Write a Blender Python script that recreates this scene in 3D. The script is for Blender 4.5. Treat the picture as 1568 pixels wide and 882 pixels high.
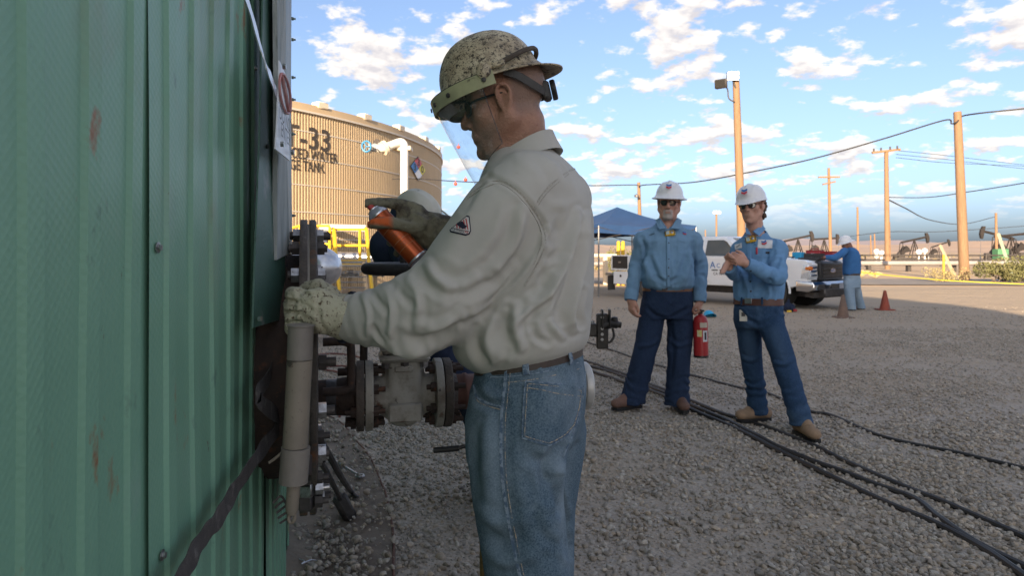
import bpy, bmesh, math, random
import numpy as np
from mathutils import Vector, Matrix
from mathutils.bvhtree import BVHTree
random.seed(7); rng = np.random.default_rng(7)
R = math.radians
for o in list(bpy.data.objects): bpy.data.objects.remove(o)
SC = bpy.context.scene
COL = SC.collection

# ------------------------------------------------------------------ camera
F_PX = 24/36*1568; CX, HY, CAMZ = 784.0, 386.0, 1.3
cam_d = bpy.data.cameras.new('camera'); cam = bpy.data.objects.new('camera', cam_d); COL.objects.link(cam)
cam.location = (0, 0, CAMZ); cam.rotation_euler = (R(90), 0, 0)
cam_d.lens = 24; cam_d.sensor_width = 36; cam_d.shift_y = -(441-HY)/1568
cam_d.clip_start = .05; cam_d.clip_end = 20000
cam_d.dof.use_dof = True; cam_d.dof.focus_distance = 1.75; cam_d.dof.aperture_fstop = 9.0
SC.camera = cam

# ------------------------------------------------------------------ light
SUN_EL = R(15); TO_SUN = Vector((-.30, -.954, 0)).normalized()*math.cos(SUN_EL) + Vector((0, 0, math.sin(SUN_EL)))
w = bpy.data.worlds.new('World'); SC.world = w; w.use_nodes = True
def build_world():
    nt = w.node_tree; nt.nodes.clear(); N = nt.nodes.new; L = nt.links.new
    out = N('ShaderNodeOutputWorld'); bg = N('ShaderNodeBackground'); bg.inputs[1].default_value = .125
    sky = N('ShaderNodeTexSky'); sky.sky_type = 'NISHITA'; sky.sun_disc = False
    sky.sun_elevation = SUN_EL; sky.sun_rotation = math.atan2(TO_SUN.x, TO_SUN.y)
    sky.air_density = .55; sky.dust_density = 3.0; sky.ozone_density = 2.4
    tc = N('ShaderNodeTexCoord'); sep = N('ShaderNodeSeparateXYZ'); L(tc.outputs['Generated'], sep.inputs[0])
    def mth(op, a, b=None, clamp=False):
        n = N('ShaderNodeMath'); n.operation = op; n.use_clamp = clamp
        for i, v in enumerate((a, b)):
            if v is None: continue
            if isinstance(v, (int, float)): n.inputs[i].default_value = v
            else: L(v, n.inputs[i])
        return n.outputs[0]
    zc = mth('ADD', mth('MAXIMUM', sep.outputs[2], 0.0), .26)
    px = mth('DIVIDE', sep.outputs[0], zc); py = mth('DIVIDE', sep.outputs[1], zc)
    def cloud(dx, dy):
        cb = N('ShaderNodeCombineXYZ'); L(mth('ADD', px, dx), cb.inputs[0]); L(mth('ADD', py, dy), cb.inputs[1])
        n1 = N('ShaderNodeTexNoise'); n1.inputs['Scale'].default_value = 3.9; n1.inputs['Detail'].default_value = 10
        n1.inputs['Roughness'].default_value = .56; L(cb.outputs[0], n1.inputs['Vector'])
        n2 = N('ShaderNodeTexNoise'); n2.inputs['Scale'].default_value = 12.5; n2.inputs['Detail'].default_value = 8
        n2.inputs['Roughness'].default_value = .55; L(cb.outputs[0], n2.inputs['Vector'])
        s = mth('ADD', mth('MULTIPLY', n1.outputs[0], .62), mth('MULTIPLY', n2.outputs[0], .38))
        return s
    d0 = cloud(3.3, 1.7); d1 = cloud(3.3-.02, 1.7-.055)
    mr = N('ShaderNodeMapRange'); mr.interpolation_type = 'SMOOTHSTEP'; L(d0, mr.inputs[0])
    mr.inputs[1].default_value = .498; mr.inputs[2].default_value = .562
    hz = N('ShaderNodeMapRange'); hz.interpolation_type = 'SMOOTHSTEP'; L(sep.outputs[2], hz.inputs[0])
    hz.inputs[1].default_value = .02; hz.inputs[2].default_value = .11
    mask = mth('MULTIPLY', mr.outputs[0], hz.outputs[0]); mask = mth('MULTIPLY', mask, .94)
    sh = N('ShaderNodeMapRange'); L(mth('SUBTRACT', d1, d0), sh.inputs[0]); sh.inputs[1].default_value = -.05; sh.inputs[2].default_value = .05  # cloud shading painted in: sunward sides tinted lighter, far sides greyer
    sh.inputs[3].default_value = 1; sh.inputs[4].default_value = 0
    cc = N('ShaderNodeMixRGB'); L(sh.outputs[0], cc.inputs[0]); cc.inputs[1].default_value = (2.05, 1.93, 1.95, 1); cc.inputs[2].default_value = (3.0, 2.8, 2.6, 1)
    # hazy valley air: the blue is less pure and the bright horizon rolls off
    hs = N('ShaderNodeHueSaturation'); hs.inputs['Saturation'].default_value = .93; L(sky.outputs[0], hs.inputs['Color'])
    kd = N('ShaderNodeMixRGB'); kd.blend_type = 'MULTIPLY'; kd.inputs[0].default_value = 1; L(hs.outputs[0], kd.inputs[1]); kd.inputs[2].default_value = (.07, .07, .07, 1)
    k1 = N('ShaderNodeMixRGB'); k1.blend_type = 'ADD'; k1.inputs[0].default_value = 1; L(kd.outputs[0], k1.inputs[1]); k1.inputs[2].default_value = (1, 1, 1, 1)
    kk = N('ShaderNodeMixRGB'); kk.blend_type = 'DIVIDE'; kk.inputs[0].default_value = 1; L(hs.outputs[0], kk.inputs[1]); L(k1.outputs[0], kk.inputs[2])
    # thin air whitening near the horizon is the sky's own; clouds laid over it
    mx = N('ShaderNodeMixRGB'); L(mask, mx.inputs[0]); L(kk.outputs[0], mx.inputs[1]); L(cc.outputs[0], mx.inputs[2])
    L(mx.outputs[0], bg.inputs[0]); L(bg.outputs[0], out.inputs[0])
build_world()
sd = bpy.data.lights.new('sun', 'SUN'); sd.energy = 4.1; sd.angle = R(.5); sd.color = (1, .77, .53)
sun = bpy.data.objects.new('sun', sd); COL.objects.link(sun); sun.location = (-20, -40, 30)
sun.rotation_euler = TO_SUN.to_track_quat('Z', 'Y').to_euler()
SC.view_settings.view_transform = 'Standard'; SC.view_settings.look = 'None'
SC.view_settings.exposure = 1.66; SC.view_settings.gamma = 1

# ------------------------------------------------------------------ helpers
def W(px, py, Y): return np.array([(px-CX)/F_PX*Y, Y, CAMZ+(HY-py)/F_PX*Y])
def G(px, py):
    Y = CAMZ*F_PX/(py-HY); return np.array([(px-CX)/F_PX*Y, Y, 0.0])
def proj(P):
    P = np.asarray(P); return np.stack([CX+P[:, 0]/P[:, 1]*F_PX, HY-(P[:, 2]-CAMZ)/P[:, 1]*F_PX], 1)
def nrm(v): v = np.asarray(v, float); return v/max(np.linalg.norm(v), 1e-9)

def M(name, c, c2=None, scale=12, rough=.6, metal=0, bump=0.0, bscale=80, contrast=(.35, .65), detail=6, spec=.5,
      spot=None, spot_scale=30, spot_at=(.62, .7), emit=None, coords='Object', stretch=None, crumple=None, attr=None, attr_col=None):
    m = bpy.data.materials.new(name); m.use_nodes = True; nt = m.node_tree; N = nt.nodes.new; L = nt.links.new
    b = nt.nodes['Principled BSDF']; b.inputs['Roughness'].default_value = rough; b.inputs['Metallic'].default_value = metal
    b.inputs['Specular IOR Level'].default_value = spec
    tc = N('ShaderNodeTexCoord'); vec = tc.outputs[coords]
    if stretch:
        mp = N('ShaderNodeMapping'); mp.inputs['Scale'].default_value = stretch; L(vec, mp.inputs[0]); vec = mp.outputs[0]
    def noise(s, d=detail, ro=.6):
        n = N('ShaderNodeTexNoise'); n.inputs['Scale'].default_value = s; n.inputs['Detail'].default_value = d; n.inputs['Roughness'].default_value = ro
        L(vec, n.inputs['Vector']); return n.outputs[0]
    def ramp(src, lo, hi):
        r = N('ShaderNodeMapRange'); L(src, r.inputs[0]); r.inputs[1].default_value = lo; r.inputs[2].default_value = hi; return r.outputs[0]
    col = None
    def rgb(cc): return (*cc, 1)
    if c2 is not None:
        mx = N('ShaderNodeMixRGB'); L(ramp(noise(scale), *contrast), mx.inputs[0]); mx.inputs[1].default_value = rgb(c); mx.inputs[2].default_value = rgb(c2); col = mx.outputs[0]
    if isinstance(spot, tuple) and isinstance(spot[0], tuple): spot = [spot]
    for sp in ([] if spot is None else (spot if isinstance(spot, list) else [(spot, spot_scale, spot_at)])):
        mx = N('ShaderNodeMixRGB'); L(ramp(noise(sp[1], 8, .65), *sp[2]), mx.inputs[0])
        if col is None: mx.inputs[1].default_value = rgb(c)
        else: L(col, mx.inputs[1])
        mx.inputs[2].default_value = rgb(sp[0]); col = mx.outputs[0]
    if attr:
        a = N('ShaderNodeAttribute'); a.attribute_name = attr; mx = N('ShaderNodeMixRGB'); L(a.outputs['Fac'], mx.inputs[0])
        if col is None: mx.inputs[1].default_value = rgb(c)
        else: L(col, mx.inputs[1])
        mx.inputs[2].default_value = rgb(attr_col); col = mx.outputs[0]
    if col is None: b.inputs['Base Color'].default_value = rgb(c)
    else: L(col, b.inputs['Base Color'])
    if bump:
        bp = N('ShaderNodeBump'); bp.inputs['Strength'].default_value = bump; bp.inputs['Distance'].default_value = .01
        L(noise(bscale, 5), bp.inputs['Height']); L(bp.outputs[0], b.inputs['Normal'])
        if crumple:   # soft irregular creasing of worn cloth under the weave
            n = N('ShaderNodeTexNoise'); n.inputs['Scale'].default_value = crumple[0]; n.noise_type = 'RIDGED_MULTIFRACTAL'; n.inputs['Detail'].default_value = 2.5; n.inputs['Distortion'].default_value = .8; L(vec, n.inputs['Vector'])
            b2 = N('ShaderNodeBump'); b2.inputs['Strength'].default_value = crumple[1]; b2.inputs['Distance'].default_value = crumple[2]; L(n.outputs[0], b2.inputs['Height']); L(b2.outputs[0], bp.inputs['Normal'])
    if emit: b.inputs['Emission Color'].default_value = rgb(emit[0]); b.inputs['Emission Strength'].default_value = emit[1]
    return m

def origin_of(p):
    o = np.zeros(3)
    while p is not None: o += np.array(p.location); p = p.parent
    return o
def link(name, V, Fc, mat=None, parent=None, smooth=True, auto=None, origin=None):
    V = np.asarray(V, float)
    me = bpy.data.meshes.new(name)
    if parent is not None: V = V-origin_of(parent)
    elif origin is not None: V = V-np.asarray(origin)
    if isinstance(Fc, np.ndarray): Fc = Fc.tolist()
    me.from_pydata(V.tolist(), [], Fc)
    if smooth: me.shade_smooth()
    if auto is not None: me.set_sharp_from_angle(angle=R(auto))
    o = bpy.data.objects.new(name, me); COL.objects.link(o)
    if mat is not None:
        for mm in (mat if isinstance(mat, (list, tuple)) else [mat]): me.materials.append(mm)
    if parent is not None: o.parent = parent
    elif origin is not None: o.location = tuple(origin)
    return o
def tag(o, label=None, cat=None, group=None, kind=None):
    if label: o['label'] = label
    if cat: o['category'] = cat
    if group: o['group'] = group
    if kind: o['kind'] = kind
    return o
def thing(name, label, cat, loc=(0, 0, 0), group=None):
    o = bpy.data.objects.new(name, None); COL.objects.link(o); o.location = tuple(float(v) for v in loc); o.empty_display_size = .1
    return tag(o, label, cat, group)
def dup(o, parent=None):
    c = o.copy(); COL.objects.link(c)
    if parent is not None: c.parent = parent
    for ch in list(o.children): dup(ch, c)
    return c

def frame(d, up=(0, 0, 1)):
    d = nrm(d); up = np.asarray(up, float)
    if abs(np.dot(d, up)) > .97: up = np.array([1., 0, 0]) if abs(d[0]) < .9 else np.array([0, 1., 0])
    a = nrm(np.cross(up, d)); b = np.cross(d, a); return a, b, d

class MB:
    def __init__(s): s.V = []; s.F = []; s.n = 0
    def add(s, V, Fc):
        V = np.asarray(V, float); s.V.append(V); s.F += [[i+s.n for i in f] for f in Fc]; s.n += len(V); return s
    def box(s, c, size, bev=0.0, ax=None):
        ax = np.eye(3) if ax is None else np.asarray(ax)
        h = np.asarray(size, float)/2; c = np.asarray(c, float); b = min(bev, *(h*.9)) if bev else 0
        if not b:
            P = np.array([[x, y, z] for x in (-1, 1) for y in (-1, 1) for z in (-1, 1)])*h
            return s.add(c+P@ax, [[0, 1, 3, 2], [4, 6, 7, 5], [0, 4, 5, 1], [2, 3, 7, 6], [0, 2, 6, 4], [1, 5, 7, 3]])
        P = []; idx = {}
        for x in (-1, 1):
            for y in (-1, 1):
                for z in (-1, 1):
                    sg = np.array([x, y, z])
                    for k in range(3):
                        q = sg*(h-b); q[k] = sg[k]*h[k]; idx[(x, y, z, k)] = len(P); P.append(q)
        Fc = []
        for k in range(3):
            i, j = [q for q in range(3) if q != k]
            for sg in (-1, 1):
                loop = []
                for a, bb in ((-1, -1), (1, -1), (1, 1), (-1, 1)):
                    t = [0, 0, 0]; t[k] = sg; t[i] = a; t[j] = bb; loop.append(idx[(*t, k)])
                flip = (sg > 0) == (k == 1)
                Fc.append(loop[::-1] if flip else loop)
        for k in range(3):   # edges along axis k
            i, j = [q for q in range(3) if q != k]
            for a in (-1, 1):
                for bb in (-1, 1):
                    t0 = [0, 0, 0]; t0[i] = a; t0[j] = bb; t1 = list(t0); t0[k] = -1; t1[k] = 1
                    Fc.append([idx[(*t0, i)], idx[(*t1, i)], idx[(*t1, j)], idx[(*t0, j)]])
        for x in (-1, 1):
            for y in (-1, 1):
                for z in (-1, 1): Fc.append([idx[(x, y, z, k)] for k in range(3)])
        return s.add(c+np.array(P)@ax, Fc)
    def tube(s, path, r, seg=10, caps=True, closed=False):
        path = [np.asarray(p, float) for p in path]; n = len(path); rs = r if hasattr(r, '__len__') else [r]*n
        V = []; prev = None
        for i, p in enumerate(path):
            a = path[i-1] if (i or closed) else path[i]; b = path[(i+1) % n] if (i < n-1 or closed) else path[i]
            d = nrm(b-a)
            if prev is None: u, v, _ = frame(d)
            else:
                u = nrm(prev-np.dot(prev, d)*d); v = np.cross(d, u)
            prev = u
            for k in range(seg):
                t = 2*math.pi*k/seg; V.append(p+rs[i]*(math.cos(t)*u+math.sin(t)*v))
        Fc = []
        for i in range(n if closed else n-1):
            j = (i+1) % n
            for k in range(seg): Fc.append([i*seg+k, i*seg+(k+1) % seg, j*seg+(k+1) % seg, j*seg+k])
        if caps and not closed: Fc.append(list(range(seg))[::-1]); Fc.append([(n-1)*seg+k for k in range(seg)])
        return s.add(V, Fc)
    def cyl(s, a, b, r, r2=None, seg=16): return s.tube([a, b], [r, r if r2 is None else r2], seg)
    def lathe(s, prof, o=(0, 0, 0), ax=(0, 0, 1), seg=24, up=(0, 0, 1)):
        """prof: list of (radius, height along ax)"""
        u, v, d = frame(ax, up); o = np.asarray(o, float); V = []; Fc = []
        for r, h in prof:
            for k in range(seg):
                t = 2*math.pi*k/seg; V.append(o+d*h+r*(math.cos(t)*u+math.sin(t)*v))
        for i in range(len(prof)-1):
            for k in range(seg): Fc.append([i*seg+k, i*seg+(k+1) % seg, (i+1)*seg+(k+1) % seg, (i+1)*seg+k])
        if prof[0][0] > 1e-6: Fc.append(list(range(seg))[::-1])
        if prof[-1][0] > 1e-6: Fc.append([(len(prof)-1)*seg+k for k in range(seg)])
        return s.add(V, Fc)
    def prism(s, poly, o, u, v, th):
        """polygon (a,b) in plane u,v at o, extruded by th along u x v (vector length th)"""
        o = np.asarray(o, float); u = np.asarray(u, float); v = np.asarray(v, float); n = nrm(np.cross(u, v))*th
        P = [o+a*u+b*v for a, b in poly]; m = len(P)
        Fc = [list(range(m))[::-1], list(range(m, 2*m))]+[[i, (i+1) % m, m+(i+1) % m, m+i] for i in range(m)]
        return s.add(P+[p+n for p in P], Fc)
    def hexnut(s, c, ax, r, h): u = frame(ax); return s.tube([np.asarray(c), np.asarray(c)+nrm(ax)*h], r, 6)
    def build(s, name, mat, parent=None, smooth=True, auto=40, origin=None):
        o = link(name, np.concatenate(s.V), s.F, mat, parent, smooth, None, origin)
        bm = bmesh.new(); bm.from_mesh(o.data); bmesh.ops.recalc_face_normals(bm, faces=bm.faces); bm.to_mesh(o.data); bm.free()
        if smooth and auto is not None: o.data.set_sharp_from_angle(angle=R(auto))
        return o

def catmull(P, n=6):
    P = np.asarray(P, float); Q = np.vstack([2*P[0]-P[1], P, 2*P[-1]-P[-2]]); out = []
    for i in range(1, len(Q)-2):
        for t in np.linspace(0, 1, n, endpoint=False):
            a, b, c, d = Q[i-1:i+3]
            out.append(.5*((2*b)+(-a+c)*t+(2*a-5*b+4*c-d)*t*t+(-a+3*b-3*c+d)*t**3))
    out.append(P[-1]); return np.array(out)

# ---- value noise
def vnoise(P, seed=0):
    P = np.asarray(P, float); I = np.floor(P).astype(np.int64); f = P-I; f = f*f*(3-2*f)
    def h(i, j, k):
        n = (i*374761393+j*668265263+k*1274126177+seed*974634521) & 0xffffffff
        n = ((n ^ (n >> 13))*1274126177) & 0xffffffff; n = n ^ (n >> 16); return (n & 0xffff)/65535.0
    r = 0
    for a in (0, 1):
        for b in (0, 1):
            for c in (0, 1):
                wgt = (f[:, 0] if a else 1-f[:, 0])*(f[:, 1] if b else 1-f[:, 1])*(f[:, 2] if c else 1-f[:, 2])
                r = r+wgt*h(I[:, 0]+a, I[:, 1]+b, I[:, 2]+c)
    return r*2-1
def ridged(P, seed=0): return 1-2*np.abs(vnoise(P, seed))

# ---- signed-distance sculpting
class SDF:
    def __init__(s, lo, hi, h):
        s.lo = np.asarray(lo, float); s.h = h; s.n = np.ceil((np.asarray(hi)-s.lo)/h).astype(int)+1
        s.F = np.full(s.n, .08, np.float32)
    def blk(s, lo, hi):
        i0 = np.clip(np.floor((lo-s.lo)/s.h).astype(int), 0, s.n-1); i1 = np.clip(np.ceil((hi-s.lo)/s.h).astype(int)+1, 1, s.n)
        if np.any(i1 <= i0): return None
        sl = tuple(slice(a, b) for a, b in zip(i0, i1))
        g = [s.lo[k]+s.h*np.arange(i0[k], i1[k]) for k in range(3)]
        X, Y, Z = np.meshgrid(*g, indexing='ij'); return sl, np.stack([X, Y, Z], -1).astype(np.float32)
    def op(s, sl, d, k, sub=False):
        A = s.F[sl]
        if sub:
            d = -d
            if k: hh = np.maximum(k-np.abs(A-d), 0)/k; s.F[sl] = np.maximum(A, d)+hh*hh*k*.25
            else: s.F[sl] = np.maximum(A, d)
        else:
            if k: hh = np.maximum(k-np.abs(A-d), 0)/k; s.F[sl] = np.minimum(A, d)-hh*hh*k*.25
            else: s.F[sl] = np.minimum(A, d)
    def cone(s, a, b, r1, r2, k=.01, sub=False):
        a = np.asarray(a, float); b = np.asarray(b, float); m = max(r1, r2)+k+.012
        q = s.blk(np.minimum(a, b)-m, np.maximum(a, b)+m)
        if q is None: return
        sl, P = q; ba = (b-a).astype(np.float32); pa = P-a.astype(np.float32)
        t = np.clip((pa@ba)/max(float(ba@ba), 1e-12), 0, 1)
        d = np.linalg.norm(pa-t[..., None]*ba, axis=-1)-(r1+(r2-r1)*t); s.op(sl, d, k, sub)
    def chain(s, pts, rs, k=.01, n=4):
        if len(pts) == 2: s.cone(pts[0], pts[1], rs[0], rs[1], k); return
        P = catmull(pts, n); T = np.linspace(0, len(pts)-1, len(P)); rr = np.interp(T, range(len(pts)), rs)
        # evaluate the whole chain as one hard union, then blend once
        m = max(rs)+k+.012; q = s.blk(P.min(0)-m, P.max(0)+m)
        if q is None: return
        sl, X = q; D = np.full(X.shape[:3], 9., np.float32)
        for i in range(len(P)-1):
            a = P[i].astype(np.float32); ba = (P[i+1]-P[i]).astype(np.float32); pa = X-a
            t = np.clip((pa@ba)/max(float(ba@ba), 1e-12), 0, 1)
            D = np.minimum(D, np.linalg.norm(pa-t[..., None]*ba, axis=-1)-(rr[i]+(rr[i+1]-rr[i])*t))
        s.op(sl, D, k)
    def cut(s, p, n, rad=.12):
        """trim everything past a plane near p (open hems and cuffs)"""
        p = np.asarray(p, float); n = nrm(n); q = s.blk(p-rad, p+rad)
        if q is None: return
        sl, P = q; d = (P-p.astype(np.float32))@n.astype(np.float32); r2 = np.linalg.norm((P-p.astype(np.float32))-d[..., None]*n.astype(np.float32), axis=-1)
        s.F[sl] = np.where(r2 < rad*.85, np.maximum(s.F[sl], d), s.F[sl])
    def ell(s, c, r, ax=None, k=.01, sub=False):
        c = np.asarray(c, float); r = np.asarray(r, float); ax = np.eye(3) if ax is None else np.asarray(ax, float)
        m = max(r)+k+.012; q = s.blk(c-m, c+m)
        if q is None: return
        sl, P = q; L = (P-c.astype(np.float32))@ax.T.astype(np.float32)
        k0 = np.linalg.norm(L/r.astype(np.float32), axis=-1); k1 = np.linalg.norm(L/(r*r).astype(np.float32), axis=-1)
        d = np.where(k1 > 1e-6, k0*(k0-1)/np.maximum(k1, 1e-6), -min(r)); s.op(sl, d, k, sub)
    def loft(s, zs, cs, a, b, u, v, k=.02, n=2.3):
        """horizontal elliptical slices: zs ascending, centres cs (xy), half widths a along u, b along v"""
        zs = np.asarray(zs, float); cs = np.asarray(cs, float); a = np.asarray(a); b = np.asarray(b); m = max(a.max(), b.max())+k+.015
        q = s.blk(np.array([cs[:, 0].min()-m, cs[:, 1].min()-m, zs[0]-k-.015]), np.array([cs[:, 0].max()+m, cs[:, 1].max()+m, zs[-1]+k+.015]))
        if q is None: return
        sl, P = q; Z = P[0, 0, :, 2]
        tt = np.linspace(zs[0], zs[-1], 200)
        def sm(y):
            y = np.interp(tt, zs, y); kk = np.hanning(15); kk /= kk.sum(); yp = np.pad(y, 7, mode='edge'); return np.interp(Z, tt, np.convolve(yp, kk, 'valid'))
        cx, cy, aa, bb = sm(cs[:, 0]), sm(cs[:, 1]), sm(a), sm(b)
        X = P[..., 0]-cx; Yv = P[..., 1]-cy
        uu = X*u[0]+Yv*u[1]; vv = X*v[0]+Yv*v[1]
        rr = (np.abs(uu/aa)**n+np.abs(vv/bb)**n)**(1/n)
        d = (rr-1)*np.minimum(aa, bb)
        dz = np.maximum(zs[0]-Z, Z-zs[-1]); d = np.maximum(d, dz+0*d); s.op(sl, d.astype(np.float32), k)
    def mesh(s, smooth=2):
        Fv = s.F; S = Fv < 0
        nx, ny, nz = S.shape
        c = [S[i:nx-1+i, j:ny-1+j, k:nz-1+k] for i in (0, 1) for j in (0, 1) for k in (0, 1)]
        al = c[0].copy(); an = c[0].copy()
        for q in c[1:]: al &= q; an |= q
        act = an & ~al; ijk = np.argwhere(act); idx = np.full(act.shape, -1, np.int64); idx[act] = np.arange(len(ijk))
        offs = [(i, j, k) for i in (0, 1) for j in (0, 1) for k in (0, 1)]
        val = np.stack([Fv[ijk[:, 0]+o[0], ijk[:, 1]+o[1], ijk[:, 2]+o[2]] for o in offs], 1)
        acc = np.zeros((len(ijk), 3)); cnt = np.zeros(len(ijk))
        for p in range(8):
            for q in range(p+1, 8):
                if sum(abs(x-y) for x, y in zip(offs[p], offs[q])) != 1: continue
                cr = (val[:, p] < 0) != (val[:, q] < 0); t = np.where(cr, val[:, p]/np.where(cr, val[:, p]-val[:, q], 1), 0)
                pos = np.array(offs[p])+t[:, None]*(np.array(offs[q])-np.array(offs[p]))
                acc += np.where(cr[:, None], pos, 0); cnt += cr
        V = s.lo+s.h*(ijk+acc/cnt[:, None])
        Q = []
        for ax in range(3):
            o1, o2 = [q for q in range(3) if q != ax]
            sl0 = [slice(None)]*3; sl1 = [slice(None)]*3; sl0[ax] = slice(0, -1); sl1[ax] = slice(1, None)
            ch = S[tuple(sl0)] != S[tuple(sl1)]; e = np.argwhere(ch)
            ok = (e[:, o1] > 0) & (e[:, o2] > 0) & (e[:, o1] < S.shape[o1]-1) & (e[:, o2] < S.shape[o2]-1); e = e[ok]
            def cell(d1, d2): f = e.copy(); f[:, o1] += d1; f[:, o2] += d2; return idx[f[:, 0], f[:, 1], f[:, 2]]
            q = np.stack([cell(-1, -1), cell(0, -1), cell(0, 0), cell(-1, 0)], 1)
            ins = S[tuple(sl0)][e[:, 0], e[:, 1], e[:, 2]]; flip = ins if ax != 1 else ~ins
            q = np.where(flip[:, None], q, q[:, ::-1]); Q.append(q)
        Q = np.concatenate(Q)
        return (relax(V, Q, smooth), Q)
def relax(V, Q, it=2, lam=.5):
    E = np.concatenate([Q[:, [0, 1]], Q[:, [1, 2]], Q[:, [2, 3]], Q[:, [3, 0]]]); n = len(V)
    i = np.concatenate([E[:, 0], E[:, 1]]); j = np.concatenate([E[:, 1], E[:, 0]]); c = np.maximum(np.bincount(i, minlength=n), 1)
    for _ in range(it):
        A = np.stack([np.bincount(i, V[j, k], minlength=n) for k in range(3)], 1)/c[:, None]; V = V+lam*(A-V)
    return V
def normals(V, Q):
    fn = np.cross(V[Q[:, 2]]-V[Q[:, 0]], V[Q[:, 3]]-V[Q[:, 1]]); n = len(V)
    N = np.stack([sum(np.bincount(Q[:, q], fn[:, k], minlength=n) for q in range(4)) for k in range(3)], 1)
    return N/np.maximum(np.linalg.norm(N, axis=1), 1e-12)[:, None]
def seg_dist(P, L):
    D = np.full(len(P), 1e9); L = np.asarray(L, float)
    for a, b in zip(L[:-1], L[1:]):
        ba = b-a; t = np.clip(((P-a)@ba)/max(ba@ba, 1e-9), 0, 1); D = np.minimum(D, np.linalg.norm(P-a-t[:, None]*ba, axis=1))
    return D
def strokes(V, Q, lst):
    """cloth folds: each (polyline as seen from the front, half width, height in m) raised or sunk on the facing surface"""
    N = normals(V, Q); P = proj(V); view = V-np.array([0, 0, CAMZ]); view /= np.linalg.norm(view, axis=1)[:, None]
    face = np.clip(-(N*view).sum(1)*3, 0, 1); D = np.zeros(len(V))
    for L, wd, amp in lst:
        L = catmull(np.asarray(L, float), 4); lo = L.min(0)-3*wd; hi = L.max(0)+3*wd
        s = np.all((P > lo) & (P < hi), axis=1)
        if not s.any(): continue
        d = seg_dist(P[s], L)
        # taper towards the stroke's ends
        e = np.minimum(np.linalg.norm(P[s]-L[0], axis=1), np.linalg.norm(P[s]-L[-1], axis=1)); tp = np.clip(.35+e/(4*wd), 0, 1)
        D[s] += 1.4*amp*tp*(np.exp(-(d/wd)**2)-.28*np.exp(-((d-1.9*wd)/(.8*wd))**2))
    return V+N*(D*face)[:, None]

def bvh_of(o):
    M4 = np.array(o.matrix_world) if False else None
    V = [tuple(v.co) for v in o.data.vertices]; og = origin_of(o)
    return BVHTree.FromPolygons([Vector(np.array(v)+og) for v in V], [tuple(p.vertices) for p in o.data.polygons])
def cast(bvh, px, py, off=.002):
    d = Vector(((px-CX)/F_PX, 1, (HY-py)/F_PX)).normalized(); hit = bvh.ray_cast(Vector((0, 0, CAMZ)), d)
    if hit[0] is None: return None
    n = hit[1]
    if n.dot(d) > 0: n = -n
    return np.array(hit[0]+n*off), np.array(n)
def ribbon(bvh, L, width, mat, name, parent, off=.002, th=.0015, n=6):
    """a seam strip laid along a surface: width in metres"""
    L = catmull(np.asarray(L, float), n); pts = [cast(bvh, *p, off) for p in L]; pts = [p for p in pts if p is not None]
    if len(pts) < 2: return None
    C = np.array([p[0] for p in pts]); Nn = np.array([p[1] for p in pts])
    for _ in range(2):
        C[1:-1] = (C[:-2]+2*C[1:-1]+C[2:])/4
    m = MB(); V = []; k = len(C)
    for i in range(k):
        t = nrm(C[min(i+1, k-1)]-C[max(i-1, 0)]); s = nrm(np.cross(Nn[i], t)); w2 = width/2
        V += [C[i]-s*w2-Nn[i]*.004, C[i]-s*w2*.8+Nn[i]*th, C[i]+s*w2*.8+Nn[i]*th, C[i]+s*w2-Nn[i]*.004]
    Fc = [[i*4+j, i*4+j+1, (i+1)*4+j+1, (i+1)*4+j] for i in range(k-1) for j in range(3)]+[[0, 1, 2, 3], [(k-1)*4+q for q in (3, 2, 1, 0)]]
    m.add(V, Fc); return m.build(name, mat, parent)
def patch(bvh, poly, mat, name, parent, off=.002, step=3.0, th=.003):
    """a flat-sewn piece of cloth laid over a surface: outline as seen from the front"""
    poly = np.asarray(poly, float); c = poly.mean(0); per = []
    m = len(poly)
    for i in range(m):
        a, b = poly[i], poly[(i+1) % m]; k = max(2, int(np.linalg.norm(b-a)/step))
        per += [a+(b-a)*t/k for t in range(k)]
    per = np.array(per); rings = max(3, int(np.linalg.norm(per-c, axis=1).max()/step)); V = []; ok = []
    for r in range(1, rings+1):
        for p in per:
            q = c+(p-c)*r/rings; h = cast(bvh, *q, off); V.append(h)
    hc = cast(bvh, *c, off); n = len(per)
    d0 = hc[0] if hc else None
    P = []
    for i, h in enumerate(V):
        if h is None:
            P.append(None)
        else: P.append(h)
    good = [h[0] for h in P if h is not None]
    if d0 is None or len(good) < len(P)*.5: return None
    X = []; Nn = []
    for i, h in enumerate(P):
        j = i
        while P[j] is None and j >= n: j -= n
        if P[j] is None: X.append(d0); Nn.append(hc[1])
        else: X.append(P[j][0]); Nn.append(P[j][1])
    X = np.array(X); Nn = np.array(Nn); X0 = np.vstack([d0[None], X]); N0 = np.vstack([hc[1][None], Nn])
    Fc = [[0, 1+i, 1+(i+1) % n] for i in range(n)]
    for r in range(rings-1):
        for i in range(n): Fc.append([1+r*n+i, 1+(r+1)*n+i, 1+(r+1)*n+(i+1) % n, 1+r*n+(i+1) % n])
    rim = X0[-n:]-N0[-n:]*(th+.004); k = len(X0)
    Vv = np.vstack([X0, rim])
    for i in range(n): Fc.append([1+(rings-1)*n+i, k+i, k+(i+1) % n, 1+(rings-1)*n+(i+1) % n])
    return link(name, Vv, Fc, mat, parent, True, 60)

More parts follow.
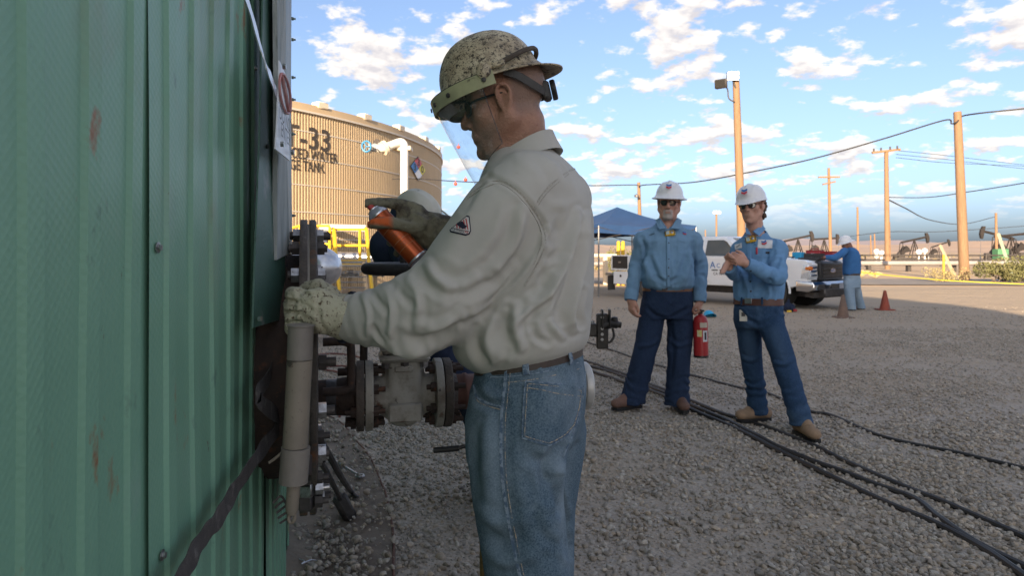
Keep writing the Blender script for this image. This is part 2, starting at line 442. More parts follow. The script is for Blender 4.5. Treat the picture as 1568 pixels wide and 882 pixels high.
def text_mesh(txt, size=1.0, bold=0.0, res=3):
    cu = bpy.data.curves.new('t', 'FONT'); cu.body = txt; cu.size = size; cu.offset = bold; cu.resolution_u = res; cu.align_x = 'CENTER'; cu.align_y = 'CENTER'
    o = bpy.data.objects.new('t', cu); COL.objects.link(o); dg = bpy.context.evaluated_depsgraph_get(); dg.update()
    me = bpy.data.meshes.new_from_object(o.evaluated_get(dg)); V = np.array([v.co[:] for v in me.vertices]).reshape(-1, 3); Fc = [list(p.vertices) for p in me.polygons]
    bpy.data.objects.remove(o); bpy.data.curves.remove(cu); bpy.data.meshes.remove(me); return V, Fc
def text_on(txt, size, c, u, v, mat, parent, name='lettering', bold=0.0, warp=None):
    V, Fc = text_mesh(txt, size, bold)
    P = np.asarray(c)+V[:, :1]*np.asarray(u)+V[:, 1:2]*np.asarray(v)
    if warp is not None: P = warp(P)
    return link(name, P, Fc, mat, parent, False)
# ------------------------------------------------------------------ materials for the setting
def ground_mat():
    m = M('gravel_ground', (.39, .34, .28), (.28, .24, .195), scale=9, rough=.95, bump=.0, contrast=(.3, .7), coords='Object',
          spot=[((.40, .36, .31), 55, (.5, .66)), ((.135, .12, .10), 70, (.56, .68)), ((.33, .27, .20), .35, (.5, .62))])
    nt = m.node_tree; N = nt.nodes.new; L = nt.links.new; b = nt.nodes['Principled BSDF']
    tc = N('ShaderNodeTexCoord'); v = N('ShaderNodeTexVoronoi'); v.inputs['Scale'].default_value = 42; L(tc.outputs['Object'], v.inputs['Vector'])
    n = N('ShaderNodeTexNoise'); n.inputs['Scale'].default_value = 1.1; n.inputs['Detail'].default_value = 6; L(tc.outputs['Object'], n.inputs['Vector'])
    bp = N('ShaderNodeBump'); bp.inputs['Strength'].default_value = .55; bp.inputs['Distance'].default_value = .02; bp.invert = True; L(v.outputs['Distance'], bp.inputs['Height'])
    bp2 = N('ShaderNodeBump'); bp2.inputs['Strength'].default_value = .5; bp2.inputs['Distance'].default_value = .2; L(n.outputs[0], bp2.inputs['Height']); L(bp2.outputs[0], bp.inputs['Normal'])
    L(bp.outputs[0], b.inputs['Normal'])
    # the gravel thins out into bare sandy dirt towards the road
    sp = N('ShaderNodeSeparateXYZ'); L(tc.outputs['Object'], sp.inputs[0]); nn = N('ShaderNodeMath'); nn.operation = 'MULTIPLY_ADD'; L(n.outputs[0], nn.inputs[0]); nn.inputs[1].default_value = 9; L(sp.outputs[1], nn.inputs[2])
    mr = N('ShaderNodeMapRange'); L(nn.outputs[0], mr.inputs[0]); mr.inputs[1].default_value = 9.5; mr.inputs[2].default_value = 19; mr.inputs[4].default_value = .92
    src = b.inputs['Base Color'].links[0].from_socket; mx = N('ShaderNodeMixRGB'); L(mr.outputs[0], mx.inputs[0]); L(src, mx.inputs[1]); mx.inputs[2].default_value = (.37, .29, .205, 1); L(mx.outputs[0], b.inputs['Base Color'])
    return m
MAT = {}
MAT['gravel'] = ground_mat()
MAT['sand'] = M('dry_sand', (.47, .335, .205), (.36, .255, .16), scale=.25, rough=.95, bump=.6, bscale=6, spot=[((.24, .21, .12), .11, (.56, .64)), ((.52, .40, .28), 1.2, (.5, .7))])
MAT['road'] = M('asphalt', (.225, .20, .18), (.17, .155, .14), scale=2, rough=.9, bump=.2, bscale=60, spot=((.30, .25, .2), .7, (.55, .7)))
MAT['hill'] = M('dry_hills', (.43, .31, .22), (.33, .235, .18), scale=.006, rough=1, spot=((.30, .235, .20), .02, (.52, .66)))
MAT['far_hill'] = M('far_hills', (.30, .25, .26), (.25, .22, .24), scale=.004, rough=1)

# ------------------------------------------------------------------ ground
def grid_sheet(xs, ys, fz):
    X, Y = np.meshgrid(xs, ys, indexing='ij'); P = np.stack([X.ravel(), Y.ravel()], 1); Z = fz(P); n = len(ys)
    Fc = [[i*n+j, (i+1)*n+j, (i+1)*n+j+1, i*n+j+1] for i in range(len(xs)-1) for j in range(n-1)]
    return np.column_stack([P, Z]), Fc
def far_z(P):
    r = P[:, 1]; t = np.clip((r-60)/400, 0, 1)
    return .9*t*t*(vnoise(np.column_stack([P/35, 0*r]), 3)+.2)-.012
V, Fc = grid_sheet(np.concatenate([np.linspace(-1500, -80, 24), np.linspace(-70, 120, 64), np.linspace(130, 1800, 28)]), np.concatenate([np.linspace(-150, 20, 12), np.linspace(24, 300, 90), np.linspace(320, 2600, 40)]), far_z)
tag(link('ground', V, Fc, MAT['sand'], None, True), kind='structure')
# the gravelled yard, gently uneven
def yard_z(P): return .012*vnoise(np.column_stack([P*1.3, 0*P[:, 0]]), 5)+.006*vnoise(np.column_stack([P*4, 0*P[:, 0]]), 6)
V, Fc = grid_sheet(np.linspace(-30, 34, 150), np.concatenate([np.linspace(-30, 0, 12), np.linspace(.3, 12, 70), np.linspace(12.4, 25.5, 40)]), lambda P: .004+yard_z(P)*np.clip((25.5-P[:, 1])/6, 0, 1)*np.clip((P[:, 1]+30)/6, 0, 1))
yard = tag(link('gravel_yard', V, Fc, MAT['gravel'], None, True), kind='structure')
def zg(x, y): return .004+float(yard_z(np.array([[x, y]]))[0])*min(max((25.5-y)/6, 0), 1)
# road beyond the yard, with a worn sandy shoulder
ra, rb = np.array([-60, 35.]), np.array([60., 22.5]); rd = nrm(np.append(rb-ra, 0)); rn = np.array([-rd[1], rd[0], 0])
rc = np.array([10, 30.6, 0.])
V, Fc = grid_sheet(np.linspace(-90, 110, 80), np.linspace(-3.2, 3.2, 8), lambda P: .03-.012*np.abs(P[:, 1])/3.2)
Vw = rc+V[:, :1]*rd+V[:, 1:2]*rn+np.array([0, 0, 1])*V[:, 2:]
tag(link('road', Vw, Fc, MAT['road'], None, True), kind='structure')
def hills(name, y0, depth, zmax, mat, seed, x0=-1400, x1=1900, lim=None):
    xs = np.linspace(x0, x1, 110); ys = np.linspace(0, depth, 22)
    def fz(P):
        t = P[:, 1]/depth; env = np.sin(np.clip(t, 0, 1)*math.pi*.5)
        h = .62+.30*vnoise(np.column_stack([P[:, 0]/380, P[:, 1]/300, 0*t]), seed)+.12*vnoise(np.column_stack([P[:, 0]/110, P[:, 1]/90, 0*t]), seed+1)+.05*ridged(np.column_stack([P[:, 0]/45, P[:, 1]/60, 0*t]), seed+2)
        if lim: h = h*np.clip((P[:, 0]-lim[0])/(lim[1]-lim[0]), 0.0, 1)
        return zmax*env*h-1
    V, Fc = grid_sheet(xs, ys, fz); V[:, 1] += y0
    tag(link(name, V, Fc, mat, None, True), kind='structure')
hills('hills', 900, 700, 30, MAT['hill'], 11)
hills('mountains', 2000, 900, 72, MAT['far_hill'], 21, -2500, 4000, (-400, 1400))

# ------------------------------------------------------------------ green tank
TC = np.array([-9.03, .28]); TR = 8.463; TH = 4.6; NH = 10.7
GT = thing('green_tank', 'tall green ribbed metal tank filling the left side, scuffed and streaked with rust', 'tank', (TC[0], TC[1], 0))
def clad_mat():
    m = M('green_cladding', (.155, .315, .210), (.180, .350, .240), scale=2.2, rough=.42, spec=.5, contrast=(.3, .7),
          spot=[((.20, .335, .25), 5, (.58, .72)), ((.19, .185, .115), 2.1, (.64, .80)), ((.24, .125, .06), 6.5, (.635, .69)), ((.21, .20, .125), 1.3, (.56, .80)), ((.10, .075, .055), 33, (.70, .73)), ((.115, .215, .16), 14, (.62, .7)), ((.30, .31, .28), 60, (.72, .76))], stretch=(1, 1, .55))
    nt = m.node_tree; N = nt.nodes.new; L = nt.links.new; b = nt.nodes['Principled BSDF']
    uv = N('ShaderNodeUVMap'); uv.uv_map = 'UVMap'
    mp = N('ShaderNodeMapping'); mp.inputs['Rotation'].default_value = (0, 0, R(38)); L(uv.outputs[0], mp.inputs[0])
    v = N('ShaderNodeTexVoronoi'); v.inputs['Scale'].default_value = 92; v.inputs['Randomness'].default_value = .12; L(mp.outputs[0], v.inputs['Vector'])
    bp = N('ShaderNodeBump'); bp.inputs['Strength'].default_value = .17; bp.inputs['Distance'].default_value = .004; L(v.outputs['Distance'], bp.inputs['Height'])
    n = N('ShaderNodeTexNoise'); n.inputs['Scale'].default_value = 1.6; n.inputs['Detail'].default_value = 3; L(uv.outputs[0], n.inputs['Vector'])
    b2 = N('ShaderNodeBump'); b2.inputs['Strength'].default_value = .25; b2.inputs['Distance'].default_value = .06; L(n.outputs[0], b2.inputs['Height']); L(b2.outputs[0], bp.inputs['Normal'])
    L(bp.outputs[0], b.inputs['Normal'])
    return m
MAT['green'] = clad_mat()
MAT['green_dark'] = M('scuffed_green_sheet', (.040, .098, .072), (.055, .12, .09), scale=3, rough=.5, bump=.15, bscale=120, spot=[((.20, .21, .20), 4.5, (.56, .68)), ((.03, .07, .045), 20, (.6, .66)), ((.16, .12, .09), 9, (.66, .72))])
MAT['insul'] = M('torn_insulation', (.40, .42, .40), (.22, .25, .23), scale=16, stretch=(1, 1, .25), rough=.9, bump=.8, bscale=50)
MAT['zincsheet'] = M('dull_wall_sheet', (.17, .20, .18), (.24, .25, .24), scale=8, rough=.5, spot=((.36, .36, .34), 12, (.6, .7)), stretch=(1, 1, .15))
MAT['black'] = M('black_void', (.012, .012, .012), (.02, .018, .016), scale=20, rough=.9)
MAT['steel'] = M('galvanised_steel', (.42, .42, .42), (.30, .30, .31), scale=25, rough=.35, metal=.9, bump=.1)
MAT['zinc'] = M('zinc_bolt', (.50, .50, .50), (.28, .27, .26), scale=60, rough=.32, metal=.9, spot=((.10, .07, .05), 90, (.6, .68)))
def tank_pt(th, r, z): return np.array([TC[0]+r*math.cos(th), TC[1]+r*math.sin(th), z])
PW = .875; RIB = PW/7; dth = PW/TR
# angle of the seam seen at px 200
def th_at(px):
    u = (px-CX)/F_PX; d = nrm([u, 1]); o = -TC; bq = o@d; cq = o@o-TR*TR; t = -bq-math.sqrt(max(bq*bq-cq, 0)); P = d*t; return math.atan2(P[1]-TC[1], P[0]-TC[0])
TH0 = th_at(200)
def panel_mesh():
    s = [(0, 0), (.060, 0), (.067, .0065), (.098, .0075), (.106, .001), (RIB, 0)]
    arc = []; off = []
    for k in range(7):
        for a, h in s[:-1]: arc.append(k*RIB+a); off.append(h)
    arc += [PW, PW+.025]; off += [0, .002]; zs = np.concatenate([np.linspace(-.02, 3.2, 34), [3.9, TH]]); V = []; UV = []
    for i, (a, h) in enumerate(zip(arc, off)):
        th = a/TR
        for z in zs:
            dent = .0022*math.sin(2.1*z+a*5)+.0016*math.sin(5.3*z-a*9)
            hh = TR+.02+h+dent+(.0065*(1-a/PW) if True else 0)
            V.append([hh*math.cos(th), hh*math.sin(th), z]); UV.append((a, z))
    n = len(zs); Fc = [[i*n+j, (i+1)*n+j, (i+1)*n+j+1, i*n+j+1] for i in range(len(arc)-1) for j in range(n-1)]
    me = bpy.data.meshes.new('cladding_panel'); me.from_pydata(V, [], Fc); me.materials.append(MAT['green']); me.shade_smooth()
    uvl = me.uv_layers.new(name='UVMap'); li = np.empty(len(me.loops), np.int32); me.loops.foreach_get('vertex_index', li)
    uvl.data.foreach_set('uv', np.array(UV, np.float32)[li].ravel())
    me.set_sharp_from_angle(angle=R(25))
    return me
pm = panel_mesh()
for k in range(-9, 9):
    if k == 1: continue
    o = bpy.data.objects.new('cladding_panel', pm); COL.objects.link(o); o.parent = GT; o.rotation_euler = (0, 0, TH0+k*dth-.0*dth)
# panel 1 sits where the manway is cut out: rebuilt as an upper and a lower sheet beside the opening
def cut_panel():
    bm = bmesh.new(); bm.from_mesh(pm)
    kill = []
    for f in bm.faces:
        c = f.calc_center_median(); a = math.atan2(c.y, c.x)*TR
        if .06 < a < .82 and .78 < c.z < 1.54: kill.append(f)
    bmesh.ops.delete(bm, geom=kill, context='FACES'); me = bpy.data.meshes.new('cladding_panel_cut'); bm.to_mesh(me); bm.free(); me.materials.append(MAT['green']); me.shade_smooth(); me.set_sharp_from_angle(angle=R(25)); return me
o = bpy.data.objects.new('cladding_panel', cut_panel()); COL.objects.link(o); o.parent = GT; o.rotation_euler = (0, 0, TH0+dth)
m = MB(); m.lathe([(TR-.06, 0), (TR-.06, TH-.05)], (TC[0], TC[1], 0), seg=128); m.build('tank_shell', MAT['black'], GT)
m = MB(); m.lathe([(TR+.10, TH-.12), (TR+.10, TH+.02), (TR+.02, TH+.05), (.0001, TH+.9)], (TC[0], TC[1], 0), seg=128); m.build('roof', MAT['green'], GT)
# screws along the seam
def screw(px, py, Y=None, parent=GT, r=.006):
    th = th_at(px); c = tank_pt(th, TR+.030, 0); Y = c[1]; c[2] = CAMZ+(HY-py)/F_PX*Y; n = np.array([math.cos(th), math.sin(th), 0])
    m = MB(); m.lathe([(r*1.7, 0), (r*1.7, .0015), (r*1.2, .002)], c, n, 14); m.hexnut(c+n*.001, n, r, .005); return m.build('screw', MAT['zinc'], parent)
for px, py in ((212, 379), (219, 851), (372, 105), (380, 330)): screw(px, py, r=.0055 if px < 240 else .005)
# jamb sheet hanging beside the manway opening, bent outward at its foot
def sheet(corners, mat, name, th=.004, wav=.0, nx=8, nz=22, parent=GT, bend=0):
    a, b, c, d = [np.asarray(q, float) for q in corners]   # top-left, top-right, bottom-right, bottom-left
    n = nrm(np.cross(b-a, d-a)); V = []
    for i in range(nx):
        for j in range(nz):
            s, t = i/(nx-1), j/(nz-1); P = (a*(1-s)+b*s)*(1-t)+(d*(1-s)+c*s)*t
            e = wav*(math.sin(5*t+2*s)+.5*math.sin(11*t-3*s))-bend*max(0, t-.55)**2; V.append(P-n*e)
    N1 = len(V); V += [p-n*th*-1 for p in V]; Fc = []
    for i in range(nx-1):
        for j in range(nz-1):
            q = [i*nz+j, (i+1)*nz+j, (i+1)*nz+j+1, i*nz+j+1]; Fc += [q, [N1+k for k in q[::-1]]]
    bd = [i*nz for i in range(nx)]+[(nx-1)*nz+j for j in range(1, nz)]+[i*nz+nz-1 for i in range(nx-2, -1, -1)]+[j for j in range(nz-2, 0, -1)]
    for k in range(len(bd)): p, q = bd[k], bd[(k+1) % len(bd)]; Fc.append([p, q, N1+q, N1+p])
    m = MB(); m.add(V, Fc); return m.build(name, mat, parent)
def TY(px, off=.05):
    th = th_at(px); return tank_pt(th, TR+off, 0)[1]
def ray(px, py, off):
    """the point where the line of sight meets a shell standing off from the tank wall"""
    u = (px-CX)/F_PX; d = nrm([u, 1]); o = -TC; r = TR+off; bq = o@d; cq = o@o-r*r; t = -bq-math.sqrt(max(bq*bq-cq, 1e-9)); P = d*t; return np.array([P[0], P[1], CAMZ+(HY-py)/F_PX*P[1]])
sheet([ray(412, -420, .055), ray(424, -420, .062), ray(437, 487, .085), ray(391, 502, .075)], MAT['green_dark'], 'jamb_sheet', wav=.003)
sheet([ray(421, -420, .088), ray(437, -420, .088), ray(441, 388, .088), ray(427, 398, .088)], MAT['insul'], 'insulation_edge', th=.012, wav=.003)
sheet([ray(434, -420, .075), ray(447, -420, .06), ray(447, 420, .06), ray(438, 420, .075)], MAT['zincsheet'], 'jamb_sheet', wav=.002)
for py in (28, 60, 118, 152, 205, 330): 
    c = ray(446.5, py, .045); m = MB(); m.hexnut(c, (1, .2, 0), .007, .008); m.cyl(c, c+np.array([.016, .003, 0]), .004); m.build('screw', MAT['zinc'], GT)
for px, py, Y in ((407, 224, .068), (424, 72, .075), (396, 488, .085)):
    c = ray(px, py, Y); m = MB(); m.hexnut(c, (.96, -.2, 0), .006, .007); m.build('screw', MAT['zinc'], GT)
# warning notice screwed to the wall, seen almost edge-on
MAT['white_sign'] = M('white_sign', (.72, .72, .74), (.62, .62, .63), scale=9, rough=.4)
MAT['red_ink'] = M('red_ink', (.42, .05, .045), rough=.5); MAT['ink'] = M('dark_ink', (.035, .03, .03), rough=.6)
SQ = [ray(428, 92, .112), ray(441, 122, .112), ray(443.5, 246, .114), ray(423, 228, .116)]
SG = thing('warning_sign', 'white warning notice with red ring and dark capitals, curling off the green tank wall', 'sign', W(434, 245, 2.2))
sheet(SQ, MAT['white_sign'], 'sign_plate', th=.003, wav=.0008, parent=SG, bend=0)
def sgp(s, t):
    a, b, c, d = SQ; return (a*(1-s)+b*s)*(1-t)+(d*(1-s)+c*s)*t
su = nrm(sgp(1, .5)-sgp(0, .5)); sv = np.array([0, 0, 1.]); sn = nrm(np.cross(su, sv)); sn = sn if sn[0] > 0 else -sn
m = MB(); cc = sgp(.5, .28)+sn*.004
m.tube([cc+.17*(math.cos(t)*su*.55+math.sin(t)*sv*.26) for t in np.linspace(0, 2*math.pi, 28, endpoint=False)], .0035, 6, closed=True); m.cyl(cc-.066*su+.031*sv, cc+.066*su-.031*sv, .005, seg=6); m.build('ring_mark', M('faded_red_ink', (.46, .16, .15), (.5, .3, .29), scale=30, rough=.5), SG)
for k, tx in enumerate(('DO NOT', 'ENTER')): text_on(tx, .050, sgp(.5, .60+.17*k)+sn*.006, su, sv, MAT['ink'], SG)
for s_, t_ in ((.08, .05), (.1, .93), (.93, .9)):
    c = sgp(s_, t_)+sn*.006; m = MB(); m.hexnut(c, sn, .007, .008); m.build('screw', MAT['zinc'], SG)
# aluminium band slanting down the wall from the top of the frame
MAT['alu'] = M('aluminium', (.62, .63, .66), (.50, .51, .54), scale=14, rough=.3, metal=.85, bump=.05)
MAT['web'] = M('grey_webbing', (.080, .070, .064), (.055, .048, .045), scale=40, rough=.95, bump=.5, bscale=400, spot=((.16, .145, .13), 30, (.56, .7)))
def strap(pts, wd, mat, name, label, cat, twist=0, th=.003):
    C = catmull(pts, 10); m = MB(); V = []; k = len(C)
    for i in range(k):
        t = nrm(C[min(i+1, k-1)]-C[max(i-1, 0)]); th_ = math.atan2(C[i][1]-TC[1], C[i][0]-TC[0]); n = np.array([math.cos(th_), math.sin(th_), 0]); s = nrm(np.cross(n, t)); n2 = np.cross(t, s)
        a = twist*math.sin(i*.33); s = s*math.cos(a)+n2*math.sin(a); n2 = np.cross(t, s); w2 = wd*(.5+.06*math.sin(i*.9))
        V += [C[i]-s*w2-n2*th/2, C[i]-s*w2+n2*th/2, C[i]+s*w2+n2*th/2, C[i]+s*w2-n2*th/2]
    Fc = [[i*4+j, i*4+(j+1) % 4, (i+1)*4+(j+1) % 4, (i+1)*4+j] for i in range(k-1) for j in range(4)]+[[3, 2, 1, 0], [(k-1)*4+q for q in range(4)]]
    m.add(V, Fc); return tag(m.build(name, mat), label, cat)
def wall(px, py, off=.05):
    th = th_at(px); c = tank_pt(th, TR+off, 0); c[2] = CAMZ+(HY-py)/F_PX*c[1]; return c
strap([ray(330, -130, .07), ray(378, 0, .075), ray(398, 70, .085), ray(412, 112, .105), ray(429, 160, .11)], .022, MAT['alu'], 'metal_band', 'thin bright metal band slanting down across the top of the green wall', 'band')
strap([wall(150, 960, .075), wall(205, 882, .075), wall(245, 828, .07), wall(277, 792, .07), wall(312, 742, .07), wall(350, 690, .075), wall(378, 645, .085), ray(396, 610, .08), ray(414, 572, .07), ray(421, 520, .06)], .040, MAT['web'], 'webbing_strap', 'frayed dark grey webbing strap slung diagonally across the lower green wall', 'strap', twist=.10)
# frayed knot hanging off the strap
m = MB()
for a in range(7):
    p0 = W(366+random.uniform(-3, 8), 670-a*4, 1.72); m.tube(catmull([p0, p0+np.array([random.uniform(-.01, .02), -.01, random.uniform(-.02, .03)]), p0+np.array([random.uniform(-.012, .012), -.012, -random.uniform(.02, .05)])], 4), .0025, 5)
m.tube(catmull([W(352, 640, 1.75), W(360, 600, 1.8), W(380, 588, 1.84), W(378, 620, 1.8), W(372, 655, 1.74)], 6), .008, 6)
tag(m.build('frayed_cord', MAT['web']), 'frayed loose cord knotted round the webbing strap on the green wall', 'cord')

# ------------------------------------------------------------------ neighbouring tank behind the camera (casts the yard's shade)
Lsh = NH/math.tan(SUN_EL); hd = np.array([.30, .954]); E = np.array([1.2, 16.4]); B2 = E-hd/np.linalg.norm(hd)*Lsh
NB = thing('storage_tank', 'tan storage tank standing behind the green tank, out of view', 'tank', (B2[0], B2[1], 0))
MAT['tan'] = M('tan_paint', (.54, .41, .255), (.50, .38, .235), scale=1.2, rough=.55, spec=.3)
m = MB(); m.lathe([(9.5, 0), (9.5, NH)], (B2[0], B2[1], 0), seg=96); m.build('tank_shell', MAT['tan'], NB)
m = MB(); m.lathe([(9.6, NH-.1), (9.6, NH+.02), (.001, NH+.05)], (B2[0], B2[1], 0), seg=96); m.build('roof', MAT['tan'], NB)

# ------------------------------------------------------------------ tan tank T-33
C3 = np.array([-21.6, 32.1]); R3 = 18.15; H3 = 6.05
T3 = thing('water_tank', 'large tan ribbed tank lettered T-33 beyond the green tank', 'tank', (C3[0], C3[1], 0))
def p3(th, r, z): return np.array([C3[0]+r*math.cos(th), C3[1]+r*math.sin(th), z])
def th3(px):
    u = (px-CX)/F_PX; d = nrm([u, 1]); o = -C3; b = o@d; c = o@o-R3*R3; t = -b-math.sqrt(max(b*b-c, 0)); P = d*t; return math.atan2(P[1]-C3[1], P[0]-C3[0])
MAT['white_trim'] = M('pale_band', (.62, .56, .47), rough=.5)
m = MB(); m.lathe([(R3-.06, 0), (R3-.06, H3)], (C3[0], C3[1], 0), seg=160); m.build('tank_shell', MAT['tan'], T3)
rows = [0, .86, 1.72, 2.58, 3.44, 4.30, 5.16, 5.80]
def t3_panel(z0, z1, dt):
    V = []; nr = 22; arc = []; off = []
    for k in range(nr):
        for a, h in ((0, 0), (.30, 0), (.42, 1), (.88, 1)): arc.append((k+a)/nr); off.append(h)
    arc.append(1); off.append(0)
    for a, h in zip(arc, off):
        for z in (z0+.004, z1-.004): r = R3+.045*h; V.append([r*math.cos(a*dt), r*math.sin(a*dt), z])
    Fc = [[2*i, 2*i+2, 2*i+3, 2*i+1] for i in range(len(arc)-1)]
    me = bpy.data.meshes.new('cladding_panel'); me.from_pydata(V, [], Fc); me.materials.append(MAT['tan']); return me
DT = R(8)
for i in range(len(rows)-1):
    me = t3_panel(rows[i], rows[i+1], DT)
    for k in range(-13, 4):
        o = bpy.data.objects.new('cladding_panel', me); COL.objects.link(o); o.parent = T3; o.rotation_euler = (0, 0, k*DT-R(2))
for z in rows[1:-1]:
    m = MB(); m.lathe([(R3-.02, z-.016), (R3+.056, z-.016), (R3+.056, z+.016), (R3-.02, z+.016)], (C3[0], C3[1], 0), seg=160); m.build('band', MAT['white_trim'], T3)
m = MB(); m.lathe([(R3+.05, 5.80), (R3+.08, 5.82), (R3+.08, H3), (R3-.1, H3+.02), (.001, H3+.8)], (C3[0], C3[1], 0), seg=160); m.build('roof', MAT['tan'], T3)
m = MB(); m.lathe([(R3+.075, 5.76), (R3+.11, 5.76), (R3+.11, 5.82), (R3+.075, 5.82)], (C3[0], C3[1], 0), seg=160); m.build('band', MAT['white_trim'], T3)
MAT['vent'] = M('cream_paint', (.70, .60, .45), rough=.5)
for px in (492, 560, 612, 650, 670):
    th = th3(px); c = p3(th, R3-.05, H3+.05); m = MB(); m.box(c, (.35, .45, .22), .03, [[math.cos(th), math.sin(th), 0], [-math.sin(th), math.cos(th), 0], [0, 0, 1]]); m.build('vent', MAT['vent'], T3)
MAT['letter'] = M('black_lettering', (.05, .042, .035), rough=.7)
def t3text(txt, size, px, py, sx=1.0, bold=.0):
    th0 = th3(px); c = p3(th0, R3, 0); z0 = CAMZ+(HY-py)/F_PX*c[1]
    V, Fc = text_mesh(txt, size, bold)
    P = np.array([p3(th0+v[0]*sx/R3, R3+.058, z0+v[1]) for v in V]); return link('lettering', P, Fc, MAT['letter'], T3, False)
t3text('T-33', 1.0, 470.5, 213, 1.0, .012)
t3text('PRODUCED WATER', .47, 459.5, 236, .72, .006); t3text('SURGE TANK', .47, 458, 254, .70, .006)
# hazard diamond
def diamond():
    th = th3(637.5); c = p3(th, R3+.09, 0); z0 = CAMZ+(HY-258)/F_PX*c[1]; u = np.array([-math.sin(th), math.cos(th), 0]); n = np.array([math.cos(th), math.sin(th), 0]); c[2] = z0; v = np.array([0, 0, 1.])
    D = thing('hazard_diamond', 'hazard diamond with blue 3, red 3, yellow 0 and white corner on the tan tank', 'sign', c-v*.55)
    s = .48; k = 1.75
    q = {'red': (0, s/2), 'blue': (-s/2*k, 0), 'yellow': (s/2*k, 0), 'white': (0, -s/2)}
    cols = {'red': (.50, .05, .05), 'blue': (.03, .16, .42), 'yellow': (.70, .58, .03), 'white': (.8, .8, .8)}
    for key, (a, b) in q.items():
        o_ = c+u*a+v*b; h = s/2-.012
        m = MB(); m.prism([(0, -h), (h*k, 0), (0, h), (-h*k, 0)], o_, u, v, .012); m.build(key+'_quarter', M('diamond_'+key, cols[key], rough=.45), D, False)
        if key != 'white': text_on({'red': '3', 'blue': '3', 'yellow': '0'}[key], .40, o_+n*.02, u*1.5, v, MAT['ink'], D, bold=.008)
    m = MB(); m.prism([(0, -s-.03), (s*k+.05, 0), (0, s+.03), (-s*k-.05, 0)], c-n*.02, u, v, .012); m.build('backing', MAT['ink'], D, False)
diamond()
# overflow pipe with blue handwheel
MAT['white_pipe'] = M('white_pipe_paint', (.78, .76, .70), (.70, .67, .60), scale=4, rough=.35)
MAT['blue_paint'] = M('blue_paint', (.03, .20, .42), (.05, .26, .48), scale=9, rough=.5)
MAT['iron'] = M('dark_iron', (.09, .08, .075), (.05, .045, .042), scale=14, rough=.6, metal=.4, bump=.2)
MAT['grey_paint'] = M('grey_valve_paint', (.36, .37, .37), (.26, .27, .27), scale=9, rough=.5)
OP = thing('overflow_pipe', 'white overflow pipe with an elbow running down the face of the tan tank', 'pipe', W(614, 430, 22.5)*np.array([1, 1, 0]))
a, b, c = W(589, 226, 22.6), W(606, 219.5, 22.8), W(617, 217.5, 22.9)
m = MB(); m.tube(catmull([W(580, 227.5, 22.7), a, b, W(614, 217.5, 22.9), W(618.5, 222, 22.9), W(619, 232, 22.9), W(619, 300, 22.9), np.append(W(619, 430, 22.9)[:2], 0)], 8), .135, 16); m.build('pipe', MAT['white_pipe'], OP)
m = MB(); m.lathe([(.24, -.05), (.24, .05)], a, nrm(b-a), 20); m.build('flange', MAT['vent'], OP)
m = MB(); m.box(W(619.5, 228, 23.1), (.5, .5, .16), .03); m.build('bracket', MAT['vent'], OP)
m = MB(); m.tube([W(601, 226, 22.95), W(616, 231, 23.3)], .08, 10); m.build('support', MAT['tan'], OP)
m = MB(); m.lathe([(.10, -.22), (.17, -.2), (.17, -.12), (.12, -.1), (.15, 0), (.12, .1), (.17, .12), (.17, .2), (.1, .22)], W(574, 226, 22.7), (1, .15, .05), 16); m.cyl(W(574, 226, 22.7), W(564, 224.5, 22.2), .03); m.build('valve_body', MAT['grey_paint'], OP)
m = MB(); wc = W(561, 224, 22.0); wu, wv, wn = frame(nrm(W(561, 224, 22)-W(574, 226, 22.7)))
m.tube([wc+.17*(math.cos(t)*wu*.9+math.sin(t)*wv*1.0) for t in np.linspace(0, 2*math.pi, 24, endpoint=False)], .028, 8, closed=True)
for t in (0, 2.09, 4.19): m.cyl(wc, wc+.17*(math.cos(t)*wu+math.sin(t)*wv), .016)
m.build('handwheel', MAT['blue_paint'], OP)
m = MB(); m.lathe([(.14, -.03), (.14, .03)], W(577, 219, 23.4), (-.5, -1, 0), 18); m.build('gauge', MAT['iron'], OP)
# ------------------------------------------------------------------ yellow stair and platform in front of T-33
MAT['yellow'] = M('yellow_paint', (.70, .44, .02), (.62, .38, .02), scale=6, rough=.45)
ST = thing('stair_platform', 'steel platform and steps with yellow guard rails at the foot of the tan tank', 'platform', (-4.9, 20.5, 0))
def rail(pts, Y, r=.028, name='guard_rail'):
    m = MB(); m.tube([W(px, py, Y+(dy if len(q) else 0)) for px, py, dy, *q in [(*p, 0) if len(p) == 3 else (*p, 0, 0) for p in pts]], r, 8); return m.build(name, MAT['yellow'], ST)
YS = 20.5
m = MB()
for pts in ([(440, 351), (458, 346), (505, 346)], [(462, 374), (505, 374)], [(510, 351), (556, 351), (563, 351)], [(510, 376), (563, 376)]): m.tube([W(x, y, YS+(0 if x < 506 else .25)) for x, y in pts], .04, 8)
m.build('guard_rail', MAT['yellow'], ST)
for x, y0, y1, dy in ((460, 346, 402, 0), (505, 347, 440, 0), (511, 350, 404, .25), (551, 352, 404, .25)):
    m = MB(); m.tube([W(x, y0, YS+dy), W(x, y1, YS+dy)], .045, 8); m.build('rail_post', MAT['yellow'], ST)
for x in (512, 562):
    m = MB(); m.tube(catmull([W(x-2, 350, YS+.3), W(x, 356, YS), W(x+3, 400, YS-.6), W(x+8, 446, YS-1.3)], 5), .055, 8); m.build('stair_rail', MAT['yellow'], ST)
m = MB(); m.box((W(500, 401, YS)+W(500, 401, YS+1.2))/2, (4.6, 1.5, .08)); m.build('deck', MAT['steel'], ST)
m = MB(); m.box(W(512, 401.5, YS-.12), (1.9, .05, .14)); m.build('kick_plate', MAT['yellow'], ST)
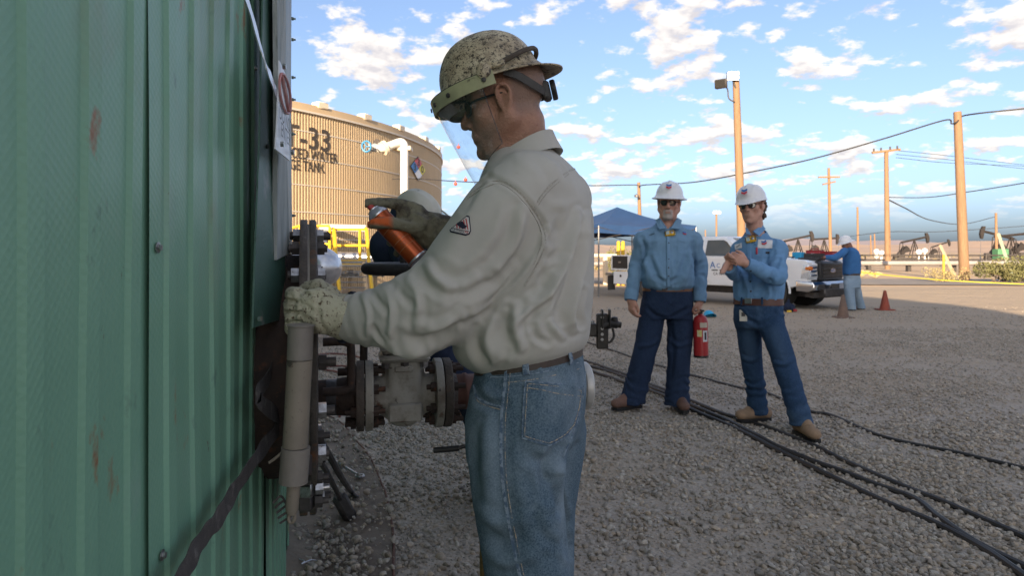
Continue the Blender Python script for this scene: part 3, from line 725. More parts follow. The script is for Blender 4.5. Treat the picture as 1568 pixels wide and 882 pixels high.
for k in range(5):
    m = MB(); m.box(W(537, 407.5+k*8.2, YS-.25-k*.22), (.92, .24, .035)); m.build('tread', MAT['steel'], ST)
for x in (517, 557):
    m = MB(); m.tube([W(x, 402, YS-.1), W(x+4, 447, YS-1.3)], .06, 6); m.build('stringer', MAT['tan'], ST)
m = MB(); m.tube([W(432, 347, YS+1.9), W(560, 350, YS+1.9)], .12, 14); m.build('pipe_rack', MAT['white_pipe'], ST)
for k, (x, y0, y1) in enumerate(((495, 352, 400), (487, 352, 400))):
    m = MB(); m.tube([W(x, y0, YS+1.4), W(x, y1, YS+1.4)], .11, 12); m.build('riser_pipe', MAT['alu'], ST)
m = MB(); m.tube([W(510, 393, YS+.9), W(590, 395, YS+.9)], .16, 12); m.build('pipe', MAT['alu'], ST)
for x in (445, 470, 520, 560):
    m = MB(); m.tube([W(x, 402, YS+.9), np.append(W(x, 402, YS+.9)[:2], 0)], .05, 8); m.build('support_leg', MAT['steel'], ST)
# small valves under the platform
for x, y in ((536, 421), (575, 420)):
    V_ = thing('small_valve', 'small grey valve on a pipe end low %s' % ('seen between the stair treads' if x < 550 else 'right of the yellow stair'), 'valve', W(x, y+8, YS+1.6))
    m = MB(); m.lathe([(.03, -.3), (.09, -.28), (.09, -.2), (.05, -.18), (.11, 0), (.05, .18), (.09, .2), (.09, .28), (.03, .3)], W(x, y, YS+1.6), (1, 0, 0), 14); m.build('valve_body', MAT['grey_paint'], V_)
    m = MB(); m.cyl(W(x, y, YS+1.6), W(x, y-6, YS+1.6), .03); m.lathe([(.1, 0), (.1, .03)], W(x, y-6, YS+1.6), (0, 0, 1), 14); m.build('handwheel', MAT['iron'], V_)
    m = MB(); m.cyl(W(x, y+2, YS+1.6), np.append(W(x, y, YS+1.6)[:2], 0), .06); m.build('pipe_stub', MAT['tan'], V_)
# aluminium clad vessel
VS = thing('clad_vessel', 'shiny aluminium clad vessel with a domed end behind the bolted flange', 'vessel', W(490, 440, 9.5)*np.array([1, 1, 0]))
hx = nrm([.93, -.37, 0]); vc = W(471, 409, 9.8)
m = MB(); m.lathe([(.29, -1.2), (.29, .22), (.27, .34), (.21, .44), (.12, .5), (.001, .53)], vc, hx, 40); m.build('shell', MAT['alu'], VS)
m = MB(); m.lathe([(.297, .16), (.297, .2)], vc, hx, 40); m.build('band', MAT['steel'], VS)
for d in (-.9, .05):
    m = MB(); q = vc+hx*d; m.box((q[0], q[1], (vc[2]-.2)/2), (.1, .3, vc[2]-.2)); m.build('saddle_leg', MAT['iron'], VS)

# ------------------------------------------------------------------ poles and wires
MAT['wood'] = M('pole_wood', (.28, .172, .095), (.19, .115, .064), scale=6, rough=.85, stretch=(6, 6, .35), spot=((.22, .12, .06), 18, (.6, .72)), bump=.4, bscale=20)
MAT['wire'] = M('black_wire', (.03, .03, .033), rough=.6)
MAT['lamp'] = M('lamp_glass', (.8, .8, .75), rough=.1, emit=((1, .95, .8), 2.2))
def pole(px_t, py_t, px_b, Y, r, label, group='wooden utility poles', name='utility_pole'):
    t = W(px_t, py_t, Y); b = np.array([(px_b-CX)/F_PX*Y, Y, -.05]); o = thing(name, label, 'pole', (b[0], b[1], 0), group)
    m = MB(); m.tube([b, b*.5+t*.5, t], [r*1.12, r*1.02, r*.85], 14); m.build('shaft', MAT['wood'], o); return o, b, t
P1, b1, t1 = pole(1127, 124, 1138, 30, .17, 'thick wooden pole with two floodlights rising behind the curly haired man', group=None)
for px, py, ang, lit in ((1122, 116, -.1, 1), (1104, 128, -1.0, 0)):
    c = W(px, py, 29.8); f = nrm([math.sin(ang)*.9, -1, -.15]); u, v, d = frame(f)
    m = MB(); m.box(c, (.52, .40, .22), .04, [u, v, d]); h = m.build('floodlight', MAT['iron'] if not lit else MAT['steel'], P1)
    if lit:
        m = MB()
        for sy in (-.1, .1): m.box(c+d*.116+v*sy, (.46, .15, .014), .0, [u, v, d])
        m.build('lens', MAT['lamp'], h)
    else:
        m = MB(); m.box(c+d*.115, (.44, .32, .014), 0, [u, v, d]); m.build('lens', MAT['black'], h)
m = MB(); m.tube(catmull([W(1108, 132, 29.8), W(1114, 136, 29.9), W(1116, 150, 29.9), W(1125, 156, 29.9)], 5), .03, 6); m.cyl(W(1122, 122, 29.9), W(1127, 135, 29.9), .04); m.build('bracket', MAT['iron'], P1)
P2, b2, t2 = pole(1466, 171, 1477, 31, .19, 'tall bare wooden pole nearest the right edge of the yard')
P3, b3, t3 = pole(1357, 230, 1359, 52, .17, 'wooden pole topped by a flat crossarm, left of the bare pole')
m = MB(); m.box(W(1357, 231, 51.9), (2.3, .14, .16), 0, [nrm([1, .1, .13]), nrm([-.1, 1, 0]), nrm([-.13, 0, 1])]); m.build('crossarm', MAT['wood'], P3)
for dx in (-19, -8, 6, 17):
    m = MB(); m.cyl(W(1357+dx, 230-dx*.12, 51.9), W(1357+dx, 225-dx*.12, 51.9), .06); m.build('insulator', MAT['iron'], P3)
P4, b4, t4 = pole(1269, 257, 1272, 88, .19, 'far wooden pole with two crossarms above the truck hood')
for py, dx in ((271, 1), (280, .62)):
    m = MB(); m.box(W(1269.5, py, 87.8), (2.9*dx, .16, .2), 0, [nrm([1, .1, .02 if dx == 1 else .22]), nrm([-.1, 1, 0]), (0, 0, 1)]); m.build('crossarm', MAT['wood'], P4)
P5, b5, t5 = pole(978, 279, 982, 60, .16, 'wooden pole with a small lamp beyond the blue canopy')
m = MB(); m.tube([W(979, 300, 60), W(976, 298, 59.4)], .05); m.lathe([(.05, 0), (.22, .1), (.2, .25), (.001, .3)], W(975, 297, 59.3), (0, 0, -1), 12); m.build('lamp', MAT['steel'], P5)
for px, py, Y, r, lb in ((1313, 317, 150, .22, 'short distant pole between the crossarm poles'), (1525, 326, 110, .2, 'distant pole among the pumpjacks near the right edge'), (1339, 358, 180, .2, 'tiny far pole right of the man at the hood'), (1333, 360, 190, .2, 'second tiny far pole right of the man at the hood'), (1080, 352, 200, .2, 'tiny far pole over the truck cab'), (668, 332, 55, .14, 'thin pole between the tan tank and the worker'), (1361, 340, 60, .12, 'lower pole stub close behind the crossarm pole')):
    pole(px, py, px+1, Y, r, lb)
LS = thing('light_mast', 'distant pole mast with a cluster of white lamps above the truck cab', 'light mast', (W(1097, 380, 120)[0], 120, 0))
m = MB(); m.tube([W(1097, 388, 120), W(1097, 327, 120)], .16, 8); m.build('mast', MAT['wood'], LS)
for dx in (-3.5, 0, 3.5):
    m = MB(); m.lathe([(.1, 0), (.32, .12), (.32, .35), (.1, .45)], W(1097+dx, 326, 120), (0, -1, .2), 12); m.build('lamp_head', MAT['white_pipe'], LS)
def wire(pts, r, label, name='power_line', n=14):
    m = MB(); m.tube(catmull(pts, n), r, 6); return tag(m.build(name, MAT['wire']), label, 'cable')
wire([W(840, 281, 46), W(905, 284, 44), W(972, 283, 43), W(979, 287, 43), W(987, 283, 43), W(1060, 279, 38), W(1140, 265, 35), W(1240, 244, 33), W(1350, 213, 31.6), W(1445, 184, 31), W(1457, 189, 31), W(1466, 186, 30.8), W(1472, 178, 31), W(1500, 173, 30), W(1568, 166, 29), W(1640, 158, 28)], .035, 'thick black cable sweeping across the sky to the bare pole')
wire([W(1357, 302, 52), W(1420, 302, 50), W(1480, 294, 47), W(1568, 280, 43), W(1640, 266, 40)], .035, 'thin cable rising right across the sky from the crossarm pole')
wire([W(1361, 306, 52), W(1385, 318, 58), W(1425, 337, 75), W(1475, 343, 95), W(1523, 332, 110)], .05, 'slack cable drooping between the crossarm pole and a distant pole')
wire([W(1300, 362, 150), W(1360, 355, 110), W(1430, 355, 110), W(1500, 351, 110), W(1568, 346, 110), W(1640, 340, 110)], .05, 'lowest thin cable running level above the pumpjacks')
for k, (y0, y1) in enumerate(((230, 252), (236, 258), (241, 254))):
    wire([W(1372, y0, 52), W(1450, y0+8, 56), W(1568, y1, 62), W(1640, y1+4, 64)], .02, ('topmost', 'lowest', 'middle')[k]+' of three faint wires leaving the flat crossarm')
wire([W(600, 274, 24), W(640, 273.5, 24), W(690, 277, 23), W(740, 279, 21), W(790, 278, 20)], .018, 'thin flagged line between the tan tank and the worker')
MAT['orange_ball'] = M('orange_marker', (.75, .08, .03), rough=.5)
for px, py in ((697.5, 281.5), (702, 225), (713, 275)):
    m = MB(); c = W(px, py, 22); m.lathe([(.001, -.06), (.05, -.035), (.06, 0), (.05, .035), (.001, .06)], c, (0, 0, 1), 10); m.cyl(c, c+np.array([0, 0, .11]), .008, seg=5)
    tag(m.build('marker_ball', MAT['orange_ball'], origin=c), 'orange marker ball %s' % ('hanging on the line beside the shield edge' if px < 700 else 'high, seen through the clear face shield' if py < 250 else 'low, seen through the clear face shield'), 'marker')

# ------------------------------------------------------------------ pumpjacks
MAT['pump'] = M('pumpjack_paint', (.013, .011, .011), (.022, .016, .014), scale=2, rough=.7)
MAT['green_box'] = M('green_box', (.07, .20, .10), rough=.6)
def pumpjack(px, py_base, Y, s, flip, tilt, label):
    o = thing('pumpjack', label, 'pumpjack', (W(px, 386, Y)[0], Y, 0), 'oilfield pumpjacks'); b0 = np.array(o.location); sg = -1 if flip else 1
    def p(x, z, y=0): return b0+np.array([sg*x*s, y*s, z*s])
    ct, st_ = math.cos(tilt), math.sin(tilt)
    def q(x, z, y=0): return p(x*ct-z*st_, 4.6+x*st_+z*ct, y)
    m = MB(); m.box(p(-1.4, .25), (7*s, 1.3*s, .5*s)); m.build('skid', MAT['iron'], o)
    m = MB()
    for y in (-.7, .7):
        for x in (-1.0, 1.2): m.tube([p(x, .4, y), p(0, 4.5, y*.3)], .12*s, 6)
        m.tube([p(-.55, 2.2, y*.6), p(.65, 2.2, y*.6)], .08*s, 6)
    m.build('samson_post', MAT['pump'], o)
    m = MB(); m.tube([q(-3.2, .2), q(3.0, .2)], .26*s, 6); m.build('walking_beam', MAT['pump'], o)
    m = MB(); m.prism([(2.8, -1.3), (3.2, -1.25), (3.55, -.5), (3.6, .3), (3.4, 1.1), (2.9, 1.2)], q(0, 0, .25 if not flip else -.25), nrm(q(1, 0)-q(0, 0))*s, nrm(q(0, 1)-q(0, 0))*s, .5*s); m.build('horse_head', MAT['pump'], o)
    m = MB()
    for y in (-.6, .6): m.tube([q(-3.1, .2, y), p(-3.3, 1.7, y)], .09*s, 6)
    m.build('pitman_arm', MAT['pump'], o)
    m = MB()
    for y in (-.62, .62): m.prism([(-.5, -.3), (.5, -.4), (1.6, -.9), (1.9, 0), (1.6, .9), (.5, .4), (-.5, .3)], p(-3.2, 1.7, y), np.array([.8, 0, .6])*s, np.array([-.6, 0, .8])*s, .25*s)
    m.build('counterweight', MAT['pump'], o)
    m = MB(); m.box(p(-3.2, 1.0), (1.6*s, .9*s, 1.4*s), .1); m.box(p(-4.6, .9), (.9*s, .9*s, .9*s), .1); m.build('gearbox', MAT['iron'], o)
    m = MB(); m.tube([q(3.45, .2), p(3.4, .2)], .035*s, 5); m.cyl(p(3.4, .0), p(3.4, 1.0), .14*s); m.build('polished_rod', MAT['steel'], o); return o
pumpjack(1222, 389, 120, .78, False, .22, 'dark pumpjack with raised head behind the toolboxes on the hood')
pumpjack(1262, 389, 130, .80, False, .05, 'pumpjack half hidden behind the twin crossarm pole')
pumpjack(1400, 389, 118, .72, False, .22, 'dark pumpjack with raised head left of the bare pole')
pumpjack(1440, 389, 150, .62, False, .30, 'small pumpjack close left of the bare pole')
pumpjack(1528, 389, 120, .90, True, .25, 'pumpjack with lowered head facing left near the right edge')
pumpjack(1548, 389, 112, .85, False, .10, 'rightmost pumpjack with a pale beam')
m = MB(); m.box((W(1532, 384, 105)[0], 105, .9), (1.7, 1.4, 1.8), .1); tag(m.build('control_box', MAT['green_box'], origin=(W(1532, 384, 105)[0], 105, 0)), 'green control cabinet by the pumpjacks near the right edge', 'cabinet')

# ------------------------------------------------------------------ pipelines, posts, tape, brush
MAT['pipeline'] = M('grey_pipeline', (.30, .28, .27), (.24, .22, .21), scale=1, rough=.55)
PL = thing('pipeline', 'long grey pipeline on low supports crossing the dry field', 'pipeline', (20, 46, 0))
m = MB(); m.tube([W(880, 404, 47.5), W(1180, 403.5, 46.5), W(1568, 402.5, 45), W(1800, 402, 44)], .15, 12); m.build('pipe', MAT['pipeline'], PL)
for px in (930, 1330, 1391, 1460, 1560, 1640):
    b = W(px, 403, 46); m = MB(); m.box((b[0], b[1], (b[2]-.13)/2-.05), (.22, .3, b[2]-.03)); m.build('support', MAT['iron'], PL)
P6 = thing('pipeline', 'thin raised pipe rail running behind the thicker grey pipeline', 'pipeline', (25, 60, 0))
for py in (391, 398):
    m = MB(); m.tube([W(1310, py, 62), W(1800, py, 60)], .07, 8); m.build('pipe', MAT['iron'], P6)
for px in (1325, 1360, 1440, 1510, 1600):
    m = MB(); b = W(px, 390, 61); m.tube([b, (b[0], b[1], -.1)], .06, 6); m.build('post', MAT['iron'], P6)
for px, py, py2, Y, lb in ((1445, 391, 432, 33, 'thin yellow post standing beside the caution tape'),):
    m = MB(); b = W(px, py, Y); m.cyl((b[0], Y, 0), b, .055, seg=12); m.lathe([(.055, 0), (.04, .03), (.001, .04)], b); tag(m.build('yellow_post', MAT['yellow'], origin=(b[0], Y, 0)), lb, 'post')
MAT['timber'] = M('weathered_timber', (.55, .42, .27), (.45, .34, .22), scale=8, rough=.8)
MAT['pale_green'] = M('pale_green_paint', (.30, .42, .28), (.45, .44, .32), scale=5, rough=.7)
for (a, b, mt, lb) in (((1440, 376, 40), (1462, 412, 38), 'timber', 'leaning pale timber prop beside the yellow post'), ((1529, 358, 42), (1549, 411, 40), 'pale_green', 'leaning pale green painted plank near the right edge')):
    m = MB(); A = W(*a); B = W(*b); B[2] = -.05; m.tube([A, B], .09, 4); tag(m.build('leaning_plank', MAT[mt], origin=B), lb, 'plank')
# white tanks / domes far off
MAT['white'] = M('white_paint', (.78, .77, .74), (.70, .69, .66), scale=3, rough=.5)
for i, (px, py, r) in enumerate(((1342, 385, .32), (1350, 387, .3), (1342, 392, .3), (1349, 391, .25), (1407, 386, .35), (1416, 384, .33))):
    c = W(px, py, 80); m = MB(); m.lathe([(.001, -r), (r*.7, -r*.7), (r, 0), (r*.7, r*.7), (.001, r)], c, (0, 0, 1), 14); m.cyl((c[0], c[1], 0), c, .08, seg=6)
    tag(m.build('valve_marker', MAT['white'], origin=(c[0], c[1], 0)), ('upper left', 'upper right', 'lower left', 'lower right', 'left', 'right')[i]+' white ball on a stem %s' % ('right of the man at the hood' if px < 1380 else 'by the pumpjack left of the bare pole'), 'marker', 'white field markers')
MAT['tape'] = M('caution_tape', (.50, .42, .02), (.44, .37, .02), scale=6, rough=.5)
m = MB(); C = catmull([W(1300, 412, 19), W(1328, 418, 20), W(1445, 429, 22.5), W(1568, 435, 23), W(1660, 438, 23)], 10); V = []
for i, c in enumerate(C):
    tw = .25*math.sin(i*.6); V += [c+np.array([0, .01*tw, .016]), c-np.array([0, .01*tw, .016]), c-np.array([0, .01*tw-.004, .016]), c+np.array([0, .01*tw+.004, .016])]
m.add(V, [[i*4+j, i*4+(j+1) % 4, (i+1)*4+(j+1) % 4, (i+1)*4+j] for i in range(len(C)-1) for j in range(4)])
tag(m.build('caution_tape', MAT['tape']), 'yellow caution tape strung low along the far side of the yard', 'tape')
MAT['leaf'] = M('sage_leaves', (.115, .125, .045), (.17, .16, .065), scale=3, rough=.8)
MAT['drygrass'] = M('dry_grass', (.40, .32, .15), (.30, .26, .12), scale=3, rough=.9)
MAT['twig'] = M('bush_stem', (.18, .13, .08), rough=.9)
def bush(cx, Y, wx, h, label, n=900, wy=None, mat='leaf'):
    o = thing('bush', label, 'bush', (cx, Y, 0)); b0 = np.array([cx, Y, 0]); wy = wy or wx*.6; m = MB(); V = []; Fc = []
    lumps = [(random.uniform(-.7, .7)*wx, random.uniform(-.6, .6)*wy, random.uniform(.25, .75)*h, random.uniform(.25, .45)) for _ in range(16)]
    for i in range(n):
        lx, ly, lz, lr = random.choice(lumps); d = nrm(rng.normal(size=3)); c = b0+np.array([lx+d[0]*lr*wx*.6, ly+d[1]*lr*wy*.8, max(.03, lz+d[2]*lr*h*.9)])
        a = nrm(rng.normal(size=3)+np.array([0, 0, .8])); s = nrm(np.cross(a, rng.normal(size=3))); l = random.uniform(.05, .13)*max(h, .5); wd = l*.28; k = len(V)
        V += [c-s*wd, c+a*l*.5+s*wd*.2-s*wd*.9, c+a*l, c+s*wd]; Fc.append([k, k+1, k+2, k+3])
    link('foliage', V, Fc, MAT[mat], o, False)['kind'] = 'stuff'
    m = MB()
    for _ in range(14): m.tube([b0+np.array([random.uniform(-.3, .3)*wx, random.uniform(-.3, .3)*wy, 0]), b0+np.array([random.uniform(-.8, .8)*wx, random.uniform(-.7, .7)*wy, random.uniform(.5, .9)*h])], [.015, .006], 5)
    m.build('stem', MAT['twig'], o)
bush(21.2, 29.2, 2.1, .98, 'large sage green bush by the roadside at the right edge', 5200, 1.0)
bush(18.9, 29.6, 1.2, .62, 'small yellowish bush at the left end of the roadside brush', 1500, .7, 'drygrass')
bush(5.2, 32, .85, 1.5, 'olive bush behind the yellow posts under the blue canopy', 1300)
for x, lb in ((947, 'left of two yellow posts under the blue canopy'), (954, 'right of two yellow posts under the blue canopy')):
    b = W(x, 371, 26.5); m = MB(); m.cyl((b[0], 26.5, 0), b, .07, seg=12); m.lathe([(.07, 0), (.05, .04), (.001, .06)], b); tag(m.build('yellow_post', MAT['yellow'], origin=(b[0], 26.5, 0)), lb, 'post')
PR = thing('pipe_fence', 'cream pipe fence standing in the sun beyond the truck bed', 'fence', (3.2, 27.5, 0))
m = MB(); m.tube([W(860, 391, 27.8), W(960, 391.5, 27.3)], .07, 10); m.build('rail', MAT['vent'], PR)
for x in (868, 927): m = MB(); m.tube([W(x, 391, 27.5), np.append(W(x, 391, 27.5)[:2], -.05)], .1, 10); m.build('post', MAT['vent'], PR)
# low mounds and scattered scrub as one mass
V = []; Fc = []
for i in range(2600):
    y = random.uniform(34, 300)**1.0; x = random.uniform(-.1, .95)*y; 
    if vnoise(np.array([[x/14, y/14, 0]]), 9)[0] < .15: continue
    h = random.uniform(.12, .42); k = len(V); 
    for q in range(5):
        a = random.uniform(0, 6.28); w_ = h*random.uniform(.5, 1.3); k = len(V); V += [[x, y, 0], [x+w_*math.cos(a), y+w_*math.sin(a), h*random.uniform(.4, 1)], [x+w_*.5*math.cos(a+.6), y+w_*.5*math.sin(a+.6), h]]; Fc.append([k, k+1, k+2])
tag(link('scrub', V, Fc, MAT['drygrass'], None, False), kind='stuff')

# ------------------------------------------------------------------ blue canopy
MAT['canopy'] = M('blue_canopy', (.013, .045, .125), (.017, .055, .15), scale=3, rough=.6, bump=.3, bscale=9)
CP = thing('canopy_tent', 'blue pop-up canopy with a pointed top behind the two men', 'canopy', (3.2, 21.8, 0))
pk = W(945, 317, 22); hs = 1.75; ca = R(24); u = np.array([math.cos(ca), math.sin(ca), 0]); v = np.array([-math.sin(ca), math.cos(ca), 0]); cz = 2.12
ctr = np.array([pk[0], pk[1], 0]); cor = [ctr+hs*(a*u+b*v)+np.array([0, 0, cz]) for a, b in ((-1, -1), (1, -1), (1, 1), (-1, 1))]
V = []; Fc = []; nn = 9
for s in range(4):
    A, B = cor[s], cor[(s+1) % 4]
    base = len(V)
    for i in range(nn):
        for j in range(nn):
            t = j/(nn-1); e = A+(B-A)*i/(nn-1); sag = -.10*math.sin(math.pi*i/(nn-1))*t*(1) ; p = pk*(1-t)+e*t; p = p+np.array([0, 0, sag*.6-.10*math.sin(math.pi*t)]); V.append(p)
    for i in range(nn-1):
        for j in range(nn-1): Fc.append([base+i*nn+j, base+(i+1)*nn+j, base+(i+1)*nn+j+1, base+i*nn+j+1])
    b2_ = len(V)
    for i in range(nn):
        e = V[base+i*nn+nn-1]; V.append(e+np.array([0, 0, -.26])+nrm(np.append((e-ctr)[:2], 0))*.02)
    for i in range(nn-1): Fc.append([base+i*nn+nn-1, base+(i+1)*nn+nn-1, b2_+i+1, b2_+i])
link('fabric_top', V, Fc, MAT['canopy'], CP, True, 30)
for c in cor:
    m = MB(); m.tube([c+np.array([0, 0, -.05]), (c[0], c[1], 0)], .025, 8); m.build('leg', MAT['steel'], CP)
m = MB()
for s in range(4):
    A, B = cor[s]-np.array([0, 0, .1]), cor[(s+1) % 4]-np.array([0, 0, .1]); mid = (A+B)/2
    m.tube([A+np.array([0, 0, -.35]), mid, B+np.array([0, 0, -.35])], .014, 6); m.tube([A, mid+np.array([0, 0, -.35]), B], .014, 6); m.tube([mid+np.array([0, 0, -.1]), pk-np.array([0, 0, .35])], .014, 6)
m.build('truss', MAT['iron'], CP)
# traffic cones
MAT['cone'] = M('faded_cone', (.28, .052, .025), (.22, .05, .03), scale=9, rough=.75, spot=((.10, .065, .045), 7, (.56, .7)))
MAT['cone_dirty'] = M('dirty_cone', (.17, .105, .075), (.12, .085, .065), scale=7, rough=.8, spot=((.24, .09, .05), 6, (.6, .72)))
for px, py, mt, h, lb in ((1291, 487, 'cone_dirty', .46, 'grime covered traffic cone in front of the truck bumper'), (1355, 475, 'cone', .44, 'faded red traffic cone right of the man at the hood')):
    g = G(px, py); o = thing('traffic_cone', lb, 'cone', g, 'traffic cones')
    m = MB(); m.lathe([(.115, .025), (.105, .05), (.03, h-.01), (.022, h), (.015, h-.004)], g, (0, 0, 1), 24); m.build('cone', MAT[mt], o)
    m = MB(); m.box(g+np.array([0, 0, .014]), (.32, .32, .028), .01); m.build('base', MAT[mt], o)
# ------------------------------------------------------------------ manway on the green tank
MAT['rustplate'] = M('grimy_flange_steel', (.115, .095, .078), (.065, .055, .048), scale=16, rough=.75, metal=.3, bump=.5, bscale=90, spot=[((.20, .09, .045), 12, (.58, .68)), ((.26, .23, .19), 30, (.66, .74))])
MAT['darkrust'] = M('dark_rust', (.060, .038, .028), (.035, .026, .022), scale=18, rough=.8, metal=.2, bump=.4, bscale=70, spot=((.13, .055, .03), 22, (.58, .68)))
MAT['gasket'] = M('grey_gasket', (.42, .40, .36), rough=.8)
MAT['davit'] = M('worn_tan_paint', (.225, .19, .145), (.18, .152, .118), scale=7, rough=.6, bump=.12, bscale=60, spot=[((.07, .056, .044), 15, (.615, .66)), ((.10, .075, .055), 70, (.60, .68)), ((.20, .15, .10), 3, (.55, .75))])
MAT['davit_grey'] = M('scratched_grey_paint', (.22, .195, .165), (.16, .14, .12), scale=9, rough=.6, bump=.15, bscale=60, spot=[((.05, .04, .035), 12, (.61, .66)), ((.16, .09, .055), 30, (.66, .72))])
MAT['valve_grey'] = M('chipped_grey_valve_paint', (.335, .32, .28), (.25, .24, .21), scale=7, rough=.6, bump=.25, bscale=45, spot=[((.10, .05, .032), 17, (.60, .66)), ((.13, .105, .08), 7, (.54, .70)), ((.05, .038, .032), 44, (.64, .69))])
MW = thing('manway', 'bolted steel manway flange and cover standing edge-on against the green tank', 'manway', (W(470, 556, 2.1)[0], 2.1, 0))
ax = nrm([.958, .287, 0]); mc = W(471, 556, 2.15); mv = np.array([0, 0, 1.]); mu = np.cross(mv, ax)
mu = nrm(mu); RM = .45
m = MB(); m.lathe([(.34, -.22), (.34, -.02)], mc, ax, 48); m.build('neck', MAT['darkrust'], MW)
m = MB(); m.lathe([(.30, -.022), (RM, -.022), (RM+.002, -.019), (RM+.002, -.003), (RM, 0), (.30, 0)], mc, ax, 64); m.build('flange_ring', MAT['rustplate'], MW)
m = MB(); m.lathe([(.2, 0), (RM-.012, 0), (RM-.012, .006), (.2, .006)], mc, ax, 64); m.build('gasket', MAT['gasket'], MW)
m = MB(); m.lathe([(.001, .006), (RM, .006), (RM+.002, .009), (RM+.002, .022), (RM-.004, .026), (.001, .026)], mc, ax, 64); m.build('cover_plate', MAT['rustplate'], MW)
for k in range(20):
    t = 2*math.pi*(k+.5)/20; c = mc+(.405)*(math.cos(t)*mu+math.sin(t)*mv)
    m = MB(); m.cyl(c-ax*.052, c+ax*(.060+.012*math.sin(k*5.1)), .0125, seg=10); st = m.build('stud', MAT['iron'], MW)
    m = MB(); m.hexnut(c+ax*.027, ax, .022, .020); m.hexnut(c-ax*.043, ax, .022, .020); m.build('nut', MAT['zinc'] if k % 3 else MAT['iron'], st)
def bar(pts, r, mat, name, parent, seg=10): m = MB(); m.tube(catmull(pts, 5), r, seg); return m.build(name, mat, parent)
for dy, dz in ((.06, .0), (.24, .03)):
    q = mc+mu*(-.05+dy)*-1
    a = W(486, 528, 2.06)+np.array([0, dy, dz]); 
    m = MB(); A = a; B = A+ax*.085; C = B+np.array([0, 0, -.155]); D = A+np.array([0, 0, -.155])
    m.tube(catmull([A, A+ax*.055, B+ax*-.008+np.array([0, 0, -.006]), B+np.array([0, 0, -.022]), C+np.array([0, 0, .022]), C-ax*.008+np.array([0, 0, .006]), D+ax*.055, D], 4), .0135, 10); m.build('cover_handle', MAT['darkrust'], MW)
# davit post beside the manway
DV = thing('davit_post', 'worn tan davit hinge pipe standing upright beside the manway under the gloved fist', 'hinge post', (W(460, 640, 1.60)[0], 1.60, 0))
YD = 1.60
def dv(px, py, dx=0): return W(px, py, YD)
m = MB(); m.tube([dv(461, 497), dv(459, 550)], .0292, 28); m.lathe([(.0292, 0), (.032, .001), (.032, .004), (.0245, .006), (.021, .003)], dv(461, 500), nrm(dv(461, 490)-dv(459, 550)), 28); m.build('upper_pipe', MAT['davit_grey'], DV)
m = MB(); m.tube([dv(459, 551), dv(452, 684)], .0287, 28); m.build('pipe', MAT['davit'], DV)
m = MB(); m.tube([dv(453, 685), dv(449, 739)], .0330, 28); m.build('sleeve', MAT['davit_grey'], DV)
m = MB(); m.tube([dv(450, 739), dv(447, 780), dv(447, 788)], [.0155, .015, .011], 20); m.build('lower_pin', MAT['davit'], DV)
bar([dv(443, 778), dv(442, 795), dv(446, 801), dv(451, 795), dv(450, 776)], .0042, MAT['davit'], 'eye_ring', DV)
bar([dv(440, 684), dv(428, 697), dv(412, 709)], .0036, MAT['davit'], 'cotter_pin', DV)
for k in range(5):
    a = dv(440, 776); bar([a, a+np.array([-.018+.006*k, .01, .02-.011*k]), a+np.array([-.034+.004*k, .0, .008-.012*k])], .0028, MAT['web'], 'wire_tie', DV, 6)
for z0, z1 in ((500, 545), (690, 735)):
    a, b = W(466, (z0+z1)/2, YD+.03), W(472, (z0+z1)/2, 1.74); m = MB(); u_, v_, d_ = frame(b-a); m.box((a+b)/2, (.02, .05, np.linalg.norm(b-a)), .003, [u_, v_, d_]); m.build('hinge_lug', MAT['darkrust'], DV)
# hinge bracket plates and bolts low on the cover
for k, (px, py) in enumerate(((484, 668), (482, 700), (482, 732), (483, 748), (482, 768))):
    c = W(px, py, 1.82); m = MB(); m.box(c-ax*.02, (.035, .04, .04), .004); m.hexnut(c, ax, .018, .02); m.cyl(c, c+ax*.036, .009); m.build('hinge_bolt', MAT['zinc'] if k % 2 else MAT['iron'], MW)

# ------------------------------------------------------------------ gate valve and its pipework
pax = nrm([.975, .222, 0]); pO = W(620, 603, 2.30)      # valve centre
pu, pv = nrm(np.cross((0, 0, 1), pax)), np.array([0, 0, 1.])
def pp(s, up=0, side=0): return pO+pax*s+pv*up+pu*side
def sat(px):            # distance along the pipe axis seen at px
    u = (px-CX)/F_PX; return (u*pO[1]-pO[0])/(pax[0]-u*pax[1])
PI_ = thing('nozzle_pipe', 'dark rusty pipe joining the manway cover to the grey gate valve', 'pipe', pp(sat(520))*np.array([1, 1, 0]))
fl = sat(556); fr = sat(689)
m = MB(); m.lathe([(.057, sat(487)), (.057, fl-.09), (.060, fl-.085), (.066, fl-.03), (.075, fl-.022)], pO, pax, 36); m.build('pipe', MAT['darkrust'], PI_)
m = MB(); m.lathe([(.059, sat(500)), (.060, sat(500)+.004), (.060, sat(532)), (.058, sat(532)+.01)], pO, pax, 36); m.build('black_wrap', M('black_wrap', (.02, .02, .025), (.03, .03, .034), rough=.35, bump=.3), PI_)
FR = .115
m = MB(); m.lathe([(.05, fl-.022), (FR, fl-.022), (FR+.001, fl-.020), (FR+.001, fl+.001), (FR-.001, fl+.003), (.05, fl+.003)], pO, pax, 56); m.build('flange', MAT['rustplate'], PI_)
GV = thing('gate_valve', 'large grey flanged gate valve with chipped paint behind the worker', 'valve', pp(0)*np.array([1, 1, 0]))
m = MB(); m.lathe([(.05, fl+.007), (FR, fl+.007), (FR+.001, fl+.009), (FR+.001, fl+.030), (FR-.001, fl+.032), (.062, fl+.034), (.058, fl+.05)], pO, pax, 56); m.build('inlet_flange', MAT['valve_grey'], GV)
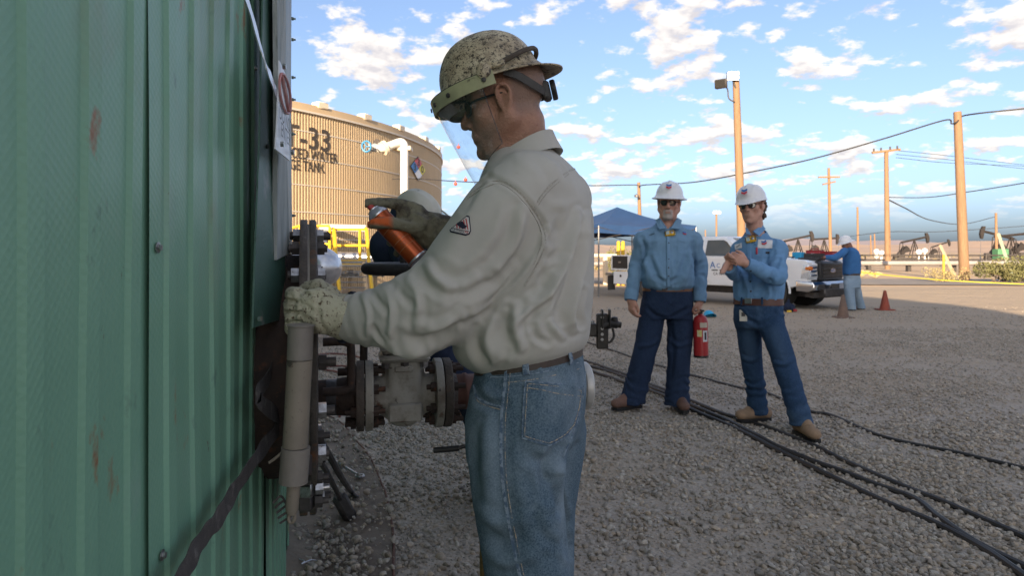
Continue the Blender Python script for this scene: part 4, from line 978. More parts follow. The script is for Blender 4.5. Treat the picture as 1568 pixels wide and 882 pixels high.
m = MB(); m.lathe([(.058, fr-.07), (.062, fr-.058), (FR, fr-.055), (FR+.001, fr-.053), (FR+.001, fr-.032), (FR-.001, fr-.030), (.05, fr-.030)], pO, pax, 56); m.build('outlet_flange', MAT['valve_grey'], GV)
sV = SDF(pp(-.2, -.2, -.2).clip(-9, 9)-.06, pp(.2, .3, .2)+.06, .0045)
sV.cone(pp(fl+.03), pp(fr-.05), .062, .062, .01)
sV.ell(pp(-.004, -.02), (.085, .080, .082), [pax, pu, pv], .02)
sV.cone(pp(-.004, -.01, 0), pp(-.004, .115, 0), .070, .068, .012)
for q in (-1, 1): sV.cone(pp(-.004+.035*q, -.04, -.05), pp(-.004+.035*q, .115, -.045), .020, .020, .008); sV.cone(pp(-.004, -.01, -.052), pp(fl+.03 if q < 0 else fr-.05, -.01, -.052), .012, .012, .006)
sV.ell(pp(-.004, -.088), (.045, .045, .02), [pax, pu, pv], .012)
V, Q = sV.mesh(2); link('valve_body', V, Q, MAT['valve_grey'], GV)
A3 = [pax, pu, pv]
m = MB(); m.box(pp(-.004, -.045, -.083), (.11, .018, .062), .006, A3); m.build('name_plate', MAT['valve_grey'], GV)
m = MB(); m.box(pp(-.008, .095, -.072), (.06, .012, .02), .004, A3); m.build('name_plate', MAT['valve_grey'], GV)
m = MB(); m.box(pp(-.004, .128), (.165, .165, .024), .012, A3); m.build('bonnet_flange', MAT['valve_grey'], GV)
m = MB(); m.box(pp(-.004, .158), (.160, .160, .026), .012, A3); m.lathe([(.062, 0), (.055, .03), (.035, .07), (.03, .1)], pp(-.004, .17), pv, 28); m.build('bonnet', MAT['valve_grey'], GV)
for a in (-.062, 0, .062):
    for b in (-.062, .062):
        c = pp(-.004+a, .1, b); m = MB(); m.cyl(c-pv*.004, c+pv*.085, .008, seg=10); m.hexnut(c, pv, .015, .016); m.hexnut(c+pv*.071, pv, .015, .014); m.build('bonnet_bolt', MAT['zinc'] if (a, b) == (.062, -.062) else MAT['iron'], GV)
m = MB()
for q in (-1, 1): m.tube([pp(-.004+.05*q, .24), pp(-.004+.045*q, .33), pp(-.004+.015*q, .40)], .012, 8)
m.cyl(pp(-.004, .25), pp(-.004, .46), .013); m.build('stem_yoke', MAT['iron'], GV)
hw = W(634, 411, 2.29); m = MB(); m.tube([hw+.155*(math.cos(t)*pax+math.sin(t)*pu) for t in np.linspace(0, 2*math.pi, 40, endpoint=False)], .020, 12, closed=True)
for t in (.4, 2.5, 4.6): m.cyl(hw, hw+.155*(math.cos(t)*pax+math.sin(t)*pu), .012)
m.lathe([(.03, -.03), (.03, .03)], hw, pv, 16); m.build('handwheel', M('black_rubber', (.018, .018, .018), (.03, .03, .03), rough=.6, bump=.2), GV)
for s_, nm in ((fl, 0), (fr-.03, 1)):
    for k in range(8):
        t = 2*math.pi*(k+.5)/8; c = pp(s_)+.092*(math.cos(t)*pu+math.sin(t)*pv)
        m = MB(); m.cyl(c-pax*.058, c+pax*.07, .0085, seg=10); m.hexnut(c+pax*(.032 if not nm else .028), pax, .0165, .017); m.hexnut(c-pax*(.04 if not nm else .044), pax, .0165, .017); m.build('flange_bolt', MAT['darkrust'], GV)
# blackened outlet pipe with its flange, ending in a pale cam coupling
OPp = thing('outlet_pipe', 'rusty outlet pipe behind the worker ending in a pale aluminium coupling', 'pipe', pp(sat(800))*np.array([1, 1, 0]))
m = MB(); m.lathe([(.05, fr-.026), (FR, fr-.026), (FR+.001, fr-.024), (FR+.001, fr-.002), (FR-.002, fr), (.068, fr+.002), (.060, fr+.02)], pO, pax, 56); m.build('flange', MAT['rustplate'], OPp)
MAT['rustpipe'] = M('red_rust', (.115, .050, .034), (.075, .036, .028), scale=10, rough=.8, bump=.35, bscale=60, spot=((.04, .028, .024), 9, (.58, .7)))
s1 = sat(892)
m = MB(); m.lathe([(.058, fr), (.058, fr+.04), (.062, fr+.046), (.062, fr+.056), (.057, fr+.062), (.057, s1-.1)], pO, pax, 36); m.build('pipe', MAT['rustpipe'], OPp)
MAT['castalu'] = M('cast_aluminium', (.56, .55, .52), (.42, .41, .39), scale=12, rough=.45, metal=.5, bump=.15, spot=((.22, .19, .15), 14, (.6, .72)))
m = MB(); m.lathe([(.070, s1-.12), (.078, s1-.1), (.078, s1-.03), (.072, s1-.028), (.072, s1-.01), (.080, s1-.006), (.084, s1+.004), (.084, s1+.014), (.078, s1+.02), (.066, s1+.02), (.064, s1-.05)], pO, pax, 44); m.build('coupling', MAT['castalu'], OPp)
m = MB(); m.box(pp(s1-.06, .085), (.04, .02, .02), .004, A3); m.build('cam_lever', MAT['castalu'], OPp)
for px in (815,):
    c = pp(sat(px)); m = MB(); m.cyl((c[0], c[1], 0), c-pv*.05, .03); m.build('pipe_stand', MAT['iron'], OPp)
# small lever valve low behind the jeans
LV = thing('lever_valve', 'small brass ball valve with a black rubber lever low beside the jeans', 'valve', W(722, 686, 2.22)*np.array([1, 1, 0]))
bar([W(664, 690, 2.2), W(690, 688, 2.2), W(703, 686.5, 2.2)], .0095, M('lever_grip', (.014, .014, .014), rough=.5), 'lever_grip', LV)
bar([W(703, 686, 2.2), W(712, 684, 2.2), W(722, 686, 2.21), W(738, 686, 2.22)], .0065, MAT['iron'], 'lever', LV)
m = MB(); m.lathe([(.012, -.04), (.02, -.035), (.024, 0), (.02, .035), (.012, .04)], W(740, 688, 2.22), pax, 16); m.cyl(W(740, 690, 2.22), np.append(W(740, 700, 2.22)[:2], 0.0), .012); m.build('valve_body', M('brass', (.30, .21, .08), (.16, .11, .05), scale=20, rough=.45, metal=.8), LV)

# ------------------------------------------------------------------ dirt apron by the tank, edging and tools
MAT['dirt'] = M('oily_dirt', (.215, .175, .135), (.15, .12, .095), scale=7, rough=.95, bump=.8, bscale=30, spot=[((.05, .042, .036), 2.2, (.57, .70)), ((.25, .21, .16), 60, (.62, .72))])
edge = [G(606, 905), G(606, 882), G(604, 830), G(590, 760), G(570, 716), G(548, 680), G(525, 655), G(500, 640), G(470, 632)]
V = []; Fc = []; nE = len(edge); MAT['rustpipe0'] = M('red_rusty_rod', (.16, .075, .05), (.10, .05, .036), scale=14, rough=.9); E2 = catmull(np.array([[p[0], p[1], 0] for p in edge]), 5); nt_ = 14
for i, e in enumerate(E2):
    d = np.array([e[0]-TC[0], e[1]-TC[1]]); d /= np.linalg.norm(d); inn = np.array([TC[0]+d[0]*(TR-.03), TC[1]+d[1]*(TR-.03)])
    for j in range(nt_):
        t = j/(nt_-1); x, y = e[0]*(1-t)+inn[0]*t, e[1]*(1-t)+inn[1]*t; V.append([x, y, .022+.05*t*t+.014*float(vnoise(np.array([[x*9, y*9, 0]]), 4)[0])*(t > 0)])
for i in range(len(E2)-1):
    for j in range(nt_-1): Fc.append([i*nt_+j, i*nt_+j+1, (i+1)*nt_+j+1, (i+1)*nt_+j])
tag(link('dirt_apron', V, Fc, MAT['dirt'], None, True), kind='structure')
m = MB(); m.tube([np.array([e[0]+.012*vnoise(np.array([[e[1]*5, 0, 0]]), 3)[0], e[1], .022]) for e in E2], .0055, 6); tag(m.build('edging_rod', MAT['rustpipe0'], origin=E2[10]), 'thin rusty rod edging the dirt beside the gravel', 'edging')
def onap(px, py, h=.06): 
    g = G(px, py); Y = (CAMZ-h)*F_PX/(py-HY); return W(px, py, Y)
TB = thing('pry_bar', 'long dark pry bar leaning from the bolts onto the dirt, thicker of the two', 'pry bar', onap(546, 758)); 
m = MB(); m.tube(catmull([W(482, 660, 2.35), W(500, 690, 2.5), W(522, 730, 2.7), W(537, 752, onap(537, 752)[1]), onap(548, 762, .05)], 5), [.0125]*20+[.006], 8); m.build('shaft', MAT['iron'], TB)
TH_ = thing('sledge_hammer', 'sledge hammer with its dark head on the dirt beside the pry bar', 'hammer', onap(528, 790, .02))
m = MB(); m.tube([W(482, 693, 2.3), W(500, 722, 2.45), onap(523, 768, .09)], .0105, 8); m.build('handle', MAT['iron'], TH_)
hc = onap(528, 778, .08); u_, v_, d_ = frame(nrm([.35, .3, -.9])); m = MB(); m.box(hc, (.062, .062, .15), .014, [u_, v_, d_]); m.build('head', MAT['iron'], TH_)
TW = thing('spanner', 'thin steel spanner lying on the dirt right of the pry bar', 'spanner', onap(540, 725, .03))
m = MB(); m.tube([onap(513, 706, .04), onap(551, 729, .04)], .007, 6); m.tube([onap(551, 729, .04)+.022*np.array([math.cos(t), math.sin(t), 0]) for t in np.linspace(0, 2*math.pi, 12, endpoint=False)], .007, 6, closed=True); m.build('shaft', MAT['steel'], TW)
m = MB(); m.tube(catmull([onap(458, 857, .06), onap(466, 860, .065), onap(462, 864, .065), onap(476, 858, .065), onap(485, 859, .06)], 5), .0025, 5); tag(m.build('wire_scrap', MAT['alu'], origin=onap(470, 860, .05)), 'twist of shiny wire lying on the dirt at the foot of the tank', 'wire')
# thin red hose lying behind the valve
MAT['redhose'] = M('red_hose', (.20, .075, .065), rough=.6)
m = MB(); m.tube(catmull([G(480, 545), G(515, 543), G(548, 548), G(565, 556), G(552, 563), G(515, 562), G(490, 566), G(520, 572), G(540, 580), G(536, 600), G(520, 640)], 8)+np.array([0, 0, .012]), .011, 6)
tag(m.build('air_hose', MAT['redhose'], origin=G(540, 560)), 'thin red hose looped on the gravel behind the gate valve', 'hose')
# black cables across the yard
MAT['cable'] = M('black_cable', (.016, .016, .017), (.028, .027, .026), scale=4, rough=.55)
def cable(pts, r, lb, lift=0):
    P = catmull([G(*p) for p in pts], 14)
    for p in P: p[2] = zg(p[0], p[1])+r*.8+lift
    m = MB(); m.tube(P, r, 8); tag(m.build('black_cable', MAT['cable'], origin=P[0]), lb, 'cable', 'black cables on the gravel')
cable([(880, 520), (904, 526), (958, 545), (1010, 563), (1090, 584), (1145, 599), (1180, 607), (1240, 633), (1272, 640), (1350, 671), (1450, 694), (1568, 722), (1660, 748)], .013, 'thin lone black cable farthest back on the gravel')
cable([(890, 552), (930, 566), (1000, 592), (1060, 617), (1125, 642), (1190, 664), (1260, 693), (1330, 727), (1380, 747), (1470, 785), (1568, 826), (1660, 868)], .016, 'black cable passing under the boots, uppermost of the bundle')
cable([(890, 560), (930, 570), (1000, 597), (1060, 623), (1110, 645), (1175, 680), (1250, 712), (1330, 742), (1400, 768), (1440, 800), (1490, 832), (1568, 872), (1660, 915)], .017, 'black cable crossing over the middle of the bundle')
cable([(890, 566), (930, 579), (1000, 603), (1060, 630), (1110, 652), (1180, 688), (1260, 728), (1340, 766), (1420, 802), (1500, 840), (1560, 882), (1620, 925)], .017, 'black cable lowest of the bundle, nearest the camera')

# ------------------------------------------------------------------ gravel stones: uncountable, one object
MAT['stone'] = M('gravel_stones', (.47, .43, .37), (.33, .297, .255), scale=2.0, rough=.95, bump=.25, bscale=60, contrast=(.25, .75), coords='Object')
def stone_rand(m):
    nt = m.node_tree; N = nt.nodes.new; L = nt.links.new; b = nt.nodes['Principled BSDF']; src = b.inputs['Base Color'].links[0].from_socket
    a = N('ShaderNodeAttribute'); a.attribute_name = 'tone'; a.attribute_type = 'INSTANCER'; mp = N('ShaderNodeMapRange'); mp.inputs[3].default_value = .42; mp.inputs[4].default_value = 1.22; L(a.outputs['Fac'], mp.inputs[0])
    a2 = N('ShaderNodeAttribute'); a2.attribute_name = 'warm'; a2.attribute_type = 'INSTANCER'
    hs = N('ShaderNodeMixRGB'); hs.blend_type = 'MULTIPLY'; hs.inputs[0].default_value = 1; L(src, hs.inputs[1])
    wm = N('ShaderNodeMixRGB'); L(a2.outputs['Fac'], wm.inputs[0]); wm.inputs[1].default_value = (.96, .98, 1, 1); wm.inputs[2].default_value = (1.0, .90, .78, 1); 
    vm = N('ShaderNodeMixRGB'); vm.blend_type = 'MULTIPLY'; vm.inputs[0].default_value = 1; L(wm.outputs[0], vm.inputs[1]); L(mp.outputs[0], vm.inputs[2]); L(vm.outputs[0], hs.inputs[2]); L(hs.outputs[0], b.inputs['Base Color'])
stone_rand(MAT['stone'])
def gravel():
    col = bpy.data.collections.new('stone_shapes')
    for k in range(9):
        bm = bmesh.new(); bmesh.ops.create_icosphere(bm, subdivisions=2 if k < 9 else 1, radius=1)
        sc = np.array([1, random.uniform(.65, .95), random.uniform(.45, .72)])
        for v in bm.verts:
            n = vnoise(np.array([v.co[:]])*1.3+k*7, 31)[0]; n2 = vnoise(np.array([v.co[:]])*2.6+k*3, 32)[0]; c = np.array(v.co[:])*(1+.28*n+.12*n2)*sc; v.co = c
        for _ in range(4):   # chipped flats
            d = Vector(nrm(rng.normal(size=3))); lim = random.uniform(.45, .7)
            for v in bm.verts:
                q = v.co.dot(d)
                if q > lim: v.co -= d*(q-lim)*.9
        me = bpy.data.meshes.new('stone'); bm.to_mesh(me); bm.free(); me.materials.append(MAT['stone']); me.shade_smooth(); me.set_sharp_from_angle(angle=R(48)); o = bpy.data.objects.new('stone', me); col.objects.link(o)
    P = []; 
    def scatter(n, y0, y1, smin, smax, power):
        y = (rng.random(n)*(y1**2-y0**2)+y0**2)**.5; x = (rng.random(n)*1.86-.78)*y
        s = smin+(smax-smin)*rng.random(n)**power; return np.column_stack([x, y, s])
    A = np.vstack([scatter(72000, 2.3, 5.2, .0062, .0200, 1.7), scatter(120000, 5.0, 11.5, .006, .0165, 1.8), scatter(16000, 11, 16, .008, .018, 1.6), scatter(55000, 2.3, 4.4, .003, .006, 1.0)])
    d = np.hypot(A[:, 0]-TC[0], A[:, 1]-TC[1]); keep = d > TR+.05
    # dirt apron: sparse stones only
    ex = np.interp(A[:, 1], E2[:, 1], E2[:, 0], left=9, right=-9) if E2[0, 1] < E2[-1, 1] else np.interp(A[:, 1], E2[::-1, 1], E2[::-1, 0])
    inside = (A[:, 0] < ex) & (A[:, 1] < E2[:, 1].max()) & (A[:, 1] > 2.5)
    bare = vnoise(np.column_stack([A[:, :2]*.9, 0*A[:, 0]]), 8)+.5*vnoise(np.column_stack([A[:, :2]*2.7, 0*A[:, 0]]), 9)
    keep &= (~inside) | (rng.random(len(A)) < .42)
    keep &= (bare < np.where(A[:, 1] > 5.5, .10, .26)) | (rng.random(len(A)) < .30)
    A = A[keep]; inside = inside[keep]; n = len(A)
    z = .004+yard_z(A[:, :2])*np.clip((25.5-A[:, 1])/6, 0, 1)+A[:, 2]*(.12+.35*rng.random(n)); z[inside] += .03
    me = bpy.data.meshes.new('gravel'); me.from_pydata(np.column_stack([A[:, :2], z]).tolist(), [], [])
    def at(nm, ty, arr, key): a = me.attributes.new(nm, ty, 'POINT'); a.data.foreach_set(key, np.ascontiguousarray(arr, dtype=np.float32 if ty != 'INT' else np.int32).ravel())
    at('size', 'FLOAT', A[:, 2], 'value'); rot = np.column_stack([rng.normal(size=n)*.45, rng.normal(size=n)*.45, rng.random(n)*6.28]); at('rot', 'FLOAT_VECTOR', rot, 'vector'); at('pick', 'INT', rng.integers(0, 9, n), 'value')
    tone = np.clip(rng.normal(.5, .2, n), 0, 1); at('tone', 'FLOAT', tone, 'value'); at('warm', 'FLOAT', rng.random(n)**1.5, 'value')
    o = bpy.data.objects.new('gravel', me); COL.objects.link(o); tag(o, kind='stuff')
    ng = bpy.data.node_groups.new('gravel_scatter', 'GeometryNodeTree'); ng.interface.new_socket('Geometry', in_out='INPUT', socket_type='NodeSocketGeometry'); ng.interface.new_socket('Geometry', in_out='OUTPUT', socket_type='NodeSocketGeometry')
    N = ng.nodes.new; L = ng.links.new; gi = N('NodeGroupInput'); go = N('NodeGroupOutput'); ip = N('GeometryNodeInstanceOnPoints'); ci = N('GeometryNodeCollectionInfo'); ci.inputs['Collection'].default_value = col; ci.inputs['Separate Children'].default_value = True
    def na(nm, ty): q = N('GeometryNodeInputNamedAttribute'); q.data_type = ty; q.inputs['Name'].default_value = nm; return q.outputs[0]
    L(gi.outputs[0], ip.inputs['Points']); L(ci.outputs[0], ip.inputs['Instance']); ip.inputs['Pick Instance'].default_value = True
    L(na('pick', 'INT'), ip.inputs['Instance Index']); L(na('size', 'FLOAT'), ip.inputs['Scale'])
    er = N('FunctionNodeEulerToRotation'); L(na('rot', 'FLOAT_VECTOR'), er.inputs[0]); L(er.outputs[0], ip.inputs['Rotation']); L(ip.outputs[0], go.inputs[0])
    md = o.modifiers.new('scatter', 'NODES'); md.node_group = ng
gravel()
# ------------------------------------------------------------------ people: shared sculpting
MAT['skin'] = M('weathered_skin', (.40, .205, .145), (.31, .145, .10), scale=22, rough=.55, bump=.25, bscale=130, spot=((.25, .10, .07), 45, (.62, .76)))
MAT['skin_dark'] = M('tanned_skin', (.30, .145, .095), (.22, .10, .066), scale=24, rough=.5, bump=.35, bscale=120, spot=((.17, .072, .048), 50, (.6, .75)))
for k in ('skin', 'skin_dark'): MAT[k].node_tree.nodes['Principled BSDF'].inputs['Subsurface Weight'].default_value = 0.0
MAT['tee'] = M('lens_dark', (.02, .02, .022), rough=.08, spec=.8)
MAT['frame_black'] = M('black_plastic', (.015, .015, .016), rough=.35)
MAT['hair_brown'] = M('brown_hair', (.050, .032, .020), (.09, .058, .036), scale=40, rough=.6, stretch=(1, 1, .3), bump=.8, bscale=90)
def axes(fwd, up=(0, 0, 1)):
    f = nrm(fwd); l = nrm(np.cross(up, f)); u = np.cross(f, l); return f, l, u
class Head:
    """local frame: x out of the face, y to the person's left, z to the crown; origin between the ears"""
    def __init__(s, o, yaw_dir, pitch=0, roll=0, sc=1.0):
        f = nrm([yaw_dir[0], yaw_dir[1], 0]); l = np.array([-f[1], f[0], 0]); u = np.array([0, 0, 1.])
        cp, sp = math.cos(pitch), math.sin(pitch); f2 = f*cp-u*sp; u2 = u*cp+f*sp       # pitch > 0 looks down
        cr, sr = math.cos(roll), math.sin(roll); l3 = l*cr+u2*sr; u3 = u2*cr-l*sr
        s.o = np.asarray(o, float); s.ax = np.array([f2, l3, u3]); s.sc = sc
    def p(s, x, y, z): return s.o+(np.array([x, y, z])*s.sc)@s.ax
    def d(s, x, y, z): return np.array([x, y, z])@s.ax
    def pts(s, A): return s.o+(np.asarray(A, float)*s.sc)@s.ax
def sculpt_head(S, H, jowl=0.0, fine=True, neck=.058, neck_to=None):
    c = H.sc
    def E(x, y, z, rx, ry, rz, k=.012, sub=False): S.ell(H.p(x, y, z), np.array([rx, ry, rz])*c, H.ax, k*c, sub)
    def C(a, b, r1, r2, k=.008, sub=False): S.cone(H.p(*a), H.p(*b), r1*c, r2*c, k*c, sub)
    E(-.012, 0, .045, .098, .076, .086); E(.030, 0, .030, .064, .066, .070)
    E(.035, 0, -.035, .060, .058, .080, .02)
    for q in (-1, 1):
        C((-.005, q*.056, -.045), (.062, q*.022, -.098), .026+jowl, .021+jowl*.7, .02)
        E(.058, q*.042, -.018, .028, .026, .024, .015)
        C((.082, q*.010, .028), (.068, q*.048, .030), .012, .012, .012)
    C((.076, 0, -.100), (.082, 0, -.104), .022+jowl*.4, .020, .014)
    for q in (-1, 1):
        E(.092, q*.031, .006, .016, .019, .013, .010, True)
        E(.076, q*.031, .005, .0155, .016, .0125, .003)
        C((.090, q*.022, .016), (.081, q*.046, .012), .0045, .004, .004)
    C((.088, 0, .020), (.112, 0, -.020), .0095, .0125, .009); C((.112, 0, -.020), (.114, 0, -.027), .0125, .0118, .004)
    for q in (-1, 1): E(.100, q*.0135, -.030, .0125, .0085, .0095, .006)
    for q in (-1, 1): E(.103, q*.0075, -.038, .006, .0035, .004, .002, True)
    E(.082, 0, -.062, .022, .034, .024, .012)
    C((.097, -.014, -.060), (.097, .014, -.060), .0058, .0058, .005); C((.094, -.022, -.064), (.098, 0, -.061), .004, .005, .004); C((.094, .022, -.064), (.098, 0, -.061), .004, .005, .004)
    C((.093, -.016, -.0735), (.093, .016, -.0735), .0068, .0068, .005)
    C((.103, -.020, -.0668), (.103, .020, -.0668), .0032, .0032, .003, True)
    for q in (-1, 1):   # folds from nose to mouth
        C((.096, q*.022, -.034), (.084, q*.036, -.068), .0035, .003, .004, True)
        C((.078, q*.040, -.055), (.066, q*.047, -.085), .003, .0025, .005, True)
    for q in (-1, 1):   # ears
        tilt = .010
        E(-.006, q*.076, .000, .018, .010, .030, .008)
        rim = [(.008, q*.077, -.020), (.012, q*.081, .004), (.010, q*.085, .024), (-.004, q*.090, .033), (-.018, q*.091, .024), (-.021, q*.089, .004), (-.014, q*.085, -.018), (-.003, q*.079, -.031), (.004, q*.077, -.026)]
        S.chain([H.p(*r) for r in rim], [.0052*c]*len(rim), .004*c, 3)
        S.chain([H.p(-.002, q*.084, .018), H.p(-.012, q*.085, .004), H.p(-.008, q*.083, -.012)], [.004*c]*3, .003*c, 3)
        E(.001, q*.089, .002, .0085, .009, .013, .004, True); E(-.0, q*.090, .018, .007, .007, .008, .004, True)
    if neck_to is not None:
        b = H.p(-.030, 0, -.055); S.cone(b, neck_to, neck*c, (neck+.008)*c, .02); S.cone(H.p(.035, 0, -.085), np.asarray(neck_to)+H.ax[0]*.02, .035*c, .045, .03)
        for q in (-1, 1): S.cone(H.p(-.018, q*.058, -.045), np.asarray(neck_to)+H.d(.05, q*.018, 0)*1.0, .012, .012, .012)
def sculpt_hand(S, wr, x, y, z, sc=1.0, curl=(20, 25, 20), spread=.0, thumb=None, fat=1.0, finger_curl=None, skip=(), k=.004):
    """wr wrist, x towards the fingers, y towards the thumb, z the back of the hand"""
    wr = np.asarray(wr, float); A = np.array([nrm(x), nrm(y), nrm(z)])
    def P(a, b, c): return wr+(np.array([a, b, c])*sc)@A
    S.cone(P(-.02, 0, 0), P(.02, 0, 0), .026*sc*fat, .026*sc*fat, .01)
    S.ell(P(.052, .002, -.002), np.array([.050, .040, .0165*fat])*sc, A, .008)
    S.cone(P(.078, .030, 0), P(.082, -.030, -.002), .0125*sc*fat, .011*sc*fat, .008)
    S.ell(P(.035, .024, -.012), np.array([.032, .018, .016])*sc, A, .008)
    by = (.031, .0105, -.0105, -.031); L = (.076, .084, .078, .062); rr = (.0090, .0092, .0088, .0078)
    tips = []
    for i in range(4):
        if i in skip: continue
        cu = finger_curl[i] if finger_curl else curl; a = 0; p = np.array([.086-.004*abs(i-1), by[i], -.001]); pts = [P(*p)]; 
        for j, fr in enumerate((.46, .30, .24)):
            a += R(cu[j]); d = np.array([math.cos(a), spread*(1.5-i)*math.cos(a), -math.sin(a)]); p = p+d*L[i]*fr; pts.append(P(*p))
        r = rr[i]*sc*fat; q = [pts[0], (pts[0]+pts[1])/2, pts[1], (pts[1]+pts[2])/2, pts[2], pts[3]]
        D = [r*1.06, r*.98, r*1.05, r*.93, r*.96, r*.80]
        for (u, v, r1, r2) in zip(q[:-1], q[1:], D[:-1], D[1:]): S.cone(u, v, r1, r2, k*.6)
        tips.append(pts[-1])
    th = thumb or [(.022, .030, -.010), (.048, .052, -.020), (.072, .058, -.030), (.092, .056, -.036)]
    th = [P(*t) for t in th]; tr = [.0145*sc*fat, .0115*sc*fat, .0105*sc*fat, .0080*sc*fat]
    for i in range(3): S.cone(th[i], th[i+1], tr[i], tr[i+1], k)
    return tips, P
def wrinkle(V, Q, amp, scale, seed, mask=None):
    N = normals(V, Q); P = V*np.asarray(scale); d = .6*ridged(P, seed)+.4*ridged(P*2.1+5, seed+1); d = d-d.mean()
    if mask is not None: d = d*mask
    return V+N*(amp*d)[:, None]
def rings(V, Q, a, b, amp, n, seed, r=.2, lo=0., hi=1., skew=.4):
    """gathered cloth: uneven ridges across a limb from a to b"""
    a = np.asarray(a); b = np.asarray(b); ba = b-a; L = np.linalg.norm(ba); t = ((V-a)@ba)/L**2; rad = np.linalg.norm(V-a-t[:, None]*ba, axis=1)
    m = np.clip((t-lo)/.12, 0, 1)*np.clip((hi-t)/.12, 0, 1)*(rad < r); N = normals(V, Q)
    nz = vnoise(V*9+seed*3.3, seed); nz2 = vnoise(V*22, seed+1)
    ph = t*n*2*math.pi+skew*4*nz+1.2*nz2; w = np.cos(ph); w = np.sign(w)*np.abs(w)**.8
    return V+N*(amp*m*w*(.55+.45*vnoise(V*7+9, seed+2)))[:, None]

# hard hat: a lofted shell with brim
def hard_hat(name, H, parent, mat, rx=.134, ry=.110, rz=.112, z0=.052, brim=lambda a: .018, droop=.010, ridge=.006, tilt=0, cx=-.008):
    na, nr = 64, 14; ct, st_ = math.cos(tilt), math.sin(tilt)
    def T(x, y, z): x2 = cx+x*ct+z*st_; z2 = z0-x*st_+z*ct; return H.p(x2, y, z2)
    def shell(off):
        V = []
        for i in range(nr+3):
            for k in range(na):
                a = 2*math.pi*k/na; ca, sa = math.cos(a), math.sin(a)
                if i < 3:
                    bw = brim(a)*(1-i/3)+.001; r0x, r0y = rx+bw+off*.3, ry+bw+off*.3; n = 2.15
                    q = (abs(ca)**n+abs(sa)**n)**(-1/n); z = -droop*(bw/.05)-.004+off*1.0+.006*i/3
                    x_, y_ = r0x*q*ca, r0y*q*sa
                else:
                    t = (i-2)/nr*math.pi/2; c2 = max(math.cos(t), 0)**.86; n = 2.15; q = (abs(ca)**n+abs(sa)**n)**(-1/n)
                    x_, y_ = (rx+off)*q*ca*c2, (ry+off)*q*sa*c2; z = (rz+off)*math.sin(t)**.92+.004
                    rd = ridge*math.exp(-(y_/.016)**2)*math.sin(t)**.6*(1 if off >= 0 else 0); z += rd; 
                    rd2 = ridge*.6*math.exp(-((abs(y_)-.052)/.010)**2)*math.sin(2*t)*(1 if off >= 0 else 0); x_ *= 1+rd2*3; z += rd2
                V.append(T(x_, y_, z))
            
        return V
    V1 = shell(0.0); V2 = shell(-.0035); n1 = len(V1); Fc = []
    for i in range(nr+2):
        for k in range(na):
            j = (k+1) % na; q = [i*na+k, i*na+j, (i+1)*na+j, (i+1)*na+k]; Fc += [q, [n1+x for x in q[::-1]]]
    for k in range(na): j = (k+1) % na; Fc.append([k, n1+k, n1+j, j])
    Fc.append([(nr+2)*na+k for k in range(na)]); Fc.append([n1+(nr+2)*na+k for k in range(na)][::-1])
    o = link(name, V1+V2, Fc, mat, parent); m = MB()
    return o, T
def glasses(H, parent, mat_l, dark=True, wide=.066, wrap=.022):
    g = thing('glasses', None, None); g.parent = parent; o = None
    m = MB()
    for q in (-1, 1):
        L = [(.100, q*.006, .010), (.101, q*.012, .020), (.096, q*.034, .022), (.086, q*.052, .018), (.082, q*.056, .006), (.088, q*.048, -.010), (.097, q*.030, -.013), (.102, q*.012, -.006)]
        m.tube(catmull([H.p(*l) for l in L]+[H.p(*L[0])], 4), .0026*H.sc, 6)
        m.tube(catmull([H.p(.083, q*.056, .012), H.p(.060, q*.071, .014), H.p(.0, q*.081, .014), H.p(-.02, q*.082, .008)], 5), .0030*H.sc, 6)
    m.tube([H.p(.1, -.008, .012), H.p(.102, 0, .014), H.p(.1, .008, .012)], .0028*H.sc, 6)
    fr = m.build('glasses', MAT['frame_black'], parent); bpy.data.objects.remove(g)
    for q in (-1, 1):
        L = [(.101, q*.012, .020), (.096, q*.034, .022), (.086, q*.052, .018), (.082, q*.056, .006), (.088, q*.048, -.010), (.097, q*.030, -.013), (.102, q*.012, -.006), (.1, q*.006, .010)]
        m = MB(); c = H.p(.099, q*.03, .005); m.add([c]+[H.p(*l) for l in L]+[H.p(x-.003, y, z) for x, y, z in L], [[0, 1+i, 1+(i+1) % 8] for i in range(8)]+[[1+i, 9+i, 9+(i+1) % 8, 1+(i+1) % 8] for i in range(8)]); m.build('lens', mat_l, fr)
    return fr
def boot(S, ank, toe_dir, ln=.27, k=.015):
    ank = np.asarray(ank, float); d = nrm([toe_dir[0], toe_dir[1], 0]); s = np.array([-d[1], d[0], 0]); z0 = ank[2]
    A = np.array([d, s, [0, 0, 1.]])
    S.cone(ank+np.array([0, 0, .115]), ank+np.array([0, 0, .07]), .046, .046, k); S.cone(ank-d*.035+np.array([0, 0, .045]), ank+d*.05+np.array([0, 0, .05]), .040, .043, k)
    S.ell(ank-d*.048+np.array([0, 0, .042]), (.046, .038, .042), A, k)
    S.ell(ank+d*.115+np.array([0, 0, .043]), (.085, .048, .042), A, k); S.ell(ank+d*.165+np.array([0, 0, .038]), (.045, .045, .037), A, k)
    S.cone(ank+np.array([0, 0, .10])+d*.02, ank+d*.10+np.array([0, 0, .065]), .042, .038, k)
def sole(m, ank, toe_dir):
    ank = np.asarray(ank, float); d = nrm([toe_dir[0], toe_dir[1], 0]); s = np.array([-d[1], d[0], 0]); pts = [(-.085, .03), (-.09, 0), (-.085, -.03), (-.04, -.040), (.05, -.042), (.13, -.05), (.185, -.042), (.213, -.018), (.216, .012), (.195, .04), (.13, .05), (.05, .040), (-.04, .040)]
    m.prism([(a*.93+.004, b*.90) for a, b in pts], ank+np.array([0, 0, .0]), d, s, .026)
